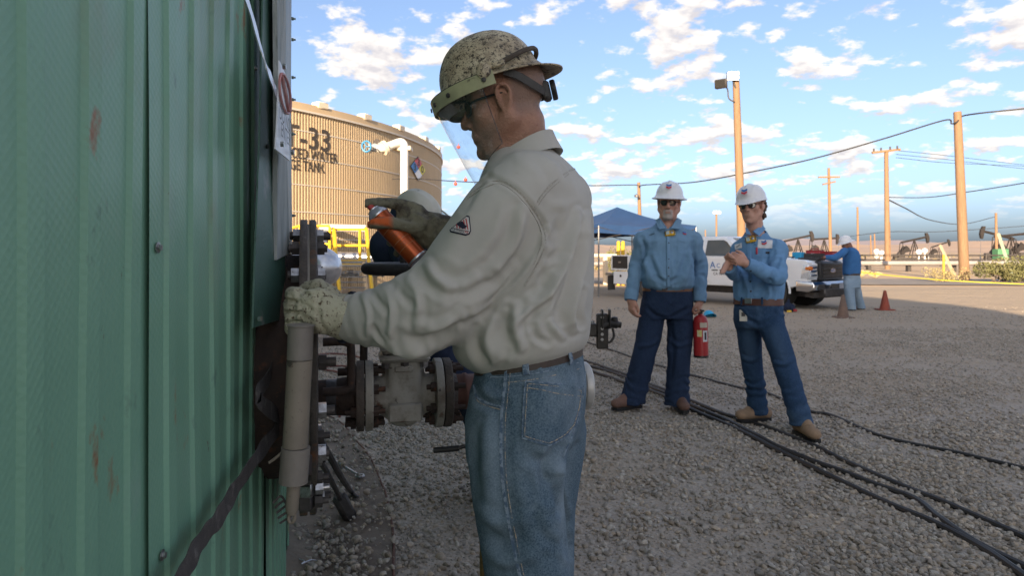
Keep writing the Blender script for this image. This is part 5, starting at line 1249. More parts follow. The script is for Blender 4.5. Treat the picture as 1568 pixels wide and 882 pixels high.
def slices(rows, Yd=None):
    """rows of (py, px centre, depth, a, b) -> z ascending arrays"""
    zs = []; cs = []; aa = []; bb = []
    for py, px, Y, a, b in rows: w_ = W(px, py, Y); zs.append(w_[2]); cs.append([w_[0], w_[1]]); aa.append(a); bb.append(b)
    o = np.argsort(zs); return np.array(zs)[o], np.array(cs)[o], np.array(aa)[o], np.array(bb)[o]
def collar(name, c, f, u, rx, ry, h, mat, parent, flare=.012, tilt=.3, gap=.35, th=.004, drop=.012):
    """stand-and-fall collar round the neck: c centre, f forward, tilt sinks the front"""
    f = nrm(f); l = np.cross(u, f); l = nrm(l); V = []; na = 44; m = MB(); Fc = []
    aa = np.linspace(-math.pi+gap, math.pi-gap, na)
    for a in aa:       # a = pi is the back when measured from the back; here 0 = back
        d = -f*math.cos(a)*ry+l*math.sin(a)*rx; fr = (1-math.cos(a))/2
        top = c+d+u*(h*.45)-u*tilt*ry*2*fr; n = nrm(d); hh = h*(1+.35*max(0, fr-.55)/.45)
        V += [top-n*th*.5, top+n*th*.8, top+n*(flare*.5)-u*hh*.5, top+n*flare-u*hh, top+n*(flare-th)-u*(hh-.001), top-n*th-u*hh*.6, top-n*th*1.2-u*(h*1.1+drop)]
    k = 7
    for i in range(na-1):
        for j in range(k-1): Fc.append([i*k+j, i*k+j+1, (i+1)*k+j+1, (i+1)*k+j])
    m.add(V, Fc); o = m.build(name, mat, parent, True, 60); return o
# ------------------------------------------------------------------ the worker with the spray can
def clear_mat(name, tint=(1, 1, 1), gloss=.06, rough=.03):
    m = bpy.data.materials.new(name); m.use_nodes = True; nt = m.node_tree; nt.nodes.clear(); N = nt.nodes.new; L = nt.links.new
    o = N('ShaderNodeOutputMaterial'); t = N('ShaderNodeBsdfTransparent'); t.inputs[0].default_value = (*tint, 1); g = N('ShaderNodeBsdfGlossy'); g.inputs['Roughness'].default_value = rough
    lw = N('ShaderNodeLayerWeight'); lw.inputs[0].default_value = .22; mr = N('ShaderNodeMapRange'); L(lw.outputs['Facing'], mr.inputs[0]); mr.inputs[3].default_value = gloss; mr.inputs[4].default_value = .75; mr.inputs[1].default_value = .25
    nz = N('ShaderNodeTexNoise'); nz.inputs['Scale'].default_value = 9; nz.inputs['Detail'].default_value = 8; sc = N('ShaderNodeMapRange'); L(nz.outputs[0], sc.inputs[0]); sc.inputs[1].default_value = .52; sc.inputs[2].default_value = .75; sc.inputs[4].default_value = .16
    d = N('ShaderNodeBsdfDiffuse'); d.inputs[0].default_value = (.75, .75, .72, 1)
    m1 = N('ShaderNodeMixShader'); L(sc.outputs[0], m1.inputs[0]); L(t.outputs[0], m1.inputs[1]); L(d.outputs[0], m1.inputs[2])
    m2 = N('ShaderNodeMixShader'); L(mr.outputs[0], m2.inputs[0]); L(m1.outputs[0], m2.inputs[1]); L(g.outputs[0], m2.inputs[2]); L(m2.outputs[0], o.inputs[0]); return m
MAT['clear'] = clear_mat('clear_shield', (.93, .94, .94)); MAT['lens'] = clear_mat('smoked_lens', (.16, .16, .17), .10); MAT['lens_clear'] = clear_mat('clear_lens', (.55, .52, .5), .10)
MAT['khaki'] = M('grey_khaki_cotton', (.465, .447, .398), (.415, .398, .355), scale=5, rough=.9, spec=.2, bump=.10, bscale=420, crumple=(6.5, .30, .012), spot=[((.31, .265, .195), 3.2, (.62, .78)), ((.17, .13, .095), 14, (.70, .76)), ((.47, .445, .39), 9, (.58, .75))])
MAT['khaki_seam'] = M('khaki_seam', (.30, .285, .245), (.45, .425, .37), scale=260, rough=.9, bump=.3, bscale=400)
def denim(name, c1, c2, c3, wear=(.50, .72), fine=700):
    return M(name, c1, c2, scale=fine*.35, rough=.92, spec=.15, bump=.25, bscale=fine, crumple=(9, .30, .010), contrast=(.38, .62), spot=[(c3, 2.6, wear), (tuple(v*.55 for v in c1), 5.5, (.60, .78)), ((.045, .04, .04), 7, (.70, .76))], attr='wear', attr_col=c3)
MAT['denim'] = denim('washed_denim', (.050, .085, .118), (.125, .178, .222), (.24, .30, .345))
MAT['denim_seam'] = M('denim_seam', (.20, .255, .31), (.075, .12, .18), scale=75, rough=.9, bump=.5, bscale=130, contrast=(.45, .55))
MAT['stitch'] = M('tan_stitching', (.42, .35, .25), (.14, .16, .19), scale=170, rough=.9, contrast=(.48, .52))
MAT['leather'] = M('dark_leather', (.035, .024, .018), (.055, .036, .026), scale=20, rough=.5, bump=.2)
MAT['hat_dirty'] = M('filthy_hard_hat', (.66, .575, .40), (.50, .41, .265), scale=5, rough=.45, bump=.3, bscale=60, spot=[((.24, .175, .10), 6, (.40, .66)), ((.17, .125, .075), 34, (.47, .72)), ((.04, .028, .018), 100, (.535, .60)), ((.055, .04, .025), 240, (.54, .62)), ((.72, .69, .60), 24, (.66, .74))])
MAT['bracket'] = M('stained_green_bracket', (.44, .43, .24), (.30, .30, .17), scale=14, rough=.45, spot=((.06, .05, .035), 24, (.60, .68)))
MAT['glove_l'] = M('stained_cream_glove', (.42, .40, .285), (.33, .31, .22), scale=8, rough=.8, bump=.35, bscale=140, spot=[((.17, .14, .085), 9, (.55, .72)), ((.085, .055, .032), 105, (.555, .62)), ((.50, .49, .38), 20, (.62, .72))])
MAT['glove_r'] = M('oil_soaked_glove', (.185, .175, .115), (.125, .11, .07), scale=9, rough=.7, bump=.4, bscale=130, spot=[((.045, .034, .024), 13, (.52, .64)), ((.30, .285, .2), 16, (.62, .74))], attr='paint', attr_col=(.55, .10, .015))
MAT['navy_trim'] = M('navy_binding', (.012, .016, .035), rough=.9)
MAT['can'] = M('orange_can_print', (.42, .085, .018), (.30, .055, .014), scale=12, rough=.28, metal=.55, stretch=(1, 1, 1), spot=[((.09, .035, .02), 26, (.60, .70)), ((.62, .60, .55), 70, (.70, .74))])

fB = nrm([-.927, .375, 0]); lB = np.array([-fB[1], fB[0], 0.])      # body forward, body left (towards the camera)
base1 = np.array([W(805, 600, 1.80)[0], 1.80, 0])
H1 = Head(W(775, 161, 1.785), (-1, .10), R(13), 0, 1.03)
S = SDF((-.62, 1.40, -.02), (.30, 2.15, 1.80), .0042)
sculpt_head(S, H1, jowl=.002, neck=.057, neck_to=W(800, 236, 1.80))
rows = [(552, 808, 1.80, .13, .09), (480, 806, 1.80, .15, .11), (400, 810, 1.80, .16, .11), (320, 812, 1.80, .17, .10), (270, 812, 1.80, .14, .07), (240, 806, 1.80, .07, .06)]
S.loft(*slices(rows), lB[:2], fB[:2], .03)
AL = [W(785, 308, 1.66), W(668, 455, 1.62), W(528, 486, 1.70)]; AR = [W(850, 310, 1.97), W(775, 425, 2.02), W(672, 353, 1.93)]
for A in (AL, AR): S.cone(A[0], A[1], .055, .045, .02); S.cone(A[1], A[2], .043, .030, .02)
S.ell(A[2], (.04, .04, .04), None, .01)
for x, y, x2, x3 in ((800, 1.72, 806, 815), (826, 1.92, 826, 826)):
    S.cone(W(x, 585, y), W(x2, 800, y), .085, .06, .03); S.cone(W(x2, 800, y), (W(x3, 800, y)[0], y, .10), .055, .04, .02); S.cone((W(x3, 800, y)[0], y, .05), (W(x3, 800, y)[0]-.12, y+.03, .04), .04, .03, .02)
V, Q = S.mesh(2)
m_sk = M('sunburnt_skin', (.43, .225, .150), (.33, .165, .108), scale=24, rough=.42, bump=.55, bscale=210, spot=((.24, .10, .065), 50, (.6, .75)), attr='stubble', attr_col=(.19, .155, .135))
P1w = link('person', V, Q, m_sk, None, True, origin=base1)
tag(P1w, 'worker in a grimy hard hat, face shield and grey shirt spraying from an orange can', 'person')
loc = (V-H1.o)@H1.ax.T/H1.sc
st = np.clip((-.012-loc[:, 0])/.02, 0, 1)*np.clip((loc[:, 2]+.055)/.03, 0, 1)*.55
st = np.maximum(st, np.clip((loc[:, 0]-.02)/.03, 0, 1)*np.clip((-.045-loc[:, 2])/.02, 0, 1)*np.clip((loc[:, 2]+.14)/.01, 0, 1)*.25)
st = np.where(np.abs(loc[:, 1]) > .082, 0, st)
a_ = P1w.data.attributes.new('stubble', 'FLOAT', 'POINT'); a_.data.foreach_set('value', st.astype(np.float32))

# ---- shirt
S = SDF((-.66, 1.32, .94), (.32, 2.22, 1.68), .0046)
rows = [(556, 806, 1.80, .150, .118), (546, 806, 1.80, .180, .148), (532, 803, 1.80, .196, .164), (515, 800, 1.80, .205, .172), (480, 804, 1.80, .205, .168), (440, 810, 1.80, .205, .164), (380, 814, 1.80, .208, .158), (330, 816, 1.80, .205, .150), (290, 818, 1.80, .195, .132), (262, 815, 1.80, .165, .112), (242, 808, 1.80, .118, .090), (230, 803, 1.80, .075, .070)]
S.loft(*slices(rows), lB[:2], fB[:2], .03, 2.25)
S.chain([W(806, 286, 1.68), W(770, 325, 1.645), W(722, 392, 1.635), W(675, 450, 1.63), W(600, 482, 1.655), W(548, 488, 1.69), W(515, 487, 1.71)], [.090, .094, .094, .093, .078, .063, .048], .016, 5)
S.ell(W(648, 492, 1.655), (.075, .055, .055), None, .03); S.ell(W(706, 470, 1.66), (.07, .06, .07), None, .03)
S.chain([W(860, 305, 1.95), W(830, 370, 2.0), W(775, 420, 2.02), W(715, 378, 1.96), W(676, 352, 1.93)], [.085, .085, .075, .062, .050], .03, 4)
S.cut(W(528, 487, 1.705), AL[2]-AL[1]+np.array([-.05, 0, 0]), .09); S.cut(W(679, 353.5, 1.932), AR[2]-AR[1], .08)
V, Q = S.mesh(3)
V = wrinkle(V, Q, .0022, (6, 6, 2.6), 40); V = wrinkle(V, Q, .0006, (22, 22, 12), 44)
a0, a1 = W(690, 440, 1.64), W(520, 487, 1.71); V = rings(V, Q, a0, a1, .0026, 6.5, 3, .13, .12, .96, .9)
folds = [
 ([(742, 268), (765, 276), (792, 292), (815, 318), (832, 345), (836, 368)], 4, -.004),
 # long ridges running from the shoulder blade down to the waist, each with its shaded hollow
 ([(886, 325), (877, 365), (867, 399), (838, 452), (806, 482), (786, 505)], 5.5, .0085), ([(868, 330), (858, 372), (846, 400), (815, 442), (788, 465)], 9, -.008),
 ([(899, 331), (896, 380), (888, 420), (873, 475), (872, 500), (878, 520)], 5.5, .0095), ([(887, 370), (876, 425), (858, 470), (856, 500)], 8, -.009), ([(890, 445), (884, 480), (889, 512)], 5, -.008),
 ([(852, 330), (853, 350), (846, 366)], 8, -.008), ([(862, 395), (848, 404), (835, 404)], 5, .005), ([(836, 425), (832, 440), (820, 448)], 7, -.009), ([(830, 462), (820, 474), (808, 500)], 8, -.008),
 ([(838, 352), (824, 388), (790, 432), (752, 462), (712, 484)], 5, .006),
 ([(775, 475), (770, 505), (782, 540)], 7, -.010), ([(790, 470), (790, 505), (800, 538)], 6, .008), ([(752, 490), (748, 520), (760, 548)], 7, .010), ([(728, 500), (728, 528), (742, 552)], 6, -.008), ([(815, 505), (822, 525), (838, 536)], 5, -.007), ([(845, 500), (850, 520), (862, 530)], 5, .007),
 ([(705, 480), (735, 462), (765, 436), (785, 408)], 7, .006), ([(690, 455), (722, 446), (752, 424)], 8, -.006), ([(676, 412), (705, 424), (738, 408)], 9, -.005),
 ([(655, 402), (668, 424), (690, 440)], 6, .007), ([(640, 416), (654, 436), (672, 450)], 6, -.007), ([(624, 427), (640, 452), (640, 488)], 6, .006), ([(606, 437), (618, 455), (632, 466)], 5, -.006), ([(590, 442), (600, 470), (596, 512)], 5, .005), ([(570, 448), (583, 466), (592, 474)], 4.5, -.006), ([(556, 452), (564, 482), (562, 520)], 4, .004), ([(573, 500), (580, 512), (596, 520)], 4, -.005),
 ([(612, 502), (650, 513), (692, 500)], 6, -.007), ([(640, 492), (672, 494), (704, 480)], 6, .006), ([(575, 515), (615, 525), (655, 520)], 6, .006),
 ([(740, 300), (708, 350), (676, 402)], 14, .004), ([(800, 322), (788, 372), (752, 420)], 7, .006), ([(786, 318), (770, 368), (738, 410)], 9, -.005),
 ([(806, 232), (834, 258), (848, 292)], 9, -.004), ([(832, 222), (862, 258), (880, 300)], 8, .003), ([(745, 262), (728, 290), (712, 320)], 6, -.004)]
V = strokes(V, Q, folds); V = relax(V, Q, 1, .3)
def waist_tilt(V, z0, z1, s=.17):   # the waist sits lower in front than at the back
    c = W(810, 545, 1.80); bk = -((V[:, :2]-c[:2])@fB[:2]); wt = np.clip((z0-V[:, 2])/(z0-z1), 0, 1) if z0 > z1 else np.clip((V[:, 2]-z0)/(z1-z0), 0, 1); V = V.copy(); V[:, 2] += s*bk*wt*wt*(3-2*wt)*np.clip((.27+bk)/.08, 0, 1); return V
V = waist_tilt(V, 1.20, 1.06)
shirt1 = link('shirt', V, Q, MAT['khaki'], P1w)
bv = bvh_of(shirt1)
for L, wd in (([(716, 302), (736, 286), (765, 276), (792, 291), (815, 317), (831, 345), (835, 372), (821, 408), (803, 438)], .005), ([(714, 306), (736, 291), (764, 281), (789, 296), (811, 321), (826, 347), (830, 371), (817, 405)], .0022), ([(817, 318), (838, 288), (870, 262), (888, 258)], .0045), ([(819, 321), (840, 292), (871, 266)], .002)):
    ribbon(bv, L, wd, MAT['khaki_seam'], 'seam', shirt1, off=.0008, th=.0010)
collar('collar', W(799, 214, 1.798), fB*.9+np.array([-.25, 0, 0]), np.array([0, 0, 1.]), .080, .079, .050, MAT['khaki'], shirt1, flare=.030, tilt=.62, gap=.10, th=.005)
# cuffs with dark lining
def cuff(A, B, r0, r1, mat, parent, name='cuff', th=.004):
    d = nrm(np.asarray(B)-np.asarray(A)); L = np.linalg.norm(np.asarray(B)-np.asarray(A)); m = MB(); m.lathe([(r0-th, 0), (r0, .0), (r0+.002, L*.15), (r1+.001, L*.85), (r1, L), (r1-th, L), (r0-th, 0)], A, d, 32); return m.build(name, mat, parent)
cuff(W(554, 487, 1.690), W(526, 487, 1.707), .0570, .0515, MAT['khaki'], shirt1)
cuff(W(536, 487, 1.702), W(521, 486, 1.710), .0505, .0500, MAT['navy_trim'], shirt1, 'cuff_lining')
cuff(W(702, 364, 1.945), W(678, 353, 1.932), .050, .047, MAT['khaki'], shirt1)
# sleeve badge: three-cornered flame-retardant patch
MAT['badge_white'] = M('badge_white', (.62, .60, .58), (.5, .48, .46), scale=60, rough=.9)
MAT['badge_red'] = M('badge_red', (.38, .03, .035), rough=.9)
bdg = patch(bv, [(715.5, 330), (719, 331), (721.5, 353), (719, 359), (713, 361), (690, 355.5), (689, 352.5)], MAT['navy_trim'], 'sleeve_badge', shirt1, off=.0018, step=1.6)
patch(bv, [(715, 332.5), (718, 333), (720, 353), (717.5, 357.5), (713, 358.5), (692, 354), (691.5, 352.5)], MAT['badge_white'], 'badge_field', bdg, off=.0032, step=1.6, th=.0005)
for k in range(5):
    f = k/5; a = np.array([714.6-17*f, 335.5+10.5*f]); b = np.array([717-19.5*f, 352-2.3*f]); ribbon(bv, [a, a*.5+b*.5, b], .0027, MAT['badge_red'], 'badge_stripe', bdg, off=.0042, th=.0003)
patch(bv, [(706, 341), (710, 340), (713, 345), (716, 347), (713, 350), (709, 351), (705, 348), (701, 345), (703, 342)], MAT['navy_trim'], 'badge_emblem', bdg, off=.0050, step=1.5, th=.0003)
ribbon(bv, [(696, 350.5), (708, 353), (718.5, 354)], .0012, MAT['navy_trim'], 'badge_line', bdg, off=.0045, th=.0003)
def surf_text(bv, txt, size, c, p1, mat, parent, off=.0045, bold=.0):
    """lettering sewn on a surface from image point c running towards p1"""
    h0 = cast(bv, *c, off); h1 = cast(bv, *p1, off)
    if h0 is None or h1 is None: return
    n = h0[1]; u = nrm(h1[0]-h0[0]); v = np.cross(n, u); return text_on(txt, size, h0[0], u, v, mat, parent, bold=bold)
surf_text(bv, 'BULWARK', .0075, (702.5, 354.2), (712, 356.5), MAT['navy_trim'], bdg, .0052); surf_text(bv, 'FR', .0085, (715, 356.6), (720, 357.6), MAT['badge_red'], bdg, .0052)

# ---- jeans
S = SDF((-.20, 1.50, .0), (.30, 2.16, 1.10), .0048)
rows = [(536, 812, 1.80, .160, .124), (560, 811, 1.80, .168, .134), (600, 810, 1.80, .176, .146), (640, 806, 1.80, .178, .146), (676, 803, 1.80, .168, .130)]
S.loft(*slices(rows), lB[:2], fB[:2], .02, 2.3)
legL = [(600, 800, 1.71, .085, .118), (650, 792, 1.70, .098, .122), (700, 787, 1.695, .100, .119), (760, 792, 1.69, .096, .115), (830, 801, 1.69, .092, .110), (890, 809, 1.69, .088, .106), (980, 816, 1.69, .082, .098), (1080, 818, 1.69, .082, .095), (1168, 816, 1.69, .085, .10)]
legR = [(600, 822, 1.92, .085, .120), (660, 836, 1.925, .098, .116), (720, 832, 1.93, .096, .108), (780, 824, 1.935, .092, .104), (850, 825, 1.94, .088, .100), (900, 824, 1.94, .086, .098), (980, 822, 1.94, .082, .096), (1062, 820, 1.94, .084, .098)]
S.loft(*slices(legL), lB[:2], fB[:2], .035, 2.2); S.loft(*slices(legR), lB[:2], fB[:2], .03, 2.2)
V, Q = S.mesh(3); V = wrinkle(V, Q, .0026, (8, 8, 5), 60); V = wrinkle(V, Q, .0012, (20, 20, 14), 64)
folds = [([(855, 690), (840, 720), (838, 760)], 9, -.010), ([(885, 655), (862, 690), (846, 720)], 8, .007), ([(848, 735), (862, 790), (872, 850)], 6, -.010), ([(800, 700), (835, 705), (862, 690)], 9, -.005), ([(862, 700), (838, 770), (842, 830)], 12, .007), ([(808, 690), (838, 730), (850, 780)], 10, -.006),
 ([(730, 640), (724, 700), (730, 760)], 10, -.006), ([(742, 640), (752, 720), (746, 800)], 14, .006), ([(790, 740), (812, 790), (820, 850)], 13, .006), ([(735, 780), (765, 800), (798, 792)], 9, .006), ([(738, 812), (770, 830), (806, 818)], 9, -.007), ([(742, 842), (775, 862), (815, 848)], 9, .007), ([(815, 800), (840, 830), (868, 835)], 8, -.005), ([(725, 590), (745, 614), (772, 620)], 7, -.006), ([(748, 572), (744, 596), (756, 606)], 8, .005), ([(868, 780), (862, 800), (870, 815)], 6, .006)]
V = strokes(V, Q, folds); V = relax(V, Q, 1, .3); V = waist_tilt(V, .82, .98)
jeans1 = link('jeans', V, Q, MAT['denim'], P1w)
N_ = normals(V, Q); pv_ = proj(V); wv = np.clip(1-seg_dist(pv_, [(840, 600), (848, 660), (830, 700)])/60, 0, 1)*.55+np.clip(1-seg_dist(pv_, [(748, 640), (755, 760), (770, 860)])/35, 0, 1)*.40+np.clip(1-seg_dist(pv_, [(862, 720), (862, 800), (868, 870)])/16, 0, 1)*.5
wv = np.clip(wv*(.75+.5*vnoise(V*30, 71)), 0, 1); a_ = jeans1.data.attributes.new('wear', 'FLOAT', 'POINT'); a_.data.foreach_set('value', wv.astype(np.float32))
bj = bvh_of(jeans1)
pk = [(804, 583), (892, 594), (889, 620), (880, 652), (866, 668), (838, 683), (799, 671), (801, 630)]
pk_o = patch(bj, pk, MAT['denim'], 'back_pocket', jeans1, off=.0038, step=3, th=.003)
def loop(P): return P+[P[0]]
ins = lambda P, f: [tuple(np.array(P).mean(0)+(np.array(p)-np.array(P).mean(0))*f) for p in P]
for f, wd in ((.985, .0035), (.90, .0017)):
    q = ins(pk, f)
    for i in range(len(q)): ribbon(bj, [q[i], tuple((np.array(q[i])+np.array(q[(i+1) % 8]))/2), q[(i+1) % 8]], wd, MAT['denim_seam'] if f > .95 else MAT['stitch'], 'stitching', pk_o, off=.0052, th=.0008, n=4)
ribbon(bj, [(804, 595), (845, 602), (889, 607)], .0018, MAT['stitch'], 'stitching', pk_o, off=.0055, th=.0008)
seam = [(776, 560), (772, 600), (768, 640), (767, 690), (770, 740), (779, 800), (793, 870), (797, 884)]
ribbon(bj, seam, .008, MAT['denim_seam'], 'side_seam', jeans1, off=.0010, th=.0018, n=10)
ribbon(bj, [(x+6.5, y) for x, y in seam], .0016, MAT['stitch'], 'stitching', jeans1, off=.0010, th=.0007, n=10)
ribbon(bj, [(726, 590), (729, 606), (742, 616), (771, 624)], .005, MAT['denim_seam'], 'front_pocket', jeans1, off=.0018, th=.002)
ribbon(bj, [(727, 596), (730, 612), (742, 621), (771, 629)], .0016, MAT['stitch'], 'stitching', jeans1, off=.0012, th=.0008)
ribbon(bj, [(728, 578), (776, 577), (830, 570), (898, 552)], .0028, MAT['denim_seam'], 'waistband', jeans1, off=.0012, th=.0012)
ribbon(bj, [(778, 586), (830, 579), (898, 562)], .0022, MAT['stitch'], 'stitching', jeans1, off=.0010, th=.0008)
ribbon(bj, [(896, 570), (884, 640), (862, 700)], .005, MAT['denim_seam'], 'seat_seam', jeans1, off=.0012, th=.0015)
m = MB(); zs_ = [CAMZ+(HY-y)/F_PX*1.8 for y in (557, 553, 538, 534)]; ctr = W(811, 545, 1.80)
V = []; 
for z, e in ((zs_[0], -.004), (zs_[0], .004), (zs_[3], .002), (zs_[3], -.004)):
    for k in range(48):
        t = 2*math.pi*k/48; q = (abs(math.cos(t))**2.3+abs(math.sin(t))**2.3)**(-1/2.3); V.append(np.array([ctr[0], ctr[1], z+.0])+lB*(.164+e)*q*math.cos(t)+fB*(.130+e)*q*math.sin(t))
V = waist_tilt(np.array(V), .82, .98)
m.add(V, [[i*48+k, i*48+(k+1) % 48, ((i+1) % 4)*48+(k+1) % 48, ((i+1) % 4)*48+k] for i in range(4) for k in range(48)]); belt = m.build('belt', MAT['leather'], P1w)
bb_ = bvh_of(belt)
for x0, y0, x1, y1 in ((804, 546, 806, 574), (866, 533, 872, 558), (893, 525, 897, 547)):
    pts = [cast(bj, x0+(x1-x0)*t, y0+(y1-y0)*t, .005) or cast(bb_, x0+(x1-x0)*t, y0+(y1-y0)*t, .004) for t in (0, .25, .5, .75, 1)]; pts = [p for p in pts if p]
    if len(pts) > 2:
        m = MB(); C_ = np.array([p[0] for p in pts]); C_[1:-1] += np.array([pts[1][1]]*len(C_[1:-1]))*.004
        for i in range(len(C_)-1):
            u_, v_, d_ = frame(C_[i+1]-C_[i], pts[i][1]); m.box((C_[i]+C_[i+1])/2, (.016, .003, np.linalg.norm(C_[i+1]-C_[i])*1.1), .001, [u_, v_, d_])
        m.build('belt_loop', MAT['denim_seam'], jeans1)
# ---- boots (below the frame)
for x, y in ((816, 1.69), (820, 1.94)):
    S = SDF((-.35, y-.2, .0), (.3, y+.25, .3), .008); ank = np.array([W(x, 800, y)[0], y, .02]); boot(S, ank, fB); V, Q = S.mesh(2); link('boot', V, Q, M('work_boot', (.12, .075, .045), (.09, .055, .035), scale=12, rough=.8), P1w)
    m = MB(); sole(m, ank-np.array([0, 0, .012]), fB); m.build('boot_sole', MAT['frame_black'], P1w)

# ---- hard hat and face shield
bw = lambda a: .010+.047*math.exp(-((math.atan2(math.sin(a-math.pi), math.cos(a-math.pi)))/.62)**2)+.012*math.exp(-(math.atan2(math.sin(a), math.cos(a))/.7)**2)
hat1, T1 = hard_hat('hard_hat', H1, P1w, MAT['hat_dirty'], .128, .108, .126, .060, bw, .012, .006, R(5), .026)
def hp(x, y, z): return T1(x, y, z)
def band(a0, a1, rx, ry, z0, z1, th, n=40, cx=0.0):
    V = []; aa = np.linspace(a0, a1, n)
    for a in aa:
        for r, z in ((0, z1), (th, z1), (th, z0), (0, z0)): V.append(hp(cx+(rx+r)*math.cos(a), (ry+r)*math.sin(a), z))
    return V, [[i*4+j, i*4+(j+1) % 4, (i+1)*4+(j+1) % 4, (i+1)*4+j] for i in range(n-1) for j in range(4)]+[[0, 1, 2, 3], [(n-1)*4+q for q in (3, 2, 1, 0)]]
m = MB(); m.add(*band(-R(97), R(97), .158, .122, -.034, .000, .004)); br = m.build('shield_bracket', MAT['bracket'], hat1)
m = MB(); V = []; aa = np.linspace(-R(97), R(97), 40)
for a in aa: V += [hp(.161*math.cos(a), .125*math.sin(a), .002), hp(.124*math.cos(a), .106*math.sin(a), .006), hp(.124*math.cos(a), .106*math.sin(a), .003), hp(.161*math.cos(a), .125*math.sin(a), -.001)]
m.add(V, [[i*4+j, i*4+(j+1) % 4, (i+1)*4+(j+1) % 4, (i+1)*4+j] for i in range(39) for j in range(4)]); m.build('bracket_lip', MAT['frame_black'], br)
for a in (R(88), R(52), R(28), R(8)):
    c = hp(.163*math.cos(a), .127*math.sin(a), -.017); n = H1.d(math.cos(a), math.sin(a), 0); m = MB(); u_, v_, d_ = frame(n); m.lathe([(.006, 0), (.006, .003), (.003, .004)], c, n, 12); m.build('rivet', MAT['iron'], br)
for q in (-1, 1):
    c = hp(.0, q*.121, .004); m = MB(); m.lathe([(.019, 0), (.019, .008), (.012, .012), (.001, .012)], c, H1.d(0, q, 0), 16); m.box(hp(-.03, q*.121, .010), (.05, .008, .016), .003, H1.ax); m.build('pivot_knob', MAT['hat_dirty'], hat1)
m = MB(); m.tube(catmull([hp(-.02, .119, .008), hp(-.07, .108, .018), hp(-.108, .078, .032), hp(-.132, .03, .042), hp(-.132, -.03, .042), hp(-.108, -.078, .032), hp(-.07, -.108, .018), hp(-.02, -.119, .008)], 6), .0065, 8); m.build('rubber_band', M('dirty_rubber', (.05, .038, .028), (.09, .07, .05), scale=30, rough=.8), hat1)
V = []; na_, nz_ = 40, 14
for i in range(na_):
    a = -R(84)+2*R(84)*i/(na_-1); Ln = .150+.078*math.cos(a)**1.5 if math.cos(a) > 0 else .150
    for j in range(nz_):
        t = j/(nz_-1); s_ = 1-.10*t*t; V.append(hp((.156-.030*t)*math.cos(a)*s_+.0, .121*math.sin(a)*(1-.10*t), -.018-Ln*t))
n_ = len(V); Fc = [[i*nz_+j, (i+1)*nz_+j, (i+1)*nz_+j+1, i*nz_+j+1] for i in range(na_-1) for j in range(nz_-1)]
shd = link('face_shield', V, Fc, MAT['clear'], hat1)
edge_ = [V[(na_-1)*nz_+j] for j in range(nz_)]; m = MB(); m.tube(edge_, .0011, 6); m.tube([V[i*nz_+nz_-1] for i in range(na_)], .0011, 6); m.tube([V[j] for j in range(nz_)], .0011, 6); m.build('shield_edge', MAT['lens_clear'], shd)
# brow guard behind the clear sheet
V = []
for i in range(30):
    a = -R(46)+2*R(46)*i/29
    for z, r in ((-.030, .150), (-.052, .128), (-.054, .128), (-.032, .150)): V.append(hp(r*math.cos(a), (r-.034)*math.sin(a), z))
m = MB(); m.add(V, [[i*4+j, i*4+(j+1) % 4, (i+1)*4+(j+1) % 4, (i+1)*4+j] for i in range(29) for j in range(4)]); m.build('brow_guard', M('smoky_plastic', (.20, .19, .16), (.13, .12, .10), scale=12, rough=.3), br)
glasses(H1, P1w, MAT['lens_clear'])
# suspension strap and ratchet knob at the nape
MAT['strap_grey'] = M('strap_grey', (.055, .053, .052), (.075, .072, .07), scale=30, rough=.7)
for q in (-1, 1):
    m = MB(); P_ = catmull([hp(-.045, q*.094, -.004), hp(-.075, q*.088, -.026), hp(-.108, q*.060, -.058), hp(-.124, q*.02, -.068)], 6)
    for i in range(len(P_)-1): u_, v_, d_ = frame(P_[i+1]-P_[i], H1.d(0, q, 0)); m.box((P_[i]+P_[i+1])/2, (.019, .0035, np.linalg.norm(P_[i+1]-P_[i])*1.15), .001, [u_, v_, d_])
    m.build('suspension_strap', MAT['strap_grey'], hat1)
m = MB(); m.box(hp(-.128, 0, -.062), (.022, .050, .048), .006, H1.ax); kb = m.build('ratchet_housing', MAT['strap_grey'], hat1)
m = MB(); m.lathe([(.026, 0), (.027, .004), (.027, .011), (.024, .014), (.001, .014)], hp(-.140, 0, -.064), -H1.ax[0], 24); m.build('ratchet_knob', MAT['frame_black'], hat1)

# ---- left glove: fist closed round the top of the davit pipe and flange
S = SDF(W(410, 545, 1.62)-np.array([0, .08, 0]), W(548, 405, 1.62)+np.array([.03, .26, .03]), .0028)
xw, yw, zw = nrm([-1, -.02, .06]), np.array([.06, 0, 1.]), np.array([-.08, -1, 0.])
hwL = W(518, 482, 1.675)
tipsL, PL_ = sculpt_hand(S, hwL, xw, yw, zw, 1.34, fat=1.36, finger_curl=[(62, 85, 50), (66, 88, 55), (68, 88, 55), (70, 85, 50)], thumb=[(.022, .032, -.012), (.050, .046, -.030), (.078, .040, -.052), (.098, .025, -.064)])
S.cone(W(503, 482, 1.680), W(533, 486, 1.705), .047, .0625, .012); S.cut(W(533, 486, 1.71), (1, 0, 0), .09); S.ell(W(486, 470, 1.655), (.048, .024, .046), None, .015)
V, Q = S.mesh(2); V = wrinkle(V, Q, .0016, (45, 45, 45), 80); V = rings(V, Q, W(535, 487, 1.715), W(492, 480, 1.70), .0016, 3.5, 81, .08, .1, .95, .3)
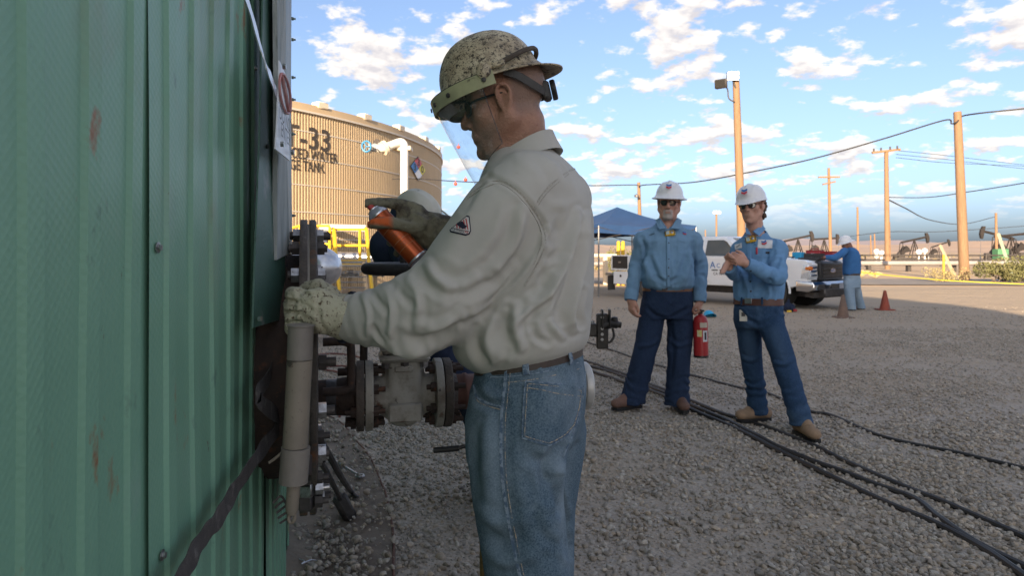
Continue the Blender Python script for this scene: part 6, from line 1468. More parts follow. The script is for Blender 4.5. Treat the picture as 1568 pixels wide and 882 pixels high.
V = strokes(V, Q, [([(426, 459), (440, 460), (458, 462)], 2.6, -.0055), ([(424, 477), (440, 478), (460, 479)], 2.6, -.0055), ([(428, 494), (442, 494), (458, 492)], 2.6, -.005), ([(450, 448), (456, 462), (458, 480), (454, 496)], 3, .003), ([(500, 448), (486, 462), (490, 492), (500, 512)], 4, -.003), ([(456, 444), (478, 452), (492, 448)], 3, -.002), ([(452, 462), (470, 468), (482, 480)], 3, -.0018), ([(450, 480), (468, 486), (480, 492)], 3, -.002), ([(468, 440), (482, 458), (486, 476)], 4, .002)])
gl = link('glove', V, Q, MAT['glove_l'], P1w); gl['label'] = 'cream glove spotted with grease'
cuff(W(528, 485, 1.703), W(535.5, 486.5, 1.709), .0640, .0655, MAT['navy_trim'], gl, 'binding')
# ---- right glove round the can
canA, canB = W(580.5, 331, 1.885), W(641, 397, 1.870); cd = nrm(canB-canA)
S = SDF(W(545, 410, 1.78)-np.array([0, 0, .02]), W(706, 285, 1.78)+np.array([.04, .25, .03]), .0028)
hr = W(674, 352, 1.935); xr = nrm(W(606, 318, 1.93)-hr); zr = np.array([.05, 1, .05]); yr = nrm(np.cross(zr, xr)); yr = yr if yr[2] > 0 else -yr; zr = nrm(np.cross(xr, yr)); zr = zr if zr[1] > 0 else -zr
S.cone(hr, W(640, 340, 1.925), .034, .040, .01); S.ell(W(628, 330, 1.925), (.040, .026, .036), None, .012)
S.cone(W(648, 345, 1.905), W(622, 345, 1.895), .030, .024, .012)
S.cone(W(668, 350, 1.932), W(690, 358, 1.938), .044, .052, .012); S.cone(W(618, 352, 1.93), W(668, 366, 1.925), .026, .036, .014)
S.chain([W(640, 322, 1.925), W(612, 313, 1.918), W(585, 310, 1.905), W(562, 311, 1.888), W(555.5, 312.5, 1.882)], [.0185, .0165, .0140, .0125, .0105], .010, 4)
S.chain([W(645, 352, 1.900), W(622, 346, 1.872), W(598, 341, 1.846), W(576, 342, 1.842), W(568, 343.5, 1.850)], [.0215, .0185, .0165, .0155, .0120], .010, 4)
for i, (x, y) in enumerate(((612, 340), (622, 358), (632, 374))):
    k0 = W(x+22, y-2, 1.935); S.chain([k0, W(x-6, y+3, 1.955), W(x-20, y+10, 1.945), W(x-24, y+14, 1.925)], [.0165, .0150, .0135, .011], .006, 4)
V, Q = S.mesh(2); V = wrinkle(V, Q, .0016, (42, 42, 42), 90); V = strokes(V, Q, [([(640, 318), (655, 332), (662, 352)], 5, -.003), ([(612, 330), (630, 336), (648, 338)], 4, -.003), ([(668, 335), (664, 350), (668, 372)], 4, .003), ([(650, 352), (648, 364), (655, 374)], 4, -.002)])
gr = link('glove', V, Q, MAT['glove_r'], P1w); gr['label'] = 'oil darkened glove with an orange thumb tip'
pt = np.clip((604-proj(V)[:, 0])/10, 0, 1)*(V[:, 1] < 1.872)*np.clip(.6+1.6*vnoise(V*60, 95), 0, 1); a_ = gr.data.attributes.new('paint', 'FLOAT', 'POINT'); a_.data.foreach_set('value', pt.astype(np.float32))
cuff(W(686, 356.5, 1.937), W(691, 358.5, 1.939), .0535, .0540, MAT['navy_trim'], gr, 'binding')
# ---- the spray can
SCN = thing('spray_can', 'orange aerosol can with worn print held in the oily glove', 'spray can', canB)
Lc = np.linalg.norm(canB-canA)
m = MB(); m.lathe([(.0295, Lc-.004), (.031, Lc-.005), (.031, Lc), (.027, Lc+.001), (.024, Lc-.006), (.001, Lc-.008)], canA, cd, 40); m.lathe([(.0295, .0), (.0295, Lc-.004)], canA, cd, 40); m.build('can_body', MAT['can'], SCN)
m = MB(); m.lathe([(.0305, .002), (.0315, -.001), (.0305, -.004), (.026, -.013), (.0185, -.021), (.0185, -.024), (.016, -.025), (.012, -.022), (.001, -.022)], canA, cd, 40); m.build('can_shoulder', MAT['alu'], SCN)
m = MB(); m.lathe([(.0310, Lc-.006), (.0318, Lc-.003), (.0310, Lc)], canA, cd, 40); m.build('bottom_rim', MAT['alu'], SCN)
m = MB(); m.lathe([(.004, -.022), (.004, -.027), (.009, -.027), (.0092, -.040), (.007, -.043), (.001, -.043)], canA, cd, 18); m.build('nozzle', MAT['red_ink'], SCN)
# printed rules and lettering on the can
def on_can(s, ang, r=.0299): u_, v_, d_ = frame(cd, (0, -1, 0)); return canA+cd*s+r*(math.cos(ang)*u_+math.sin(ang)*v_)
u_, v_, d_ = frame(cd, (0, -1, 0)); angs = np.linspace(0, 2*math.pi, 41)
MAT['can_pale'] = M('can_pale_print', (.50, .30, .16), (.40, .12, .04), scale=60, rough=.4, metal=.3); MAT['can_dark'] = M('can_dark_print', (.12, .04, .025), (.3, .07, .03), scale=40, rough=.4)
for s_ in (.034, .052, .094, .118): m = MB(); m.lathe([(.0298, s_), (.0298, s_+.0012)], canA, cd, 40); m.build('print_line', MAT['can_pale'], SCN, auto=None)
toc = np.array([0, -1, 0]); a0 = math.atan2(toc@v_, toc@u_)
for s_, ln in ((.064, .9), (.072, .7), (.080, .8), (.104, .6), (.110, .75)):
    for k in range(9):
        aa_ = a0-ln*.5+ln*k/9; 
        if (k*7+int(s_*1000)) % 5 == 0: continue
        P_ = [on_can(s_+ds, aa_+da, .0299) for ds, da in ((0, 0), (0, ln/9*.8), (.0024, ln/9*.8), (.0024, 0))]; m = MB(); m.add(P_, [[0, 1, 2, 3]]); 
        if k == 1: pass
        try: prn.add(P_, [[0, 1, 2, 3]])
        except NameError: prn = MB(); prn.add(P_, [[0, 1, 2, 3]])
po = prn.build('print_block', MAT['can_dark'], SCN, False); po['kind'] = 'stuff'
# ------------------------------------------------------------------ the other people
def cotton(name, c1, c2, **k): return M(name, c1, c2, scale=6, rough=.9, spec=.15, bump=.12, bscale=300, crumple=(7, .35, .015), spot=(tuple(v*.72 for v in c1), 12, (.62, .8)), **k)
MAT['blue_shirt'] = cotton('blue_work_shirt', (.185, .315, .455), (.155, .27, .40)); MAT['blue_shirt2'] = cotton('bright_blue_shirt', (.155, .30, .50), (.13, .26, .44)); MAT['blue_shirt3'] = cotton('royal_blue_shirt', (.05, .155, .36), (.04, .125, .30))
MAT['dark_denim'] = denim('dark_denim', (.015, .027, .058), (.028, .046, .09), (.055, .085, .14), (.58, .78), 500); MAT['mid_denim'] = denim('mid_denim', (.020, .046, .10), (.036, .072, .14), (.085, .14, .22), (.54, .74), 500); MAT['light_denim'] = denim('light_denim', (.19, .27, .36), (.25, .33, .41), (.33, .40, .46), (.5, .7), 300)
MAT['hat_white'] = M('white_hard_hat', (.76, .76, .77), (.70, .70, .71), scale=5, rough=.28, spec=.6, spot=((.42, .41, .40), 22, (.68, .74)))
MAT['brown_boot'] = M('brown_boot', (.16, .085, .06), (.11, .06, .045), scale=12, rough=.75, bump=.3, bscale=60); MAT['tan_boot'] = M('tan_boot', (.30, .20, .125), (.22, .15, .095), scale=12, rough=.85, bump=.3, bscale=60, spot=((.14, .09, .06), 14, (.58, .7)))
MAT['belt_tan'] = M('tan_belt', (.20, .085, .030), (.14, .06, .025), scale=20, rough=.5); MAT['belt_brown'] = M('brown_belt', (.095, .035, .024), (.07, .028, .02), scale=20, rough=.5)
MAT['logo_blue'] = M('logo_blue', (.02, .14, .42), rough=.5); MAT['logo_red'] = M('logo_red', (.50, .03, .05), rough=.5); MAT['patch_white'] = M('white_patch', (.66, .66, .68), rough=.8)
MAT['det_yellow'] = M('yellow_case', (.70, .40, .02), rough=.4); MAT['screen'] = M('pale_screen', (.45, .55, .55), rough=.2)
MAT['beard'] = None
def skin_mat(name, base, base2, bcol): return M(name, base, base2, scale=22, rough=.55, bump=.3, bscale=120, spot=(tuple(v*.6 for v in base), 45, (.62, .78)), attr='beard', attr_col=bcol)
def chevrons(c, u, v, n, s, parent, name='chevron_logo'):
    for dy, mt in ((.28, 'logo_blue'), (-.22, 'logo_red')):
        m = MB(); m.prism([(-.5*s, (dy+.12)*s), (0, (dy-.10)*s), (.5*s, (dy+.12)*s), (.5*s, (dy+.50)*s), (0, (dy+.28)*s), (-.5*s, (dy+.50)*s)], c, u, v, .0012*np.sign(np.dot(np.cross(u, v), n))); m.build(name, MAT[mt], parent, False)
def surf_frame(bv, px, py, off=.004):
    h = cast(bv, px, py, off); n = h[1]; u = np.array([1, 0, 0])-n*n[0]; u = nrm(u); v = np.cross(n, u); v = v if v[2] > 0 else -v; return h[0], u, v, n
def add_attr(o, nm, arr): a = o.data.attributes.new(nm, 'FLOAT', 'POINT'); a.data.foreach_set('value', np.asarray(arr, np.float32))
def detector(bv, px, py, s, parent, ang=0):
    c, u, v, n = surf_frame(bv, px, py, .012); u, v = u*math.cos(ang)+v*math.sin(ang), v*math.cos(ang)-u*math.sin(ang)
    A = [u, v, n]; m = MB(); m.box(c, (.082*s, .048*s, .026), .008, A); o = m.build('gas_detector', MAT['det_yellow'], parent)
    m = MB(); m.box(c+n*.0135-u*.018*s, (.026*s, .030*s, .003), .001, A); m.build('display', MAT['screen'], o); m = MB(); m.lathe([(.013*s, 0), (.013*s, .004), (.008*s, .006), (.001, .006)], c+n*.012+u*.016*s, n, 14); m.build('sensor_port', MAT['steel'], o)
    for q in (-.036, .036): m = MB(); m.box(c+n*.0125+u*q*s, (.005, .034*s, .004), 0, A); m.build('bumper', MAT['frame_black'], o)
def ring_belt(rows, f, l, mat, parent, ex=.006, n=2.25, name='belt'):
    V = []; (z0, c0, a0, b0), (z1, c1, a1, b1) = rows
    for z, c, a, b, e in ((z0, c0, a0, b0, ex), (z1, c1, a1, b1, ex), (z1, c1, a1, b1, -.01), (z0, c0, a0, b0, -.01)):
        for k in range(40):
            t = 2*math.pi*k/40; q = (abs(math.cos(t))**n+abs(math.sin(t))**n)**(-1/n); V.append(np.array([c[0], c[1], z])+l*(a+e)*q*math.cos(t)+f*(b+e)*q*math.sin(t))
    m = MB(); m.add(V, [[i*40+k, i*40+(k+1) % 40, ((i+1) % 4)*40+(k+1) % 40, ((i+1) % 4)*40+k] for i in range(4) for k in range(40)]); return m.build(name, mat, parent)

# ================= man with white goatee holding the extinguisher
Y1 = 5.6; f1 = nrm([-.10, -1, 0]); l1 = np.array([-f1[1], f1[0], 0])
b1_ = np.array([W(1015, 600, Y1)[0], Y1, 0]); HA = Head(W(1024.5, 311.5, Y1-.02), (-.30, -1), R(4), R(-3), 1.06)
LA = [W(988, 371, Y1), W(973, 405, Y1+.03), W(966, 458, Y1-.06)]; RA = [W(1058, 370, Y1), W(1074, 405, Y1+.03), W(1071, 460, Y1-.06)]
S = SDF((b1_[0]-.36, Y1-.42, -.01), (b1_[0]+.44, Y1+.32, 1.90), .0068)
sculpt_head(S, HA, jowl=.006, neck=.064, neck_to=W(1021, 346, Y1+.02))
S.loft(*slices([(470, 1021, Y1, .14, .10), (400, 1022, Y1, .15, .11), (360, 1021, Y1, .14, .08), (346, 1021, Y1, .07, .06)]), l1[:2], f1[:2], .03)
for A in (LA, RA): S.cone(A[0], A[1], .05, .042, .02); S.cone(A[1], A[2], .042, .032, .02)
for xs in ((1003, 988, 966), (1040, 1040, 1038)): S.cone(W(xs[0], 475, Y1), W(xs[1], 540, Y1), .08, .055, .02); S.cone(W(xs[1], 540, Y1), W(xs[2], 612, Y1), .055, .04, .02)
sculpt_hand(S, LA[2], (.04, -.10, -1), (.35, -.9, 0), (-.9, -.35, .0), 1.08, curl=(28, 34, 26), fat=1.15, thumb=[(.022, .030, -.010), (.050, .044, -.020), (.078, .042, -.030), (.098, .036, -.036)])
sculpt_hand(S, RA[2], (-.02, -.06, -1), (-.30, -.95, 0), (.95, -.30, 0), 1.06, finger_curl=[(62, 80, 45)]*4, fat=1.15, thumb=[(.022, .030, -.012), (.048, .040, -.030), (.072, .030, -.046), (.088, .014, -.054)])
V, Q = S.mesh(2); MA = tag(link('person', V, Q, skin_mat('ruddy_skin', (.50, .275, .205), (.42, .21, .15), (.42, .38, .355)), None, True, origin=b1_), 'older man with white goatee and white hard hat standing with a red extinguisher', 'person')
lo = (V-HA.o)@HA.ax.T/HA.sc; bd = np.clip((lo[:, 0]-.055)/.015, 0, 1)*np.clip((.042-np.abs(lo[:, 1]))/.012, 0, 1)*np.clip((-.045-lo[:, 2])/.008, 0, 1)*np.clip((lo[:, 2]+.150)/.02, 0, 1)
mouth = (np.abs(lo[:, 1]) < .020) & (np.abs(lo[:, 2]+.067) < .008); add_attr(MA, 'beard', np.where(mouth, .2, bd*.9))
S = SDF((b1_[0]-.42, Y1-.40, .90), (b1_[0]+.46, Y1+.34, 1.60), .0068)
rowsS = [(445, 1022, Y1-.01, .168, .135), (438, 1022, Y1-.02, .206, .165), (424, 1022, Y1-.03, .214, .176), (405, 1022, Y1-.02, .210, .165), (385, 1022, Y1, .205, .145), (368, 1022, Y1, .200, .128), (357, 1021.5, Y1+.01, .165, .108), (349, 1021, Y1+.015, .115, .090), (343, 1021, Y1+.02, .078, .075)]
S.loft(*slices(rowsS), l1[:2], f1[:2], .03, 2.3)
for x in (985, 1061): S.cone(W(1021+(x-1021)*.38, 359, Y1+.02), W(x, 369, Y1), .066, .080, .05)
for A in (LA, RA): S.chain([A[0]+np.array([0, 0, .01]), (A[0]+A[1])/2, A[1], (A[1]+A[2])/2, A[2]], [.076, .066, .060, .055, .050], .022, 4); S.cut(A[2]+nrm(A[2]-A[1])*.012, A[2]-A[1], .09)
V, Q = S.mesh(2)
for i, A in enumerate((LA, RA)): V = rings(V, Q, A[0], A[2], .0045, 7, 7+i, .11, .25, 1.0, 1.1)
V = wrinkle(V, Q, .009, (8, 8, 2.6), 100); V = wrinkle(V, Q, .004, (17, 17, 9), 104)
V = strokes(V, Q, [([(995, 395), (1003, 415), (1012, 434)], 4, -.012), ([(1050, 395), (1042, 415), (1034, 434)], 4, -.012), ([(986, 385), (990, 410), (994, 432)], 4, .011), ([(1058, 385), (1054, 412), (1048, 434)], 4, .010), ([(983, 365), (988, 380), (986, 400)], 3, -.014), ([(1062, 365), (1060, 380), (1062, 402)], 3, -.014), ([(1022, 352), (1023, 395), (1023, 438)], 1.6, .005), ([(1004, 425), (1020, 431), (1040, 425)], 3, -.008)])
shA = link('shirt', V, Q, MAT['blue_shirt'], MA); bv = bvh_of(shA)
collar('collar', W(1021, 342, Y1+.02), f1, np.array([0, 0, 1.]), .088, .084, .052, MAT['blue_shirt'], shA, flare=.036, tilt=.30, gap=.16)
def wing(poly, mat, parent):
    P = np.array([W(x, y, Yd) for x, y, Yd in poly]); n = nrm(np.cross(P[1]-P[0], P[2]-P[0])); n = n if n[1] < 0 else -n; k = len(P)
    m = MB(); m.add(np.vstack([P+n*.004, P-n*.004]), [list(range(k)), list(range(k, 2*k))[::-1]]+[[i, (i+1) % k, k+(i+1) % k, k+i] for i in range(k)]); return m.build('collar_point', mat, parent)
wing([(1003.5, 337, Y1-.01), (1010, 333.5, Y1-.05), (1021.5, 349, Y1-.135), (1010, 351, Y1-.135)], MAT['blue_shirt'], shA); wing([(1037, 333.5, Y1-.05), (1043.5, 337.5, Y1-.01), (1041, 351, Y1-.125), (1027, 349.5, Y1-.135)], MAT['blue_shirt'], shA)
for A in (LA, RA): cuff(A[2]+(A[1]-A[2])*.20, A[2]-nrm(A[1]-A[2])*.012, .056, .052, MAT['blue_shirt'], shA)
for pl in ([(987, 365.5), (1010, 365.5), (1010, 369.5), (998, 373), (987, 370)], [(1038, 365), (1061, 364.5), (1061, 369), (1050, 372), (1038, 369)]): patch(bv, pl, MAT['blue_shirt'], 'pocket_flap', shA, off=.006, step=2, th=.003)
for pl in ([(988, 368), (1010, 368), (1010, 388), (999, 392), (988, 387)], [(1038, 368), (1061, 367), (1061, 387), (1050, 391), (1038, 387)]): patch(bv, pl, MAT['blue_shirt'], 'chest_pocket', shA, off=.0025, step=2.5, th=.003)
ribbon(bv, [(1023, 354), (1023.5, 395), (1023.5, 438)], .030, MAT['blue_shirt'], 'placket', shA, off=.003, th=.002)
for y in (372, 384, 397, 410, 423): h = cast(bv, 1023.5, y, .004); m = MB(); m.lathe([(.006, 0), (.006, .002), (.001, .003)], h[0], h[1], 8); m.build('button', MAT['frame_black'], shA)
detector(bv, 1026, 358.5, 1.0, shA)
c, u, v, n = surf_frame(bv, 1048, 358.5); chevrons(c, u, v, n, .030, shA)
c, u, v, n = surf_frame(bv, 998, 359.5); m = MB(); m.tube([c+u*(-.022+.0055*k)+v*(.006*(-1)**k+.0006*k) for k in range(9)], .0022, 5); m.build('name_stitching', MAT['ink'], shA)
S = SDF((b1_[0]-.40, Y1-.30, .02), (b1_[0]+.40, Y1+.30, 1.06), .0068)
S.loft(*slices([(437, 1022, Y1-.005, .192, .150), (450, 1022, Y1, .200, .156), (470, 1021, Y1, .205, .158), (486, 1021, Y1, .19, .14)]), l1[:2], f1[:2], .02, 2.3)
S.chain([W(1001, 474, Y1), W(994, 510, Y1), W(986, 545, Y1-.01), W(976, 585, Y1+.02), W(967, 617, Y1+.03)], [.105, .101, .095, .096, .104], .03, 5)
S.chain([W(1041, 474, Y1), W(1041, 510, Y1-.01), W(1040, 545, Y1-.02), W(1038, 585, Y1), W(1037, 619, Y1)], [.108, .104, .096, .095, .102], .03, 5)
S.cut(W(968, 618, Y1+.03), (0, 0, -1), .2); S.cut(W(1037, 620, Y1), (0, 0, -1), .2)
V, Q = S.mesh(2)
V = rings(V, Q, W(988, 540, Y1), W(967, 616, Y1), .008, 5, 21, .14, .35, 1.1, 1.2); V = rings(V, Q, W(1040, 540, Y1), W(1037, 616, Y1), .0075, 5, 22, .14, .35, 1.1, 1.2); V = wrinkle(V, Q, .008, (7, 7, 5), 120); V = wrinkle(V, Q, .003, (18, 18, 14), 124)
V = strokes(V, Q, [([(1018, 488), (1002, 482), (990, 470)], 3, -.010), ([(1024, 488), (1040, 480), (1054, 472)], 3, -.010), ([(980, 530), (995, 528), (1006, 520)], 3, .010), ([(1024, 520), (1040, 530), (1056, 524)], 3, .009), ([(1026, 500), (1030, 540), (1026, 580)], 4, -.008)])
jA = link('jeans', V, Q, MAT['dark_denim'], MA); add_attr(jA, 'wear', np.zeros(len(V)))
zs, cs, aa, bb = slices([(445, 1022, Y1, .198, .154), (436, 1022, Y1, .194, .150)]); bA = ring_belt([(zs[0], cs[0], aa[0], bb[0]), (zs[1], cs[1], aa[1], bb[1])], f1, l1, MAT['belt_tan'], MA)
m = MB(); h = W(1018, 441, Y1-.166); m.box(h, (.045, .008, .036), .003); m.build('buckle', MAT['leather'], bA)
hatA, TA = hard_hat('hard_hat', HA, MA, MAT['hat_white'], .122, .103, .116, .050, lambda a: .030+.012*math.cos(a)**2, .016, .010, R(-2), -.004)
c = TA(.118, 0, .062); n = HA.d(.86, 0, .5); u = HA.d(0, 1, 0); v = np.cross(n, u); v = v if v[2] > 0 else -v; chevrons(c+nrm(n)*.012, u, v, n, .042, hatA)
glasses(HA, MA, MAT['lens'])
for x, td in ((970, (-.90, -.42)), (1039, (.06, -1))):
    ank = np.array([W(x, 600, Y1)[0], Y1+.02, .028]); S = SDF(ank-np.array([.3, .32, .03]), ank+np.array([.3, .25, .24]), .007); boot(S, ank, td); V, Q = S.mesh(2); bo = link('boot', V, Q, MAT['brown_boot'], MA); m = MB(); sole(m, ank-np.array([0, 0, .014]), td); m.build('boot_sole', MAT['frame_black'], bo)
MAT['red_ext'] = M('red_cylinder_paint', (.42, .025, .028), (.34, .02, .024), scale=8, rough=.35, spot=((.12, .02, .02), 20, (.68, .73)))
EX = thing('fire_extinguisher', 'red fire extinguisher hanging from the older man\'s left hand', 'extinguisher', W(1073, 547, Y1-.08)); e0 = W(1073.5, 547, Y1-.08); e1 = W(1072.5, 489, Y1-.08); ed = nrm(e1-e0); Le = np.linalg.norm(e1-e0)
m = MB(); m.lathe([(.050, 0), (.058, .004), (.058, Le-.02), (.052, Le+.01), (.034, Le+.030), (.018, Le+.038), (.016, Le+.05)], e0, ed, 32); m.build('cylinder', MAT['red_ext'], EX)
m = MB(); m.lathe([(.0588, .0), (.0595, .004), (.0595, .014), (.0585, .018)], e0, ed, 32); m.build('foot_ring', MAT['frame_black'], EX)
m = MB(); m.lathe([(.02, Le+.045), (.02, Le+.07)], e0, ed, 16); m.box(e0+ed*(Le+.075)+np.array([0, -.015, 0]), (.022, .13, .014), .004); m.build('valve_handle', MAT['frame_black'], EX)
def lab(z0, z1, a0, a1, mat, r=.0592, nm='label'):
    m = MB(); V = []; aa = np.linspace(a0, a1, 8)
    for a in aa:
        for z in (z0, z1): V.append(e0+ed*z+r*np.array([math.sin(a), -math.cos(a), 0]))
    m.add(V, [[2*i, 2*i+2, 2*i+3, 2*i+1] for i in range(7)]); return m.build(nm, mat, EX)
lab(Le-.062, Le-.022, -.35, .75, M('beige_label', (.55, .50, .40), (.5, .42, .34), scale=60, rough=.6)); l2_ = lab(Le-.175, Le-.085, .05, .75, MAT['patch_white']); lab(Le-.135, Le-.082, -.75, -.12, M('yellow_label', (.62, .55, .10), (.6, .58, .45), scale=40, rough=.6)); lab(Le-.16, Le-.10, .25, .55, MAT['ink'], .0596, 'pictogram')

# ================= younger man fiddling with his cuffs
Y2 = 4.98; f2 = nrm([-.52, -.85, 0]); l2 = np.array([-f2[1], f2[0], 0]); b2_ = np.array([W(1165, 600, Y2)[0], Y2, 0])
HB = Head(W(1151, 316.5, Y2-.02), (-.62, -.80), R(2), R(5), 1.0)
LB = [W(1189, 382, 4.90), W(1191, 425, 4.76), W(1143, 404, 4.66)]; RB = [W(1135, 383, 5.08), W(1126, 418, 4.98), W(1116, 409, 4.72)]
S = SDF((b2_[0]-.42, Y2-.55, -.01), (b2_[0]+.42, Y2+.42, 1.84), .0064)
sculpt_head(S, HB, jowl=-.004, neck=.055, neck_to=W(1157, 360, Y2+.01))
S.loft(*slices([(470, 1161, Y2, .12, .09), (400, 1162, Y2, .14, .09), (372, 1160, Y2, .12, .07), (360, 1157, Y2, .06, .06)]), l2[:2], f2[:2], .03)
for A in (LB, RB): S.cone(A[0], A[1], .045, .038, .02); S.cone(A[1], A[2], .038, .029, .02)
S.cone(W(1149, 490, 5.06), W(1151, 555, 5.12), .075, .05, .02); S.cone(W(1151, 555, 5.12), W(1159, 628, 5.2), .05, .036, .02); S.cone(W(1180, 490, 4.90), W(1202, 555, 4.82), .075, .05, .02); S.cone(W(1202, 555, 4.82), W(1226, 645, 4.78), .05, .036, .02)
sculpt_hand(S, LB[2], (-.86, -.10, .42), (.40, -.10, .90), (.15, -1, .0), .98, curl=(55, 62, 40), fat=1.1)
sculpt_hand(S, RB[2], (-.25, -.55, .45), (-.5, -.15, .8), (-.70, .60, .1), .98, curl=(52, 60, 40), fat=1.1)
V, Q = S.mesh(2); MBp = tag(link('person', V, Q, skin_mat('fair_skin', (.52, .30, .225), (.45, .24, .175), (.30, .18, .13)), None, True, origin=b2_), 'younger man with curly hair, white hard hat and blue shirt doing up his cuff', 'person'); add_attr(MBp, 'beard', np.zeros(len(V)))
S = SDF((b2_[0]-.44, Y2-.48, .86), (b2_[0]+.44, Y2+.40, 1.52), .0064)
S.loft(*slices([(466, 1161, Y2, .150, .110), (459, 1161, Y2, .172, .128), (440, 1162, Y2, .180, .134), (415, 1163, Y2, .180, .130), (392, 1163, Y2, .182, .120), (379, 1162, Y2, .165, .105), (370, 1159, Y2+.005, .120, .088), (362, 1157, Y2+.01, .078, .07)]), l2[:2], f2[:2], .03, 2.3)
S.cone(W(1166, 374, Y2), W(1190, 382, 4.90), .056, .070, .05); S.cone(W(1148, 374, Y2+.02), W(1135, 384, 5.08), .054, .068, .05)
for A in (LB, RB): S.chain([A[0]+np.array([0, 0, .006]), (A[0]+A[1])/2, A[1], (A[1]+A[2])/2, A[2]], [.068, .061, .058, .052, .042], .022, 4); S.cut(A[2]+nrm(A[2]-A[1])*.006, A[2]-A[1], .08)
V, Q = S.mesh(2)
for i, A in enumerate((LB, RB)): V = rings(V, Q, A[0], A[1], .0035, 4, 31+i, .10, .3, 1.05, 1.1); V = rings(V, Q, A[1], A[2], .0035, 4, 33+i, .09, .0, .9, 1.1)
V = wrinkle(V, Q, .009, (7, 7, 3.4), 140); V = wrinkle(V, Q, .004, (17, 17, 10), 144)
V = strokes(V, Q, [([(1190, 420), (1176, 432), (1160, 446)], 4, -.011), ([(1196, 390), (1188, 410), (1184, 424)], 3, -.007), ([(1140, 425), (1146, 445), (1144, 460)], 3, .009), ([(1175, 435), (1178, 450), (1172, 460)], 3, .009), ([(1130, 400), (1134, 425), (1136, 450)], 3, -.008), ([(1185, 372), (1176, 384), (1172, 398)], 3, -.008)])
shB = link('shirt', V, Q, MAT['blue_shirt2'], MBp); bv = bvh_of(shB)
collar('collar', W(1157, 356, Y2+.01), f2, np.array([0, 0, 1.]), .074, .072, .050, MAT['blue_shirt2'], shB, flare=.034, tilt=.30, gap=.16)
wing([(1142, 349, Y2-.03), (1145, 350, Y2-.05), (1150.5, 359.5, Y2-.13), (1143, 359, Y2-.11)], MAT['blue_shirt2'], shB); wing([(1153, 354, Y2-.10), (1167, 344, Y2-.03), (1172, 351, Y2-.03), (1162, 361, Y2-.135)], MAT['blue_shirt2'], shB)
for A in (LB, RB): cuff(A[2]+(A[1]-A[2])*.22, A[2]-nrm(A[1]-A[2])*.004, .048, .044, MAT['blue_shirt2'], shB)
ribbon(bv, [(1146, 368), (1148, 400), (1149, 430), (1151, 460)], .030, MAT['blue_shirt2'], 'placket', shB, off=.003, th=.002)
for y in (414, 431, 446): h = cast(bv, 1149.5, y, .005); m = MB(); m.lathe([(.007, 0), (.007, .002), (.001, .003)], h[0], h[1], 8); m.build('button', MAT['frame_black'], shB)
detector(bv, 1150, 367.5, .92, shB, .05)
tg = patch(bv, [(1161, 367), (1183, 368), (1182.5, 380.5), (1160, 380)], MAT['patch_white'], 'logo_patch', shB, off=.004, step=1.6, th=.002)
c, u, v, n = surf_frame(bv, 1170.5, 373.5, .007); chevrons(c, u, v, n, .034, tg)
patch(bv, [(1125.5, 375), (1136, 372), (1136, 379.5), (1126, 382)], MAT['patch_white'], 'name_patch', shB, off=.004, step=1.6, th=.002); c, u, v, n = surf_frame(bv, 1131, 377, .0075); m = MB(); m.tube([c+u*(-.017+.0042*k)+v*(.0045*(-1)**k+.0012*k-.005) for k in range(9)], .0014, 5); m.build('name_stitching', MAT['ink'], shB)
patch(bv, [(1158, 381.5), (1180, 382), (1180, 394), (1158, 394)], MAT['blue_shirt2'], 'chest_pocket', shB, off=.003, step=2, th=.003)
patch(bv, [(1172, 385.2), (1179, 385.6), (1179, 388.4), (1172, 388)], MAT['navy'] if 'navy' in MAT else MAT['ink'], 'pocket_tag', shB, off=.008, step=1.2, th=.001)
h = cast(bv, 1159, 384, .006); m = MB(); m.box(h[0], (.012, .012, .05), .003); m.build('pen_clip', MAT['logo_red'], shB)
fl_ = patch(bv, [(1187, 361), (1202.5, 359), (1203, 368.5), (1187.5, 370)], MAT['patch_white'], 'flag_patch', shB, off=.004, step=1.5, th=.002)
if fl_:
    for k in range(4): ribbon(bv, [(1187.3, 362.5+k*2.2), (1195, 361.6+k*2.2), (1202.6, 360.6+k*2.2)], .0048, MAT['logo_red'], 'flag_stripe', fl_, off=.0065, th=.0004)
    patch(bv, [(1187.2, 361.2), (1194, 360.3), (1194.2, 365.2), (1187.4, 366)], MAT['logo_blue'], 'flag_canton', fl_, off=.0072, step=1.5, th=.0006)
S = SDF((b2_[0]-.40, Y2-.45, .02), (b2_[0]+.45, Y2+.45, 1.00), .0064)
S.loft(*slices([(458, 1161, Y2, .166, .124), (475, 1161, Y2, .172, .132), (490, 1162, Y2, .174, .134), (502, 1162, Y2, .155, .115)]), l2[:2], f2[:2], .02, 2.3)
S.chain([W(1146, 492, 5.05), W(1148, 525, 5.08), W(1151, 555, 5.12), W(1157, 595, 5.17), W(1160, 632, 5.2)], [.092, .085, .076, .070, .074], .03, 5)
S.chain([W(1180, 492, 4.90), W(1191, 525, 4.86), W(1202, 560, 4.82), W(1214, 600, 4.79), W(1227, 648, 4.77)], [.092, .086, .079, .074, .077], .03, 5)
S.cut(W(1160, 634, 5.2), (0, 0, -1), .18); S.cut(W(1227, 651, 4.77), (0, 0, -1), .18)
V, Q = S.mesh(2); V = rings(V, Q, W(1151, 555, 5.12), W(1160, 632, 5.2), .007, 5, 51, .11, .2, 1.1, .7); V = rings(V, Q, W(1202, 560, 4.82), W(1227, 648, 4.77), .005, 5, 52, .11, .2, 1.1, .7); V = wrinkle(V, Q, .006, (7, 7, 5), 160); V = wrinkle(V, Q, .003, (18, 18, 14), 164)
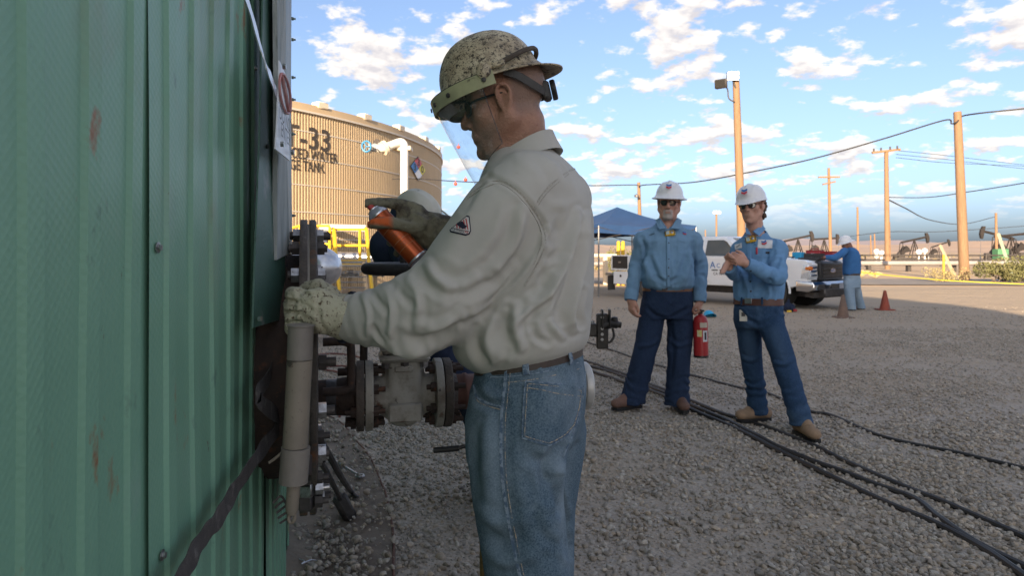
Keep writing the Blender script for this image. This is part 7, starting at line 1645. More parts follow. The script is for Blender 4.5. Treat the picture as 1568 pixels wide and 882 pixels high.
V = strokes(V, Q, [([(1160, 496), (1146, 490), (1134, 478)], 3, -.009), ([(1168, 496), (1184, 488), (1196, 478)], 3, -.009), ([(1135, 548), (1150, 552), (1164, 546)], 3, .008), ([(1186, 556), (1202, 558), (1216, 550)], 3, .008), ([(1190, 475), (1198, 483), (1206, 478)], 2.5, .005)])
jB = link('jeans', V, Q, MAT['mid_denim'], MBp); add_attr(jB, 'wear', np.clip(1-seg_dist(proj(V), [(1145, 500), (1146, 545)])/16, 0, 1)*.35+np.clip(1-seg_dist(proj(V), [(1188, 510), (1200, 550)])/14, 0, 1)*.3)
zs, cs, aa, bb = slices([(466, 1161, Y2, .170, .128), (456, 1161, Y2, .166, .124)]); bB = ring_belt([(zs[0], cs[0], aa[0], bb[0]), (zs[1], cs[1], aa[1], bb[1])], f2, l2, MAT['belt_brown'], MBp)
bj2 = bvh_of(bB); h = cast(bj2, 1146, 461, .004); m = MB(); u_, v_, d_ = frame(h[1]); m.box(h[0], (.05, .04, .006), .002, [u_, v_, d_]); m.build('buckle', MAT['steel'], bB)
for x in (1136, 1167):
    h = cast(bj2, x, 461, .005); u_, v_, d_ = frame(h[1]); m = MB(); m.box(h[0], (.014, .055, .005), .001, [u_, v_, d_]); m.build('belt_loop', MAT['mid_denim'], jB)
bj = bvh_of(jB); h = cast(bj, 1138, 484, .012)
m = MB(); u_, v_, d_ = frame(h[1]); m.box(h[0], (.052, .085, .003), .001, [u_, v_, d_]); bg = m.build('id_badge', M('badge_card', (.50, .47, .38), (.42, .40, .34), scale=40, rough=.5), MBp); m = MB(); m.box(h[0]+h[1]*.002+v_*.008, (.026, .03, .002), 0, [u_, v_, d_]); m.build('badge_photo', MAT['ink'], bg); m = MB(); m.cyl(h[0]+v_*.04, cast(bj2, 1135.5, 463, .006)[0], .003, seg=6); m.lathe([(.012, -.004), (.012, .004)], h[0]+v_*.062, h[1], 12); m.build('badge_reel', MAT['frame_black'], bg)
hatB, TB_ = hard_hat('hard_hat', HB, MBp, MAT['hat_white'], .122, .102, .112, .046, lambda a: .006+.046*math.exp(-(math.atan2(math.sin(a), math.cos(a))/.62)**2), .016, .010, R(4), -.004)
c = TB_(.122, 0, .056); n = HB.d(.88, 0, .45); u = HB.d(0, 1, 0); v = np.cross(n, u); v = v if v[2] > 0 else -v; chevrons(c+nrm(n)*.010, u, v, n, .042, hatB)
glasses(HB, MBp, MAT['lens'])
S = SDF(HB.o-.2, HB.o+.2, .0055)
for _ in range(90):
    a = random.uniform(.55, 1.5)*math.pi; z = random.uniform(-.085, .055); 
    if abs(math.sin(a))*.08 > .066 and z < .0 and math.cos(a) > -.35: continue
    r0 = .088 if z > -.02 else .082; S.ell(HB.p(r0*math.cos(a)*1.10-.012, (r0-.004)*math.sin(a), z), np.array([1, 1, 1])*random.uniform(.010, .021), None, .003)
V, Q = S.mesh(1); V = wrinkle(V, Q, .004, (60, 60, 60), 170); link('hair', V, Q, MAT['hair_brown'], MBp)
for x, Yb, td in ((1165, 5.2, (-1, -.22)), (1227, 4.78, (.12, -1))):
    ank = np.array([W(x, 600, Yb)[0], Yb, .028]); S = SDF(ank-np.array([.3, .32, .03]), ank+np.array([.3, .25, .24]), .0065); boot(S, ank, td); V, Q = S.mesh(2); bo = link('boot', V, Q, MAT['tan_boot'], MBp); m = MB(); sole(m, ank-np.array([0, 0, .014]), td); m.build('boot_sole', MAT['frame_black'], bo)
    d = nrm([*td, 0]); s_ = np.array([-d[1], d[0], 0]); m = MB()
    for k in range(4): q = ank+d*(.035+.022*k)+np.array([0, 0, .115-.014*k]); m.tube([q-s_*.03-np.array([0, 0, .008]), q+np.array([0, 0, .006]), q+s_*.03-np.array([0, 0, .008])], .0035, 5)
    m.build('laces', MAT['belt_brown'], bo)

# ================= man leaning over the truck hood
Y3 = 15.2; f3 = nrm([-.95, .10, 0]); l3 = np.array([-f3[1], f3[0], 0]); b3_ = np.array([W(1308, 470, Y3)[0], Y3, 0])
HC = Head(W(1296, 373, Y3), (-.95, .15), R(28), 0, 1.05); LC = [W(1293, 385, Y3-.18), W(1279, 394, Y3-.28), W(1263, 394, Y3-.2)]; RC = [W(1296, 384, Y3+.2), W(1280, 393, Y3+.3), W(1266, 394, Y3+.2)]
S = SDF((b3_[0]-.80, Y3-.5, -.01), (b3_[0]+.35, Y3+.5, 1.75), .015)
sculpt_head(S, HC, neck=.06, neck_to=W(1302, 382, Y3)); S.loft(*slices([(430, 1304, Y3, .13, .10), (400, 1304, Y3, .15, .11), (384, 1302, Y3, .12, .08)]), l3[:2], f3[:2], .03)
for A in (LC, RC): S.cone(A[0], A[1], .05, .042, .02); S.cone(A[1], A[2], .042, .034, .02); S.ell(A[2]+np.array([-.06, 0, -.01]), (.07, .045, .025), None, .02)
for A in ((W(1301, 428, Y3), W(1305, 472, Y3-.05)), (W(1306, 428, Y3+.05), W(1317, 470, Y3+.2))): S.cone(A[0], A[1], .08, .045, .02)
V, Q = S.mesh(1); MC = tag(link('person', V, Q, MAT['skin_dark'], None, True, origin=b3_), 'man in blue shirt and white brimmed hard hat leaning over the truck hood', 'person')
S = SDF((b3_[0]-.80, Y3-.5, .55), (b3_[0]+.4, Y3+.5, 1.55), .015)
S.loft(*slices([(424, 1304, Y3, .17, .15), (418, 1304, Y3, .20, .178), (405, 1304, Y3, .205, .18), (392, 1304, Y3, .21, .165), (384, 1303, Y3, .19, .13), (379, 1301, Y3, .10, .08)]), l3[:2], f3[:2], .04, 2.3)
for A in (LC, RC): S.chain([A[0], A[1], A[2]+np.array([.04, 0, 0])], [.085, .072, .055], .04, 4)
V, Q = S.mesh(2); V = wrinkle(V, Q, .012, (6, 6, 4), 200); link('shirt', V, Q, MAT['blue_shirt3'], MC)
S = SDF((b3_[0]-.45, Y3-.4, .02), (b3_[0]+.45, Y3+.5, 1.0), .015); S.loft(*slices([(419, 1304, Y3, .185, .155), (430, 1304.5, Y3, .195, .17), (440, 1305, Y3, .18, .15)]), l3[:2], f3[:2], .03, 2.3)
S.chain([W(1300, 434, Y3-.06), W(1301, 453, Y3-.08), W(1304, 474, Y3-.05)], [.12, .10, .095], .04, 4); S.chain([W(1309, 434, Y3+.08), W(1313, 453, Y3+.14), W(1319, 472, Y3+.2)], [.12, .10, .09], .04, 4)
V, Q = S.mesh(2); V = wrinkle(V, Q, .012, (6, 6, 6), 210); jC = link('jeans', V, Q, MAT['light_denim'], MC); add_attr(jC, 'wear', np.zeros(len(V)))
zs, cs, aa, bb = slices([(421.5, 1304, Y3, .187, .160), (418.5, 1304, Y3, .187, .160)]); ring_belt([(zs[0], cs[0], aa[0], bb[0]), (zs[1], cs[1], aa[1], bb[1])], f3, l3, MAT['leather'], MC)
hard_hat('hard_hat', HC, MC, MAT['hat_white'], .128, .110, .12, .045, lambda a: .055, .020, .008, R(-10), -.004)
for x, yy in ((1304, Y3-.05), (1318, Y3+.2)):
    ank = np.array([W(x, 470, yy)[0], yy, .02]); S = SDF(ank-np.array([.3, .3, .03]), ank+np.array([.3, .3, .24]), .013); boot(S, ank, f3); V, Q = S.mesh(1); bo = link('boot', V, Q, MAT['brown_boot'], MC); m = MB(); sole(m, ank-np.array([0, 0, .012]), f3); m.build('boot_sole', MAT['frame_black'], bo)

# ================= masked worker crouched behind the valve
MAT['navy'] = cotton('navy_coverall', (.016, .022, .042), (.026, .034, .06)); MAT['black_glove'] = M('black_glove', (.016, .015, .014), (.035, .03, .026), scale=16, rough=.6, bump=.4, bscale=60); MAT['hat_olive'] = M('olive_hard_hat', (.50, .49, .42), (.38, .37, .30), scale=8, rough=.5, spot=((.10, .09, .06), 18, (.6, .68)))
Y4 = 3.4; b4_ = np.array([W(740, 600, Y4)[0], Y4, 0]); HD = Head(W(632, 340, Y4), (.92, -.30), R(24), 0, .93)
S = SDF((-.66, Y4-.45, -.01), (.12, Y4+.45, 1.66), .010)
sculpt_head(S, HD, neck=.06, neck_to=W(634, 378, Y4)); arm4 = [W(622, 376, Y4-.14), W(638, 456, Y4-.22), W(672, 405, Y4-.30)]; arm4b = [W(640, 372, Y4+.14), W(690, 430, Y4+.1), W(690, 395, Y4-.1)]
S.cone(W(642, 392, Y4), W(735, 540, Y4), .10, .12, .03)
for A in (arm4, arm4b): S.cone(A[0], A[1], .045, .04, .02); S.cone(A[1], A[2], .04, .03, .02)
sculpt_hand(S, arm4[2], (.9, -.1, .3), (-.3, 0, .95), (.1, -1, 0), 1.0, curl=(50, 60, 40), fat=1.2); sculpt_hand(S, arm4b[2], (-.8, -.5, .2), (.2, 0, .95), (0, 1, .2), 1.0, curl=(50, 60, 40), fat=1.2)
for A in ((W(735, 540, Y4-.08), W(672, 532, Y4-.25), W(745, 690, Y4-.2)), (W(745, 540, Y4+.12), W(740, 680, Y4+.05), W(760, 830, Y4+.15))): S.cone(A[0], A[1], .07, .05, .02); S.cone(A[1], A[2], .05, .04, .02); S.cone(A[2], (A[2][0]+.02, A[2][1]+.05, .05), .04, .035, .02)
V, Q = S.mesh(2); MD = tag(link('person', V, Q, MAT['skin'], None, True, origin=b4_), 'masked worker in navy coveralls and face shield bent over behind the valve', 'person')
S = SDF((-.70, Y4-.50, .08), (.2, Y4+.5, 1.50), .010)
S.chain([W(634, 378, Y4), W(652, 425, Y4), W(695, 490, Y4), W(740, 545, Y4)], [.10, .14, .16, .15], .04, 5); S.cone(W(622, 382, Y4-.1), W(655, 378, Y4+.14), .075, .08, .05)
for A in (arm4, arm4b): S.chain(A, [.075, .066, .05], .03, 4)
S.chain([W(738, 545, Y4-.08), W(676, 530, Y4-.25), W(735, 640, Y4-.22), W(750, 760, Y4-.2)], [.11, .082, .075, .075], .03, 4); S.chain([W(748, 545, Y4+.12), W(742, 680, Y4+.08), W(760, 800, Y4+.15)], [.11, .09, .08], .03, 4)
V, Q = S.mesh(2); V = wrinkle(V, Q, .012, (8, 8, 6), 220); V = wrinkle(V, Q, .005, (20, 20, 16), 224); link('coveralls', V, Q, MAT['navy'], MD)
S = SDF(HD.o-.24, HD.o+.24, .006)
S.ell(HD.p(-.012, 0, .03), (.112, .094, .112), HD.ax, .02); S.cone(HD.p(-.03, 0, -.02), HD.p(-.05, 0, -.17), .085, .12, .04); S.ell(HD.p(.13, 0, -.02), (.075, .06, .09), HD.ax, .01, True)
V, Q = S.mesh(2); link('hood', V, Q, MAT['navy'], MD)
for A in (arm4, arm4b):
    S = SDF(A[2]-.16, A[2]+.16, .006); d = (.9, -.1, .3) if A is arm4 else (-.8, -.5, .2); y_ = (-.3, 0, .95) if A is arm4 else (.2, 0, .95); z_ = (.1, -1, 0) if A is arm4 else (0, 1, .2); sculpt_hand(S, A[2], d, y_, z_, 1.06, curl=(50, 60, 40), fat=1.5); S.cone(A[2], A[2]-nrm(d)*.06, .042, .055, .01); V, Q = S.mesh(2); link('glove', V, Q, MAT['black_glove'], MD)
hatD, TD = hard_hat('hard_hat', HD, MD, MAT['hat_olive'], .128, .108, .112, .055, lambda a: .014+.03*math.exp(-(math.atan2(math.sin(a), math.cos(a))/.6)**2), .012, .008, R(6), .0)
V = []
for i in range(30):
    a = -R(85)+2*R(85)*i/29
    for j in range(12):
        t = j/11; r = .165+.02*math.sin(t*math.pi); V.append(TD((r-.01*t)*math.cos(a)+.01, .135*math.sin(a), .06-.20*t*(1-.25*(1-math.cos(a)))))
link('face_shield', V, [[i*12+j, (i+1)*12+j, (i+1)*12+j+1, i*12+j+1] for i in range(29) for j in range(11)], MAT['clear2'] if 'clear2' in MAT else clear_mat('silvered_shield', (.70, .74, .80), .45, .10), hatD)
m = MB(); m.tube([V[i*12+0] for i in range(30)], .004, 6); m.build('shield_rim', MAT['hat_olive'], hatD)
m = MB(); m.box(TD(.02, -.115, .02), (.05, .012, .03), .004, HD.ax); m.build('orange_clip', MAT['orange_ball'], hatD)
# ------------------------------------------------------------------ white crew-cab utility truck
MAT['truck_white'] = M('truck_white', (.80, .80, .80), (.75, .75, .75), scale=1.3, rough=.25, spec=.6, spot=((.50, .46, .40), 3.0, (.60, .8))); MAT['truck_white'].node_tree.nodes['Principled BSDF'].inputs['Coat Weight'].default_value = .6
MAT['glass'] = M('tinted_glass', (.030, .040, .040), (.05, .06, .058), scale=2, rough=.05, spec=.9); MAT['chrome'] = M('chrome', (.62, .62, .63), rough=.12, metal=1); MAT['rubber'] = M('tyre_rubber', (.045, .042, .04), (.075, .068, .06), scale=6, rough=.9, bump=.3); MAT['grille'] = M('black_grille', (.022, .022, .023), (.03, .03, .03), scale=8, rough=.4); MAT['amber'] = M('amber_lens', (.60, .16, .02), rough=.2); MAT['hl'] = M('headlight_lens', (.55, .57, .58), (.75, .76, .78), scale=30, rough=.1, metal=.4)
KS = .92; ZC = lambda z: z if z <= 1.26 else 1.26+(z-1.26)*.84
dl = R(52); tf = np.array([math.cos(dl), -math.sin(dl), 0]); tl = np.array([-tf[1], tf[0], 0]); tu = np.array([0, 0, 1.])
TO = np.array([6.52, 15.0, 0])+tl*(1.0*KS)+0*tf; TA_ = np.array([tf, tl, tu])
TK = thing('pickup_truck', 'white crew-cab utility truck with hood shut and tools laid on it', 'truck', TO)
def tp(x, y, z): return TO+(tf*x+tl*y+tu*z)*KS
def tprism(poly, y0, y1, name, mat, bev=.03, parent=TK, auto=35):
    bm = bmesh.new(); a = [bm.verts.new(tp(x, y0, z)) for x, z in poly]; f = bm.faces.new(a); r = bmesh.ops.extrude_face_region(bm, geom=[f]); vs = [v for v in r['geom'] if isinstance(v, bmesh.types.BMVert)]
    d = Vector(tl*(y1-y0)*KS)
    for v in vs: v.co += d
    if bev: 
        es = [e for e in bm.edges if e.calc_face_angle(0) > R(20)]; bmesh.ops.bevel(bm, geom=es, offset=bev*KS, segments=3, profile=.6, affect='EDGES', clamp_overlap=True)
    bmesh.ops.recalc_face_normals(bm, faces=bm.faces); me = bpy.data.meshes.new(name); bm.to_mesh(me); bm.free(); V = np.array([v.co[:] for v in me.vertices]); Fc = [list(p.vertices) for p in me.polygons]; bpy.data.meshes.remove(me)
    return link(name, V, Fc, mat, parent, True, auto)
def arch(cx, cz, r, n=9): return [(cx+r*math.cos(t), cz+r*math.sin(t)) for t in np.linspace(0, math.pi, n)]
# lower body with front wheel arches
body = [(-.04, .62), (-.02, 1.16), (-.10, 1.22), (-1.55, 1.30), (-4.18, 1.30), (-4.18, .52)]+[(-1.62, .52)]+[(x, z) for x, z in arch(-1.02, .52, .52)[::-1]]+[(-.46, .55)]
tprism([(-1.0, .78), (-.04, .74), (-.02, 1.12), (-.14, 1.20), (-1.50, 1.28), (-1.0, 1.28)], -.80, .80, 'hood', MAT['truck_white'], .07)
tprism(body, -1.0, -.80, 'fender', MAT['truck_white'], .05); tprism(body, .80, 1.0, 'fender', MAT['truck_white'], .05)
tprism([(-1.5, .5), (-1.5, 1.28), (-4.17, 1.28), (-4.17, .5)], -.81, .81, 'cab_floor', MAT['truck_white'], .02)
# greenhouse
gh0 = [(-1.52, 1.27), (-2.32, 1.95), (-3.95, 1.95), (-4.15, 1.27)]
V = []
rings_ = [(1.26, -1.50, -4.17, .93), (1.55, -1.86, -4.10, .885), (1.80, -2.17, -4.03, .825), (1.90, -2.33, -3.98, .785), (1.95, -2.48, -3.88, .72)]
for z, xf, xr, hw_ in rings_:
    for x, y in ((xf, -hw_+.10), (xf-.12, -hw_), (xr+.08, -hw_), (xr, -hw_+.10), (xr, hw_-.10), (xr+.08, hw_), (xf-.12, hw_), (xf, hw_-.10)): V.append(tp(x, y, ZC(z)))
Fc = [[i*8+k, i*8+(k+1) % 8, (i+1)*8+(k+1) % 8, (i+1)*8+k] for i in range(4) for k in range(8)]+[[32+k for k in range(8)]]
m = MB(); m.add(V, Fc); m.build('cab_roof', MAT['truck_white'], TK, auto=30)
def gl_y(z): return np.interp(z, [1.26, 1.55, 1.80, 1.90], [.93, .885, .825, .785])+.006
def pane(poly, side, name='window', mat='glass', ex=.022):
    m = MB(); P = [tp(x, side*(gl_y(z)+ex), ZC(z)) for x, z in poly]; P2 = [p-tl*side*.05 for p in P]; k = len(P); m.add(P+P2, [list(range(k)), list(range(k, 2*k))[::-1]]+[[i, (i+1) % k, k+(i+1) % k, k+i] for i in range(k)]); return m.build(name, MAT[mat], TK, False)
for sd in (-1, 1):
    pane([(-1.98, 1.33), (-2.05, 1.40), (-2.38, 1.78), (-2.48, 1.83), (-2.98, 1.83), (-3.0, 1.33)], sd); pane([(-3.12, 1.33), (-3.13, 1.83), (-3.82, 1.83), (-3.93, 1.70), (-3.98, 1.33)], sd)
    for x0, x1, nm in ((-1.68, -3.04, 'front_door'), (-3.08, -4.02, 'rear_door')):
        m = MB(); yy = sd*1.004
        P = [tp(x0, yy, .60), tp(x0, yy, 1.25), tp(x1, yy, 1.25), tp(x1, yy, .60)]; m.add(P+[p-tl*sd*.02 for p in P], [[0, 1, 2, 3], [4, 7, 6, 5], [0, 4, 5, 1], [1, 5, 6, 2], [2, 6, 7, 3], [3, 7, 4, 0]]); dr = m.build('door', MAT['truck_white'], TK)
        m = MB(); m.box(tp(x1+.12 if nm == 'front_door' else x1+.10, sd*1.012, 1.08), (.11*KS, .03, .17*KS), .01, TA_); m.build('door_handle', MAT['grille'], dr)
        if sd < 0 and nm == 'front_door':
            for tx, sz, x, z in (('A', .26, -2.70, 1.06), ('C', .17, -2.52, 1.045), ('CA 164480', .105, -2.44, .83)): text_on(tx, sz*KS, tp(x, -1.012, z), tf, tu, MAT['logo_blue'] if sz > .12 else MAT['ink'], dr)
            for k in range(14):
                if k not in (5, 10): m = MB(); m.box(tp(-2.72+.042*k, -1.009, .93), (.026*KS, .006, .035*KS), 0, TA_); m.build('small_print', MAT['frame_black'], dr)
    m = MB(); m.box(tp(-1.85, sd*1.16, 1.38), (.12*KS, .22*KS, .30*KS), .03, TA_); m.cyl(tp(-1.85, sd*.95, 1.34), tp(-1.85, sd*1.1, 1.36), .02); m.build('wing_mirror', MAT['grille'], TK)
m = MB(); P = [tp(-1.54, -.78, ZC(1.31)), tp(-1.54, .78, ZC(1.31)), tp(-2.30, .66, ZC(1.885)), tp(-2.30, -.66, ZC(1.885))]; m.add([p+tf*.012+tu*.008 for p in P]+[p-tf*.02 for p in P], [[0, 1, 2, 3], [7, 6, 5, 4], [0, 4, 5, 1], [1, 5, 6, 2], [2, 6, 7, 3], [3, 7, 4, 0]]); m.build('windscreen', MAT['glass'], TK, False)
# front end
tprism([(-.10, .74), (.03, .74), (.06, .80), (.05, 1.14), (-.02, 1.19), (-.10, 1.19)], -.56, .56, 'grille_surround', MAT['grille'], .03)
for z in (.82, .91, 1.0, 1.09): m = MB(); m.box(tp(.062, 0, z), (.03*KS, .92*KS, .055*KS), .008, TA_); m.build('grille_bar', MAT['iron'], TK)
m = MB(); c = tp(.085, 0, .96); V = [c+tl*.125*KS*math.cos(t)+tu*.05*KS*math.sin(t) for t in np.linspace(0, 2*math.pi, 24, endpoint=False)]; m.add(V+[v-tf*.03 for v in V], [list(range(24))]+[[i, (i+1) % 24, 24+(i+1) % 24, 24+i] for i in range(24)]); em = m.build('emblem', MAT['chrome'], TK); m = MB(); V = [c+tf*.003+tl*.11*KS*math.cos(t)+tu*.04*KS*math.sin(t) for t in np.linspace(0, 2*math.pi, 24, endpoint=False)]; m.add(V, [list(range(24))]); m.build('emblem_field', MAT['logo_blue'], em, False)
text_on('Ford', .075*KS, c+tf*.006, tl, tu, MAT['chrome'], em)
for sd in (-1, 1):
    tprism([(-.22, .76), (.0, .76), (.02, .80), (.0, 1.10), (-.16, 1.13)], sd*.60-.0, sd*1.005, 'headlight', MAT['hl'], .03)
    for z in (.85, .95, 1.04): m = MB(); m.box(tp(.012, sd*.80, z), (.03*KS, .30*KS, .05*KS), .01, TA_); m.build('lamp_bar', MAT['chrome'], TK)
    m = MB(); m.box(tp(-.03, sd*.93, 1.02), (.13*KS, .17*KS, .10*KS), .02, TA_); m.build('indicator', MAT['amber'], TK)
tprism([(-.32, .47), (-.02, .45), (.13, .50), (.15, .62), (.10, .70), (-.32, .72)], -1.03, 1.03, 'bumper', MAT['chrome'], .04)
for y, wy in ((-.68, .34), (.68, .34), (0, .44)): m = MB(); m.box(tp(.145, y, .575), (.03*KS, wy*KS, .13*KS), .02, TA_); m.build('bumper_vent', MAT['grille'], TK)
m = MB(); m.box(tp(.17, .30, .575), (.02, .30*KS, .15*KS), .004, TA_); m.build('licence_plate', MAT['patch_white'], TK)
tprism([(-.2, .32), (.02, .30), (.06, .44), (-.2, .46)], -.82, .82, 'air_dam', MAT['iron'], .02)
m = MB(); m.box(tp(-2.5, 0, .42), (5.4*KS, 1.2*KS, .22*KS), .03, TA_); m.build('chassis', MAT['iron'], TK)
for x in (-1.02, -5.0):
    for sd in (-1, 1):
        c = tp(x, sd*.84, .41); ax_ = tl*sd
        m = MB(); m.lathe([(.24*KS, -.12*KS), (.38*KS, -.13*KS), (.405*KS, -.10*KS), (.41*KS, 0), (.405*KS, .10*KS), (.38*KS, .13*KS), (.24*KS, .12*KS)], c, ax_, 36); wh = m.build('wheel', MAT['rubber'], TK)
        m = MB(); m.lathe([(.245*KS, .11*KS), (.23*KS, .125*KS), (.20*KS, .08*KS), (.10*KS, .10*KS), (.09*KS, .14*KS), (.001, .145*KS)], c, ax_, 30); m.build('rim', MAT['steel'], wh)
        m = MB(); V = [tp(x+.53*math.cos(t), sd*.99, .45+.53*math.sin(t)) for t in np.linspace(-.1, math.pi+.1, 20)]; 
        if x > -2: m.tube(V, .03*KS, 6); m.build('wheel_arch_lip', MAT['truck_white'], TK)
        m = MB(); m.lathe([(.50*KS, -.3*KS), (.50*KS, .06*KS)], tp(x, sd*.84, .48), ax_, 24); m.build('wheel_well', MAT['black'], TK)
# utility body
tprism([(-4.26, .62), (-4.26, 1.32), (-6.45, 1.32), (-6.45, .85), (-5.52, .85)]+[(p[0], p[1]) for p in arch(-5.0, .50, .5)[::-1]][1:-1]+[(-4.48, .62)], -1.02, -.62, 'utility_box', MAT['truck_white'], .015)
tprism([(-4.26, .62), (-4.26, 1.32), (-6.45, 1.32), (-6.45, .85), (-4.48, .62)], .62, 1.02, 'utility_box', MAT['truck_white'], .015)
m = MB(); m.box(tp(-5.35, 0, .74), (2.2*KS, 1.3*KS, .12*KS), .01, TA_); m.build('bed_floor', MAT['steel'], TK)
for k, (x0, x1) in enumerate(((-4.34, -4.98), (-5.04, -5.70), (-5.76, -6.38))):
    m = MB(); m.box(tp((x0+x1)/2, -1.025, 1.10), (abs(x1-x0)*KS, .02, .38*KS), .006, TA_); d_ = m.build('box_door', MAT['truck_white'] if k < 2 else MAT['grille'], TK); m = MB(); m.box(tp((x0+x1)/2, -1.04, 1.10), (.10*KS, .02, .05*KS), .004, TA_); m.build('latch', MAT['steel'], d_)
m = MB()
for k in range(9): m.box(tp(-6.47, -.98+k*.045, 1.09), (.012, .012, .42*KS), 0, TA_)
for k in range(7): m.box(tp(-6.47, -.80, .92+k*.06), (.012, .38*KS, .012), 0, TA_)
m.build('wire_mesh', MAT['truck_white'], TK)['kind'] = 'stuff'
m = MB(); m.box(tp(-6.05, -.86, .62), (.62*KS, .30*KS, .40*KS), .012, TA_); ub = m.build('under_box', MAT['truck_white'], TK); m = MB(); m.box(tp(-6.05, -1.015, .68), (.07, .02, .07), .01, TA_); m.build('latch', MAT['iron'], ub)
m = MB(); m.box(tp(-6.62, 0, .72), (.30*KS, 1.9*KS, .08*KS), .01, TA_); m.build('rear_bumper', MAT['steel'], TK); m = MB(); m.box(tp(-6.55, -.80, .86), (.03, .07, .07), .005, TA_); m.build('tail_light', MAT['red_ink'], TK); m = MB(); m.box(tp(-6.55, -.9, .45), (.02, .30, .42), .004, TA_); m.build('mud_flap', MAT['rubber'], TK)
m = MB(); m.box(tp(-4.55, -.80, 1.52), (.42*KS, .30*KS, .38*KS), .02, TA_); m.build('crane_pedestal', MAT['iron'], TK)
# things laid on the hood
def on_hood(px, py, zoff, x): return None
MAT['red_box'] = M('red_toolbox', (.33, .025, .03), rough=.45); MAT['cyan_box'] = M('cyan_box', (.02, .30, .52), rough=.5)
def hood_item(x, y, size, mat, name, label, cat, bev=.012, z=None):
    zz = 1.30 if z is None else z; c = tp(x, y, zz)+tu*size[2]*.5; o = thing(name, label, cat, tp(x, y, zz)); m = MB(); m.box(c, size, bev, TA_); m.build('case', MAT[mat], o); return o, c
o, c = hood_item(-.95, .25, (.24, .20, .15), 'cyan_box', 'tissue_box', 'bright blue box on the truck hood left of the red toolbox', 'box', z=1.245)
m = MB(); m.box(c+tu*.078, (.12, .05, .012), .004, TA_); m.build('opening', MAT['patch_white'], o)
o, c = hood_item(-.60, .42, (.34, .24, .20), 'red_box', 'toolbox', 'red toolbox on the truck hood beside the bright blue box', 'toolbox', z=1.23)
m = MB(); m.box(c+tu*.106, (.35, .25, .012), .004, TA_); m.tube([c+tu*.11-tf*.08, c+tu*.15-tf*.08, c+tu*.15+tf*.08, c+tu*.11+tf*.08], .01, 6); m.build('lid', MAT['red_box'], o); m = MB(); m.box(c-tl*.124, (.10, .01, .08), .002, TA_); m.build('label_plate', MAT['patch_white'], o)
o, c = hood_item(-.36, .62, (.34, .22, .19), 'red_box', 'toolbox', 'second red toolbox on the hood, nearer the man leaning over', 'toolbox', z=1.215)
m = MB(); m.box(c+tu*.10, (.35, .23, .012), .004, TA_); m.build('lid', MAT['red_box'], o)
o, c = hood_item(-.32, -.30, (.50, .26, .07), 'grille', 'tool_case', 'flat black case lying open on the front of the hood', 'case', z=1.20); m = MB(); m.box(c+tl*.14+tu*.05, (.50, .02, .16), .006, TA_); m.build('lid', MAT['grille'], o)
o, c = hood_item(-1.25, .02, (.55, .08, .03), 'grille', 'wiper_bar', 'thin black bar lying across the hood near the windscreen', 'bar', z=1.27); m = MB(); m.cyl(c-tf*.27, c+tf*.27, .012); m.build('rod', MAT['iron'], o)
o, c = hood_item(-.15, .35, (.30, .22, .02), 'patch_white', 'clipboard', 'white papers on a clipboard under the leaning man\'s hands', 'clipboard', .003, z=1.195); m = MB(); m.box(c+tf*.12+tu*.012, (.03, .10, .012), .003, TA_); m.build('clip', MAT['steel'], o)
o, c = hood_item(-1.12, .45, (.14, .12, .11), 'grille', 'small_bag', 'small black pouch on the hood left of the bright blue box', 'pouch', .03, z=1.26); m = MB(); m.tube([c+tu*.05-tf*.04, c+tu*.09, c+tu*.05+tf*.04], .008, 6); m.build('strap', MAT['grille'], o)

# ------------------------------------------------------------------ loose things on the yard
# trailer hitch behind the worker
HT = thing('trailer_hitch', 'black adjustable trailer hitch with ball arm and chain behind the grey shirt', 'hitch', W(915, 500, 6.4)*np.array([1, 1, 0])); YH = 6.4
MAT['hitch'] = M('black_hitch_paint', (.020, .019, .018), (.045, .036, .028), scale=12, rough=.5, spot=((.12, .07, .04), 26, (.64, .72)))
m = MB(); m.box(W(922, 507, YH), (.11, .07, .33), .012); hb = m.build('shank', MAT['hitch'], HT)
for dx in (-.035, .035):
    m = MB(); m.box(W(927, 488, YH)+np.array([dx, -.02, 0]), (.016, .10, .18), .006); m.build('cheek_plate', MAT['hitch'], HT)
m = MB(); m.tube(catmull([W(923, 500, YH), W(934, 496, YH), W(945, 497, YH), W(951, 498, YH)], 4), [.045]*5+[.04]*4+[.03]*4, 10); m.lathe([(.02, 0), (.035, .02), (.03, .05), (.001, .06)], W(941, 494, YH), (0, 0, 1), 12); m.build('tongue_arm', MAT['hitch'], HT)
m = MB(); m.tube(catmull([W(938, 503, YH), W(940, 515, YH), W(934, 524, YH), W(926, 523, YH)], 5), .012, 6); m.build('hose_loop', MAT['rubber'], HT)
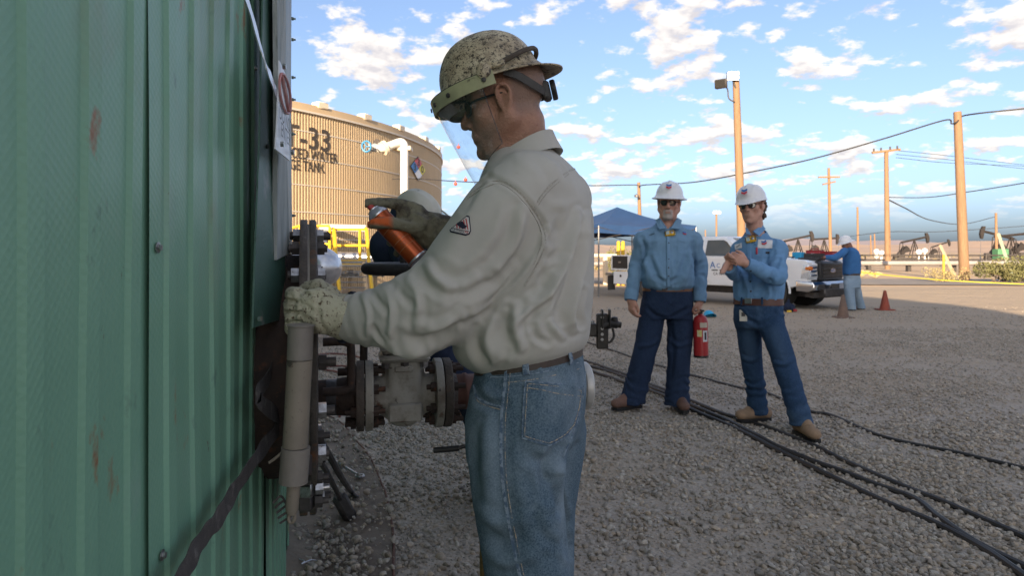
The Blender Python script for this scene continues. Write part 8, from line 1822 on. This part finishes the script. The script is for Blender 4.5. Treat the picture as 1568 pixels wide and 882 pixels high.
for z in (478, 486, 503, 512, 520): m = MB(); m.lathe([(.014, 0), (.014, .012)], W(922, z, YH-.04), (0, -1, 0), 10); m.build('bolt', MAT['steel'], HT)
for k in range(6):
    c = W(911-1.2*abs(k-3), 495+k*4.5, YH-.02); m = MB(); a_ = k*math.pi/2; m.tube([c+.020*(math.cos(t)*np.array([math.cos(a_), math.sin(a_), 0])*.6+math.sin(t)*tu) for t in np.linspace(0, 2*math.pi, 12, endpoint=False)], .006, 5, closed=True); m.build('chain_link', MAT['steel'], HT)
m = MB(); b_ = W(905, 505, YH); m.box(b_-np.array([.45, 0, 0]), (1.0, .10, .12), .01); m.build('drawbar', MAT['hitch'], HT); m = MB(); m.box((W(872, 520, YH)[0], YH, .30), (.05, .05, .60), .008); m.build('jack_leg', MAT['hitch'], HT)
# blue bundle and dark gear on the ground by the truck
g = G(1086, 486); BB = thing('hard_hat', 'blue hard hat lying on the gravel between the two men', 'hard hat', g)
class _F: pass
HBl = Head(g+np.array([0, 0, .02]), (-.6, -.8), R(-20), R(24), 1.0); ho, _t = hard_hat('shell', HBl, BB, MAT['cyan_box'], .128, .105, .115, .0, lambda a: .03, .01, .008); m = MB(); m.lathe([(.03, 0), (.05, .03), (.04, .05), (.001, .06)], g+np.array([-.10, -.02, 0]), (0, 0, 1), 10); m.build('strap_bundle', MAT['strap_grey'], BB)
g = G(1208, 478); GB = thing('gear_bag', 'small black gear bag with red and yellow tabs by the front wheel', 'bag', g)
S = SDF(g-np.array([.3, .3, .02]), g+np.array([.3, .3, .6]), .012); S.ell(g+np.array([0, 0, .09]), (.13, .11, .10), None, .03); S.cone(g+np.array([-.04, 0, .15]), g+np.array([.0, 0, .26]), .05, .025, .04); V, Q = S.mesh(2); V = wrinkle(V, Q, .012, (14, 14, 14), 300); link('bag', V, Q, MAT['navy'], GB)
m = MB(); m.box(g+np.array([.08, -.14, .05]), (.08, .02, .05), .005); m.build('red_tab', MAT['red_box'], GB); m = MB(); m.box(g+np.array([-.05, -.14, .03]), (.10, .02, .04), .005); m.build('yellow_tab', MAT['yellow'], GB)
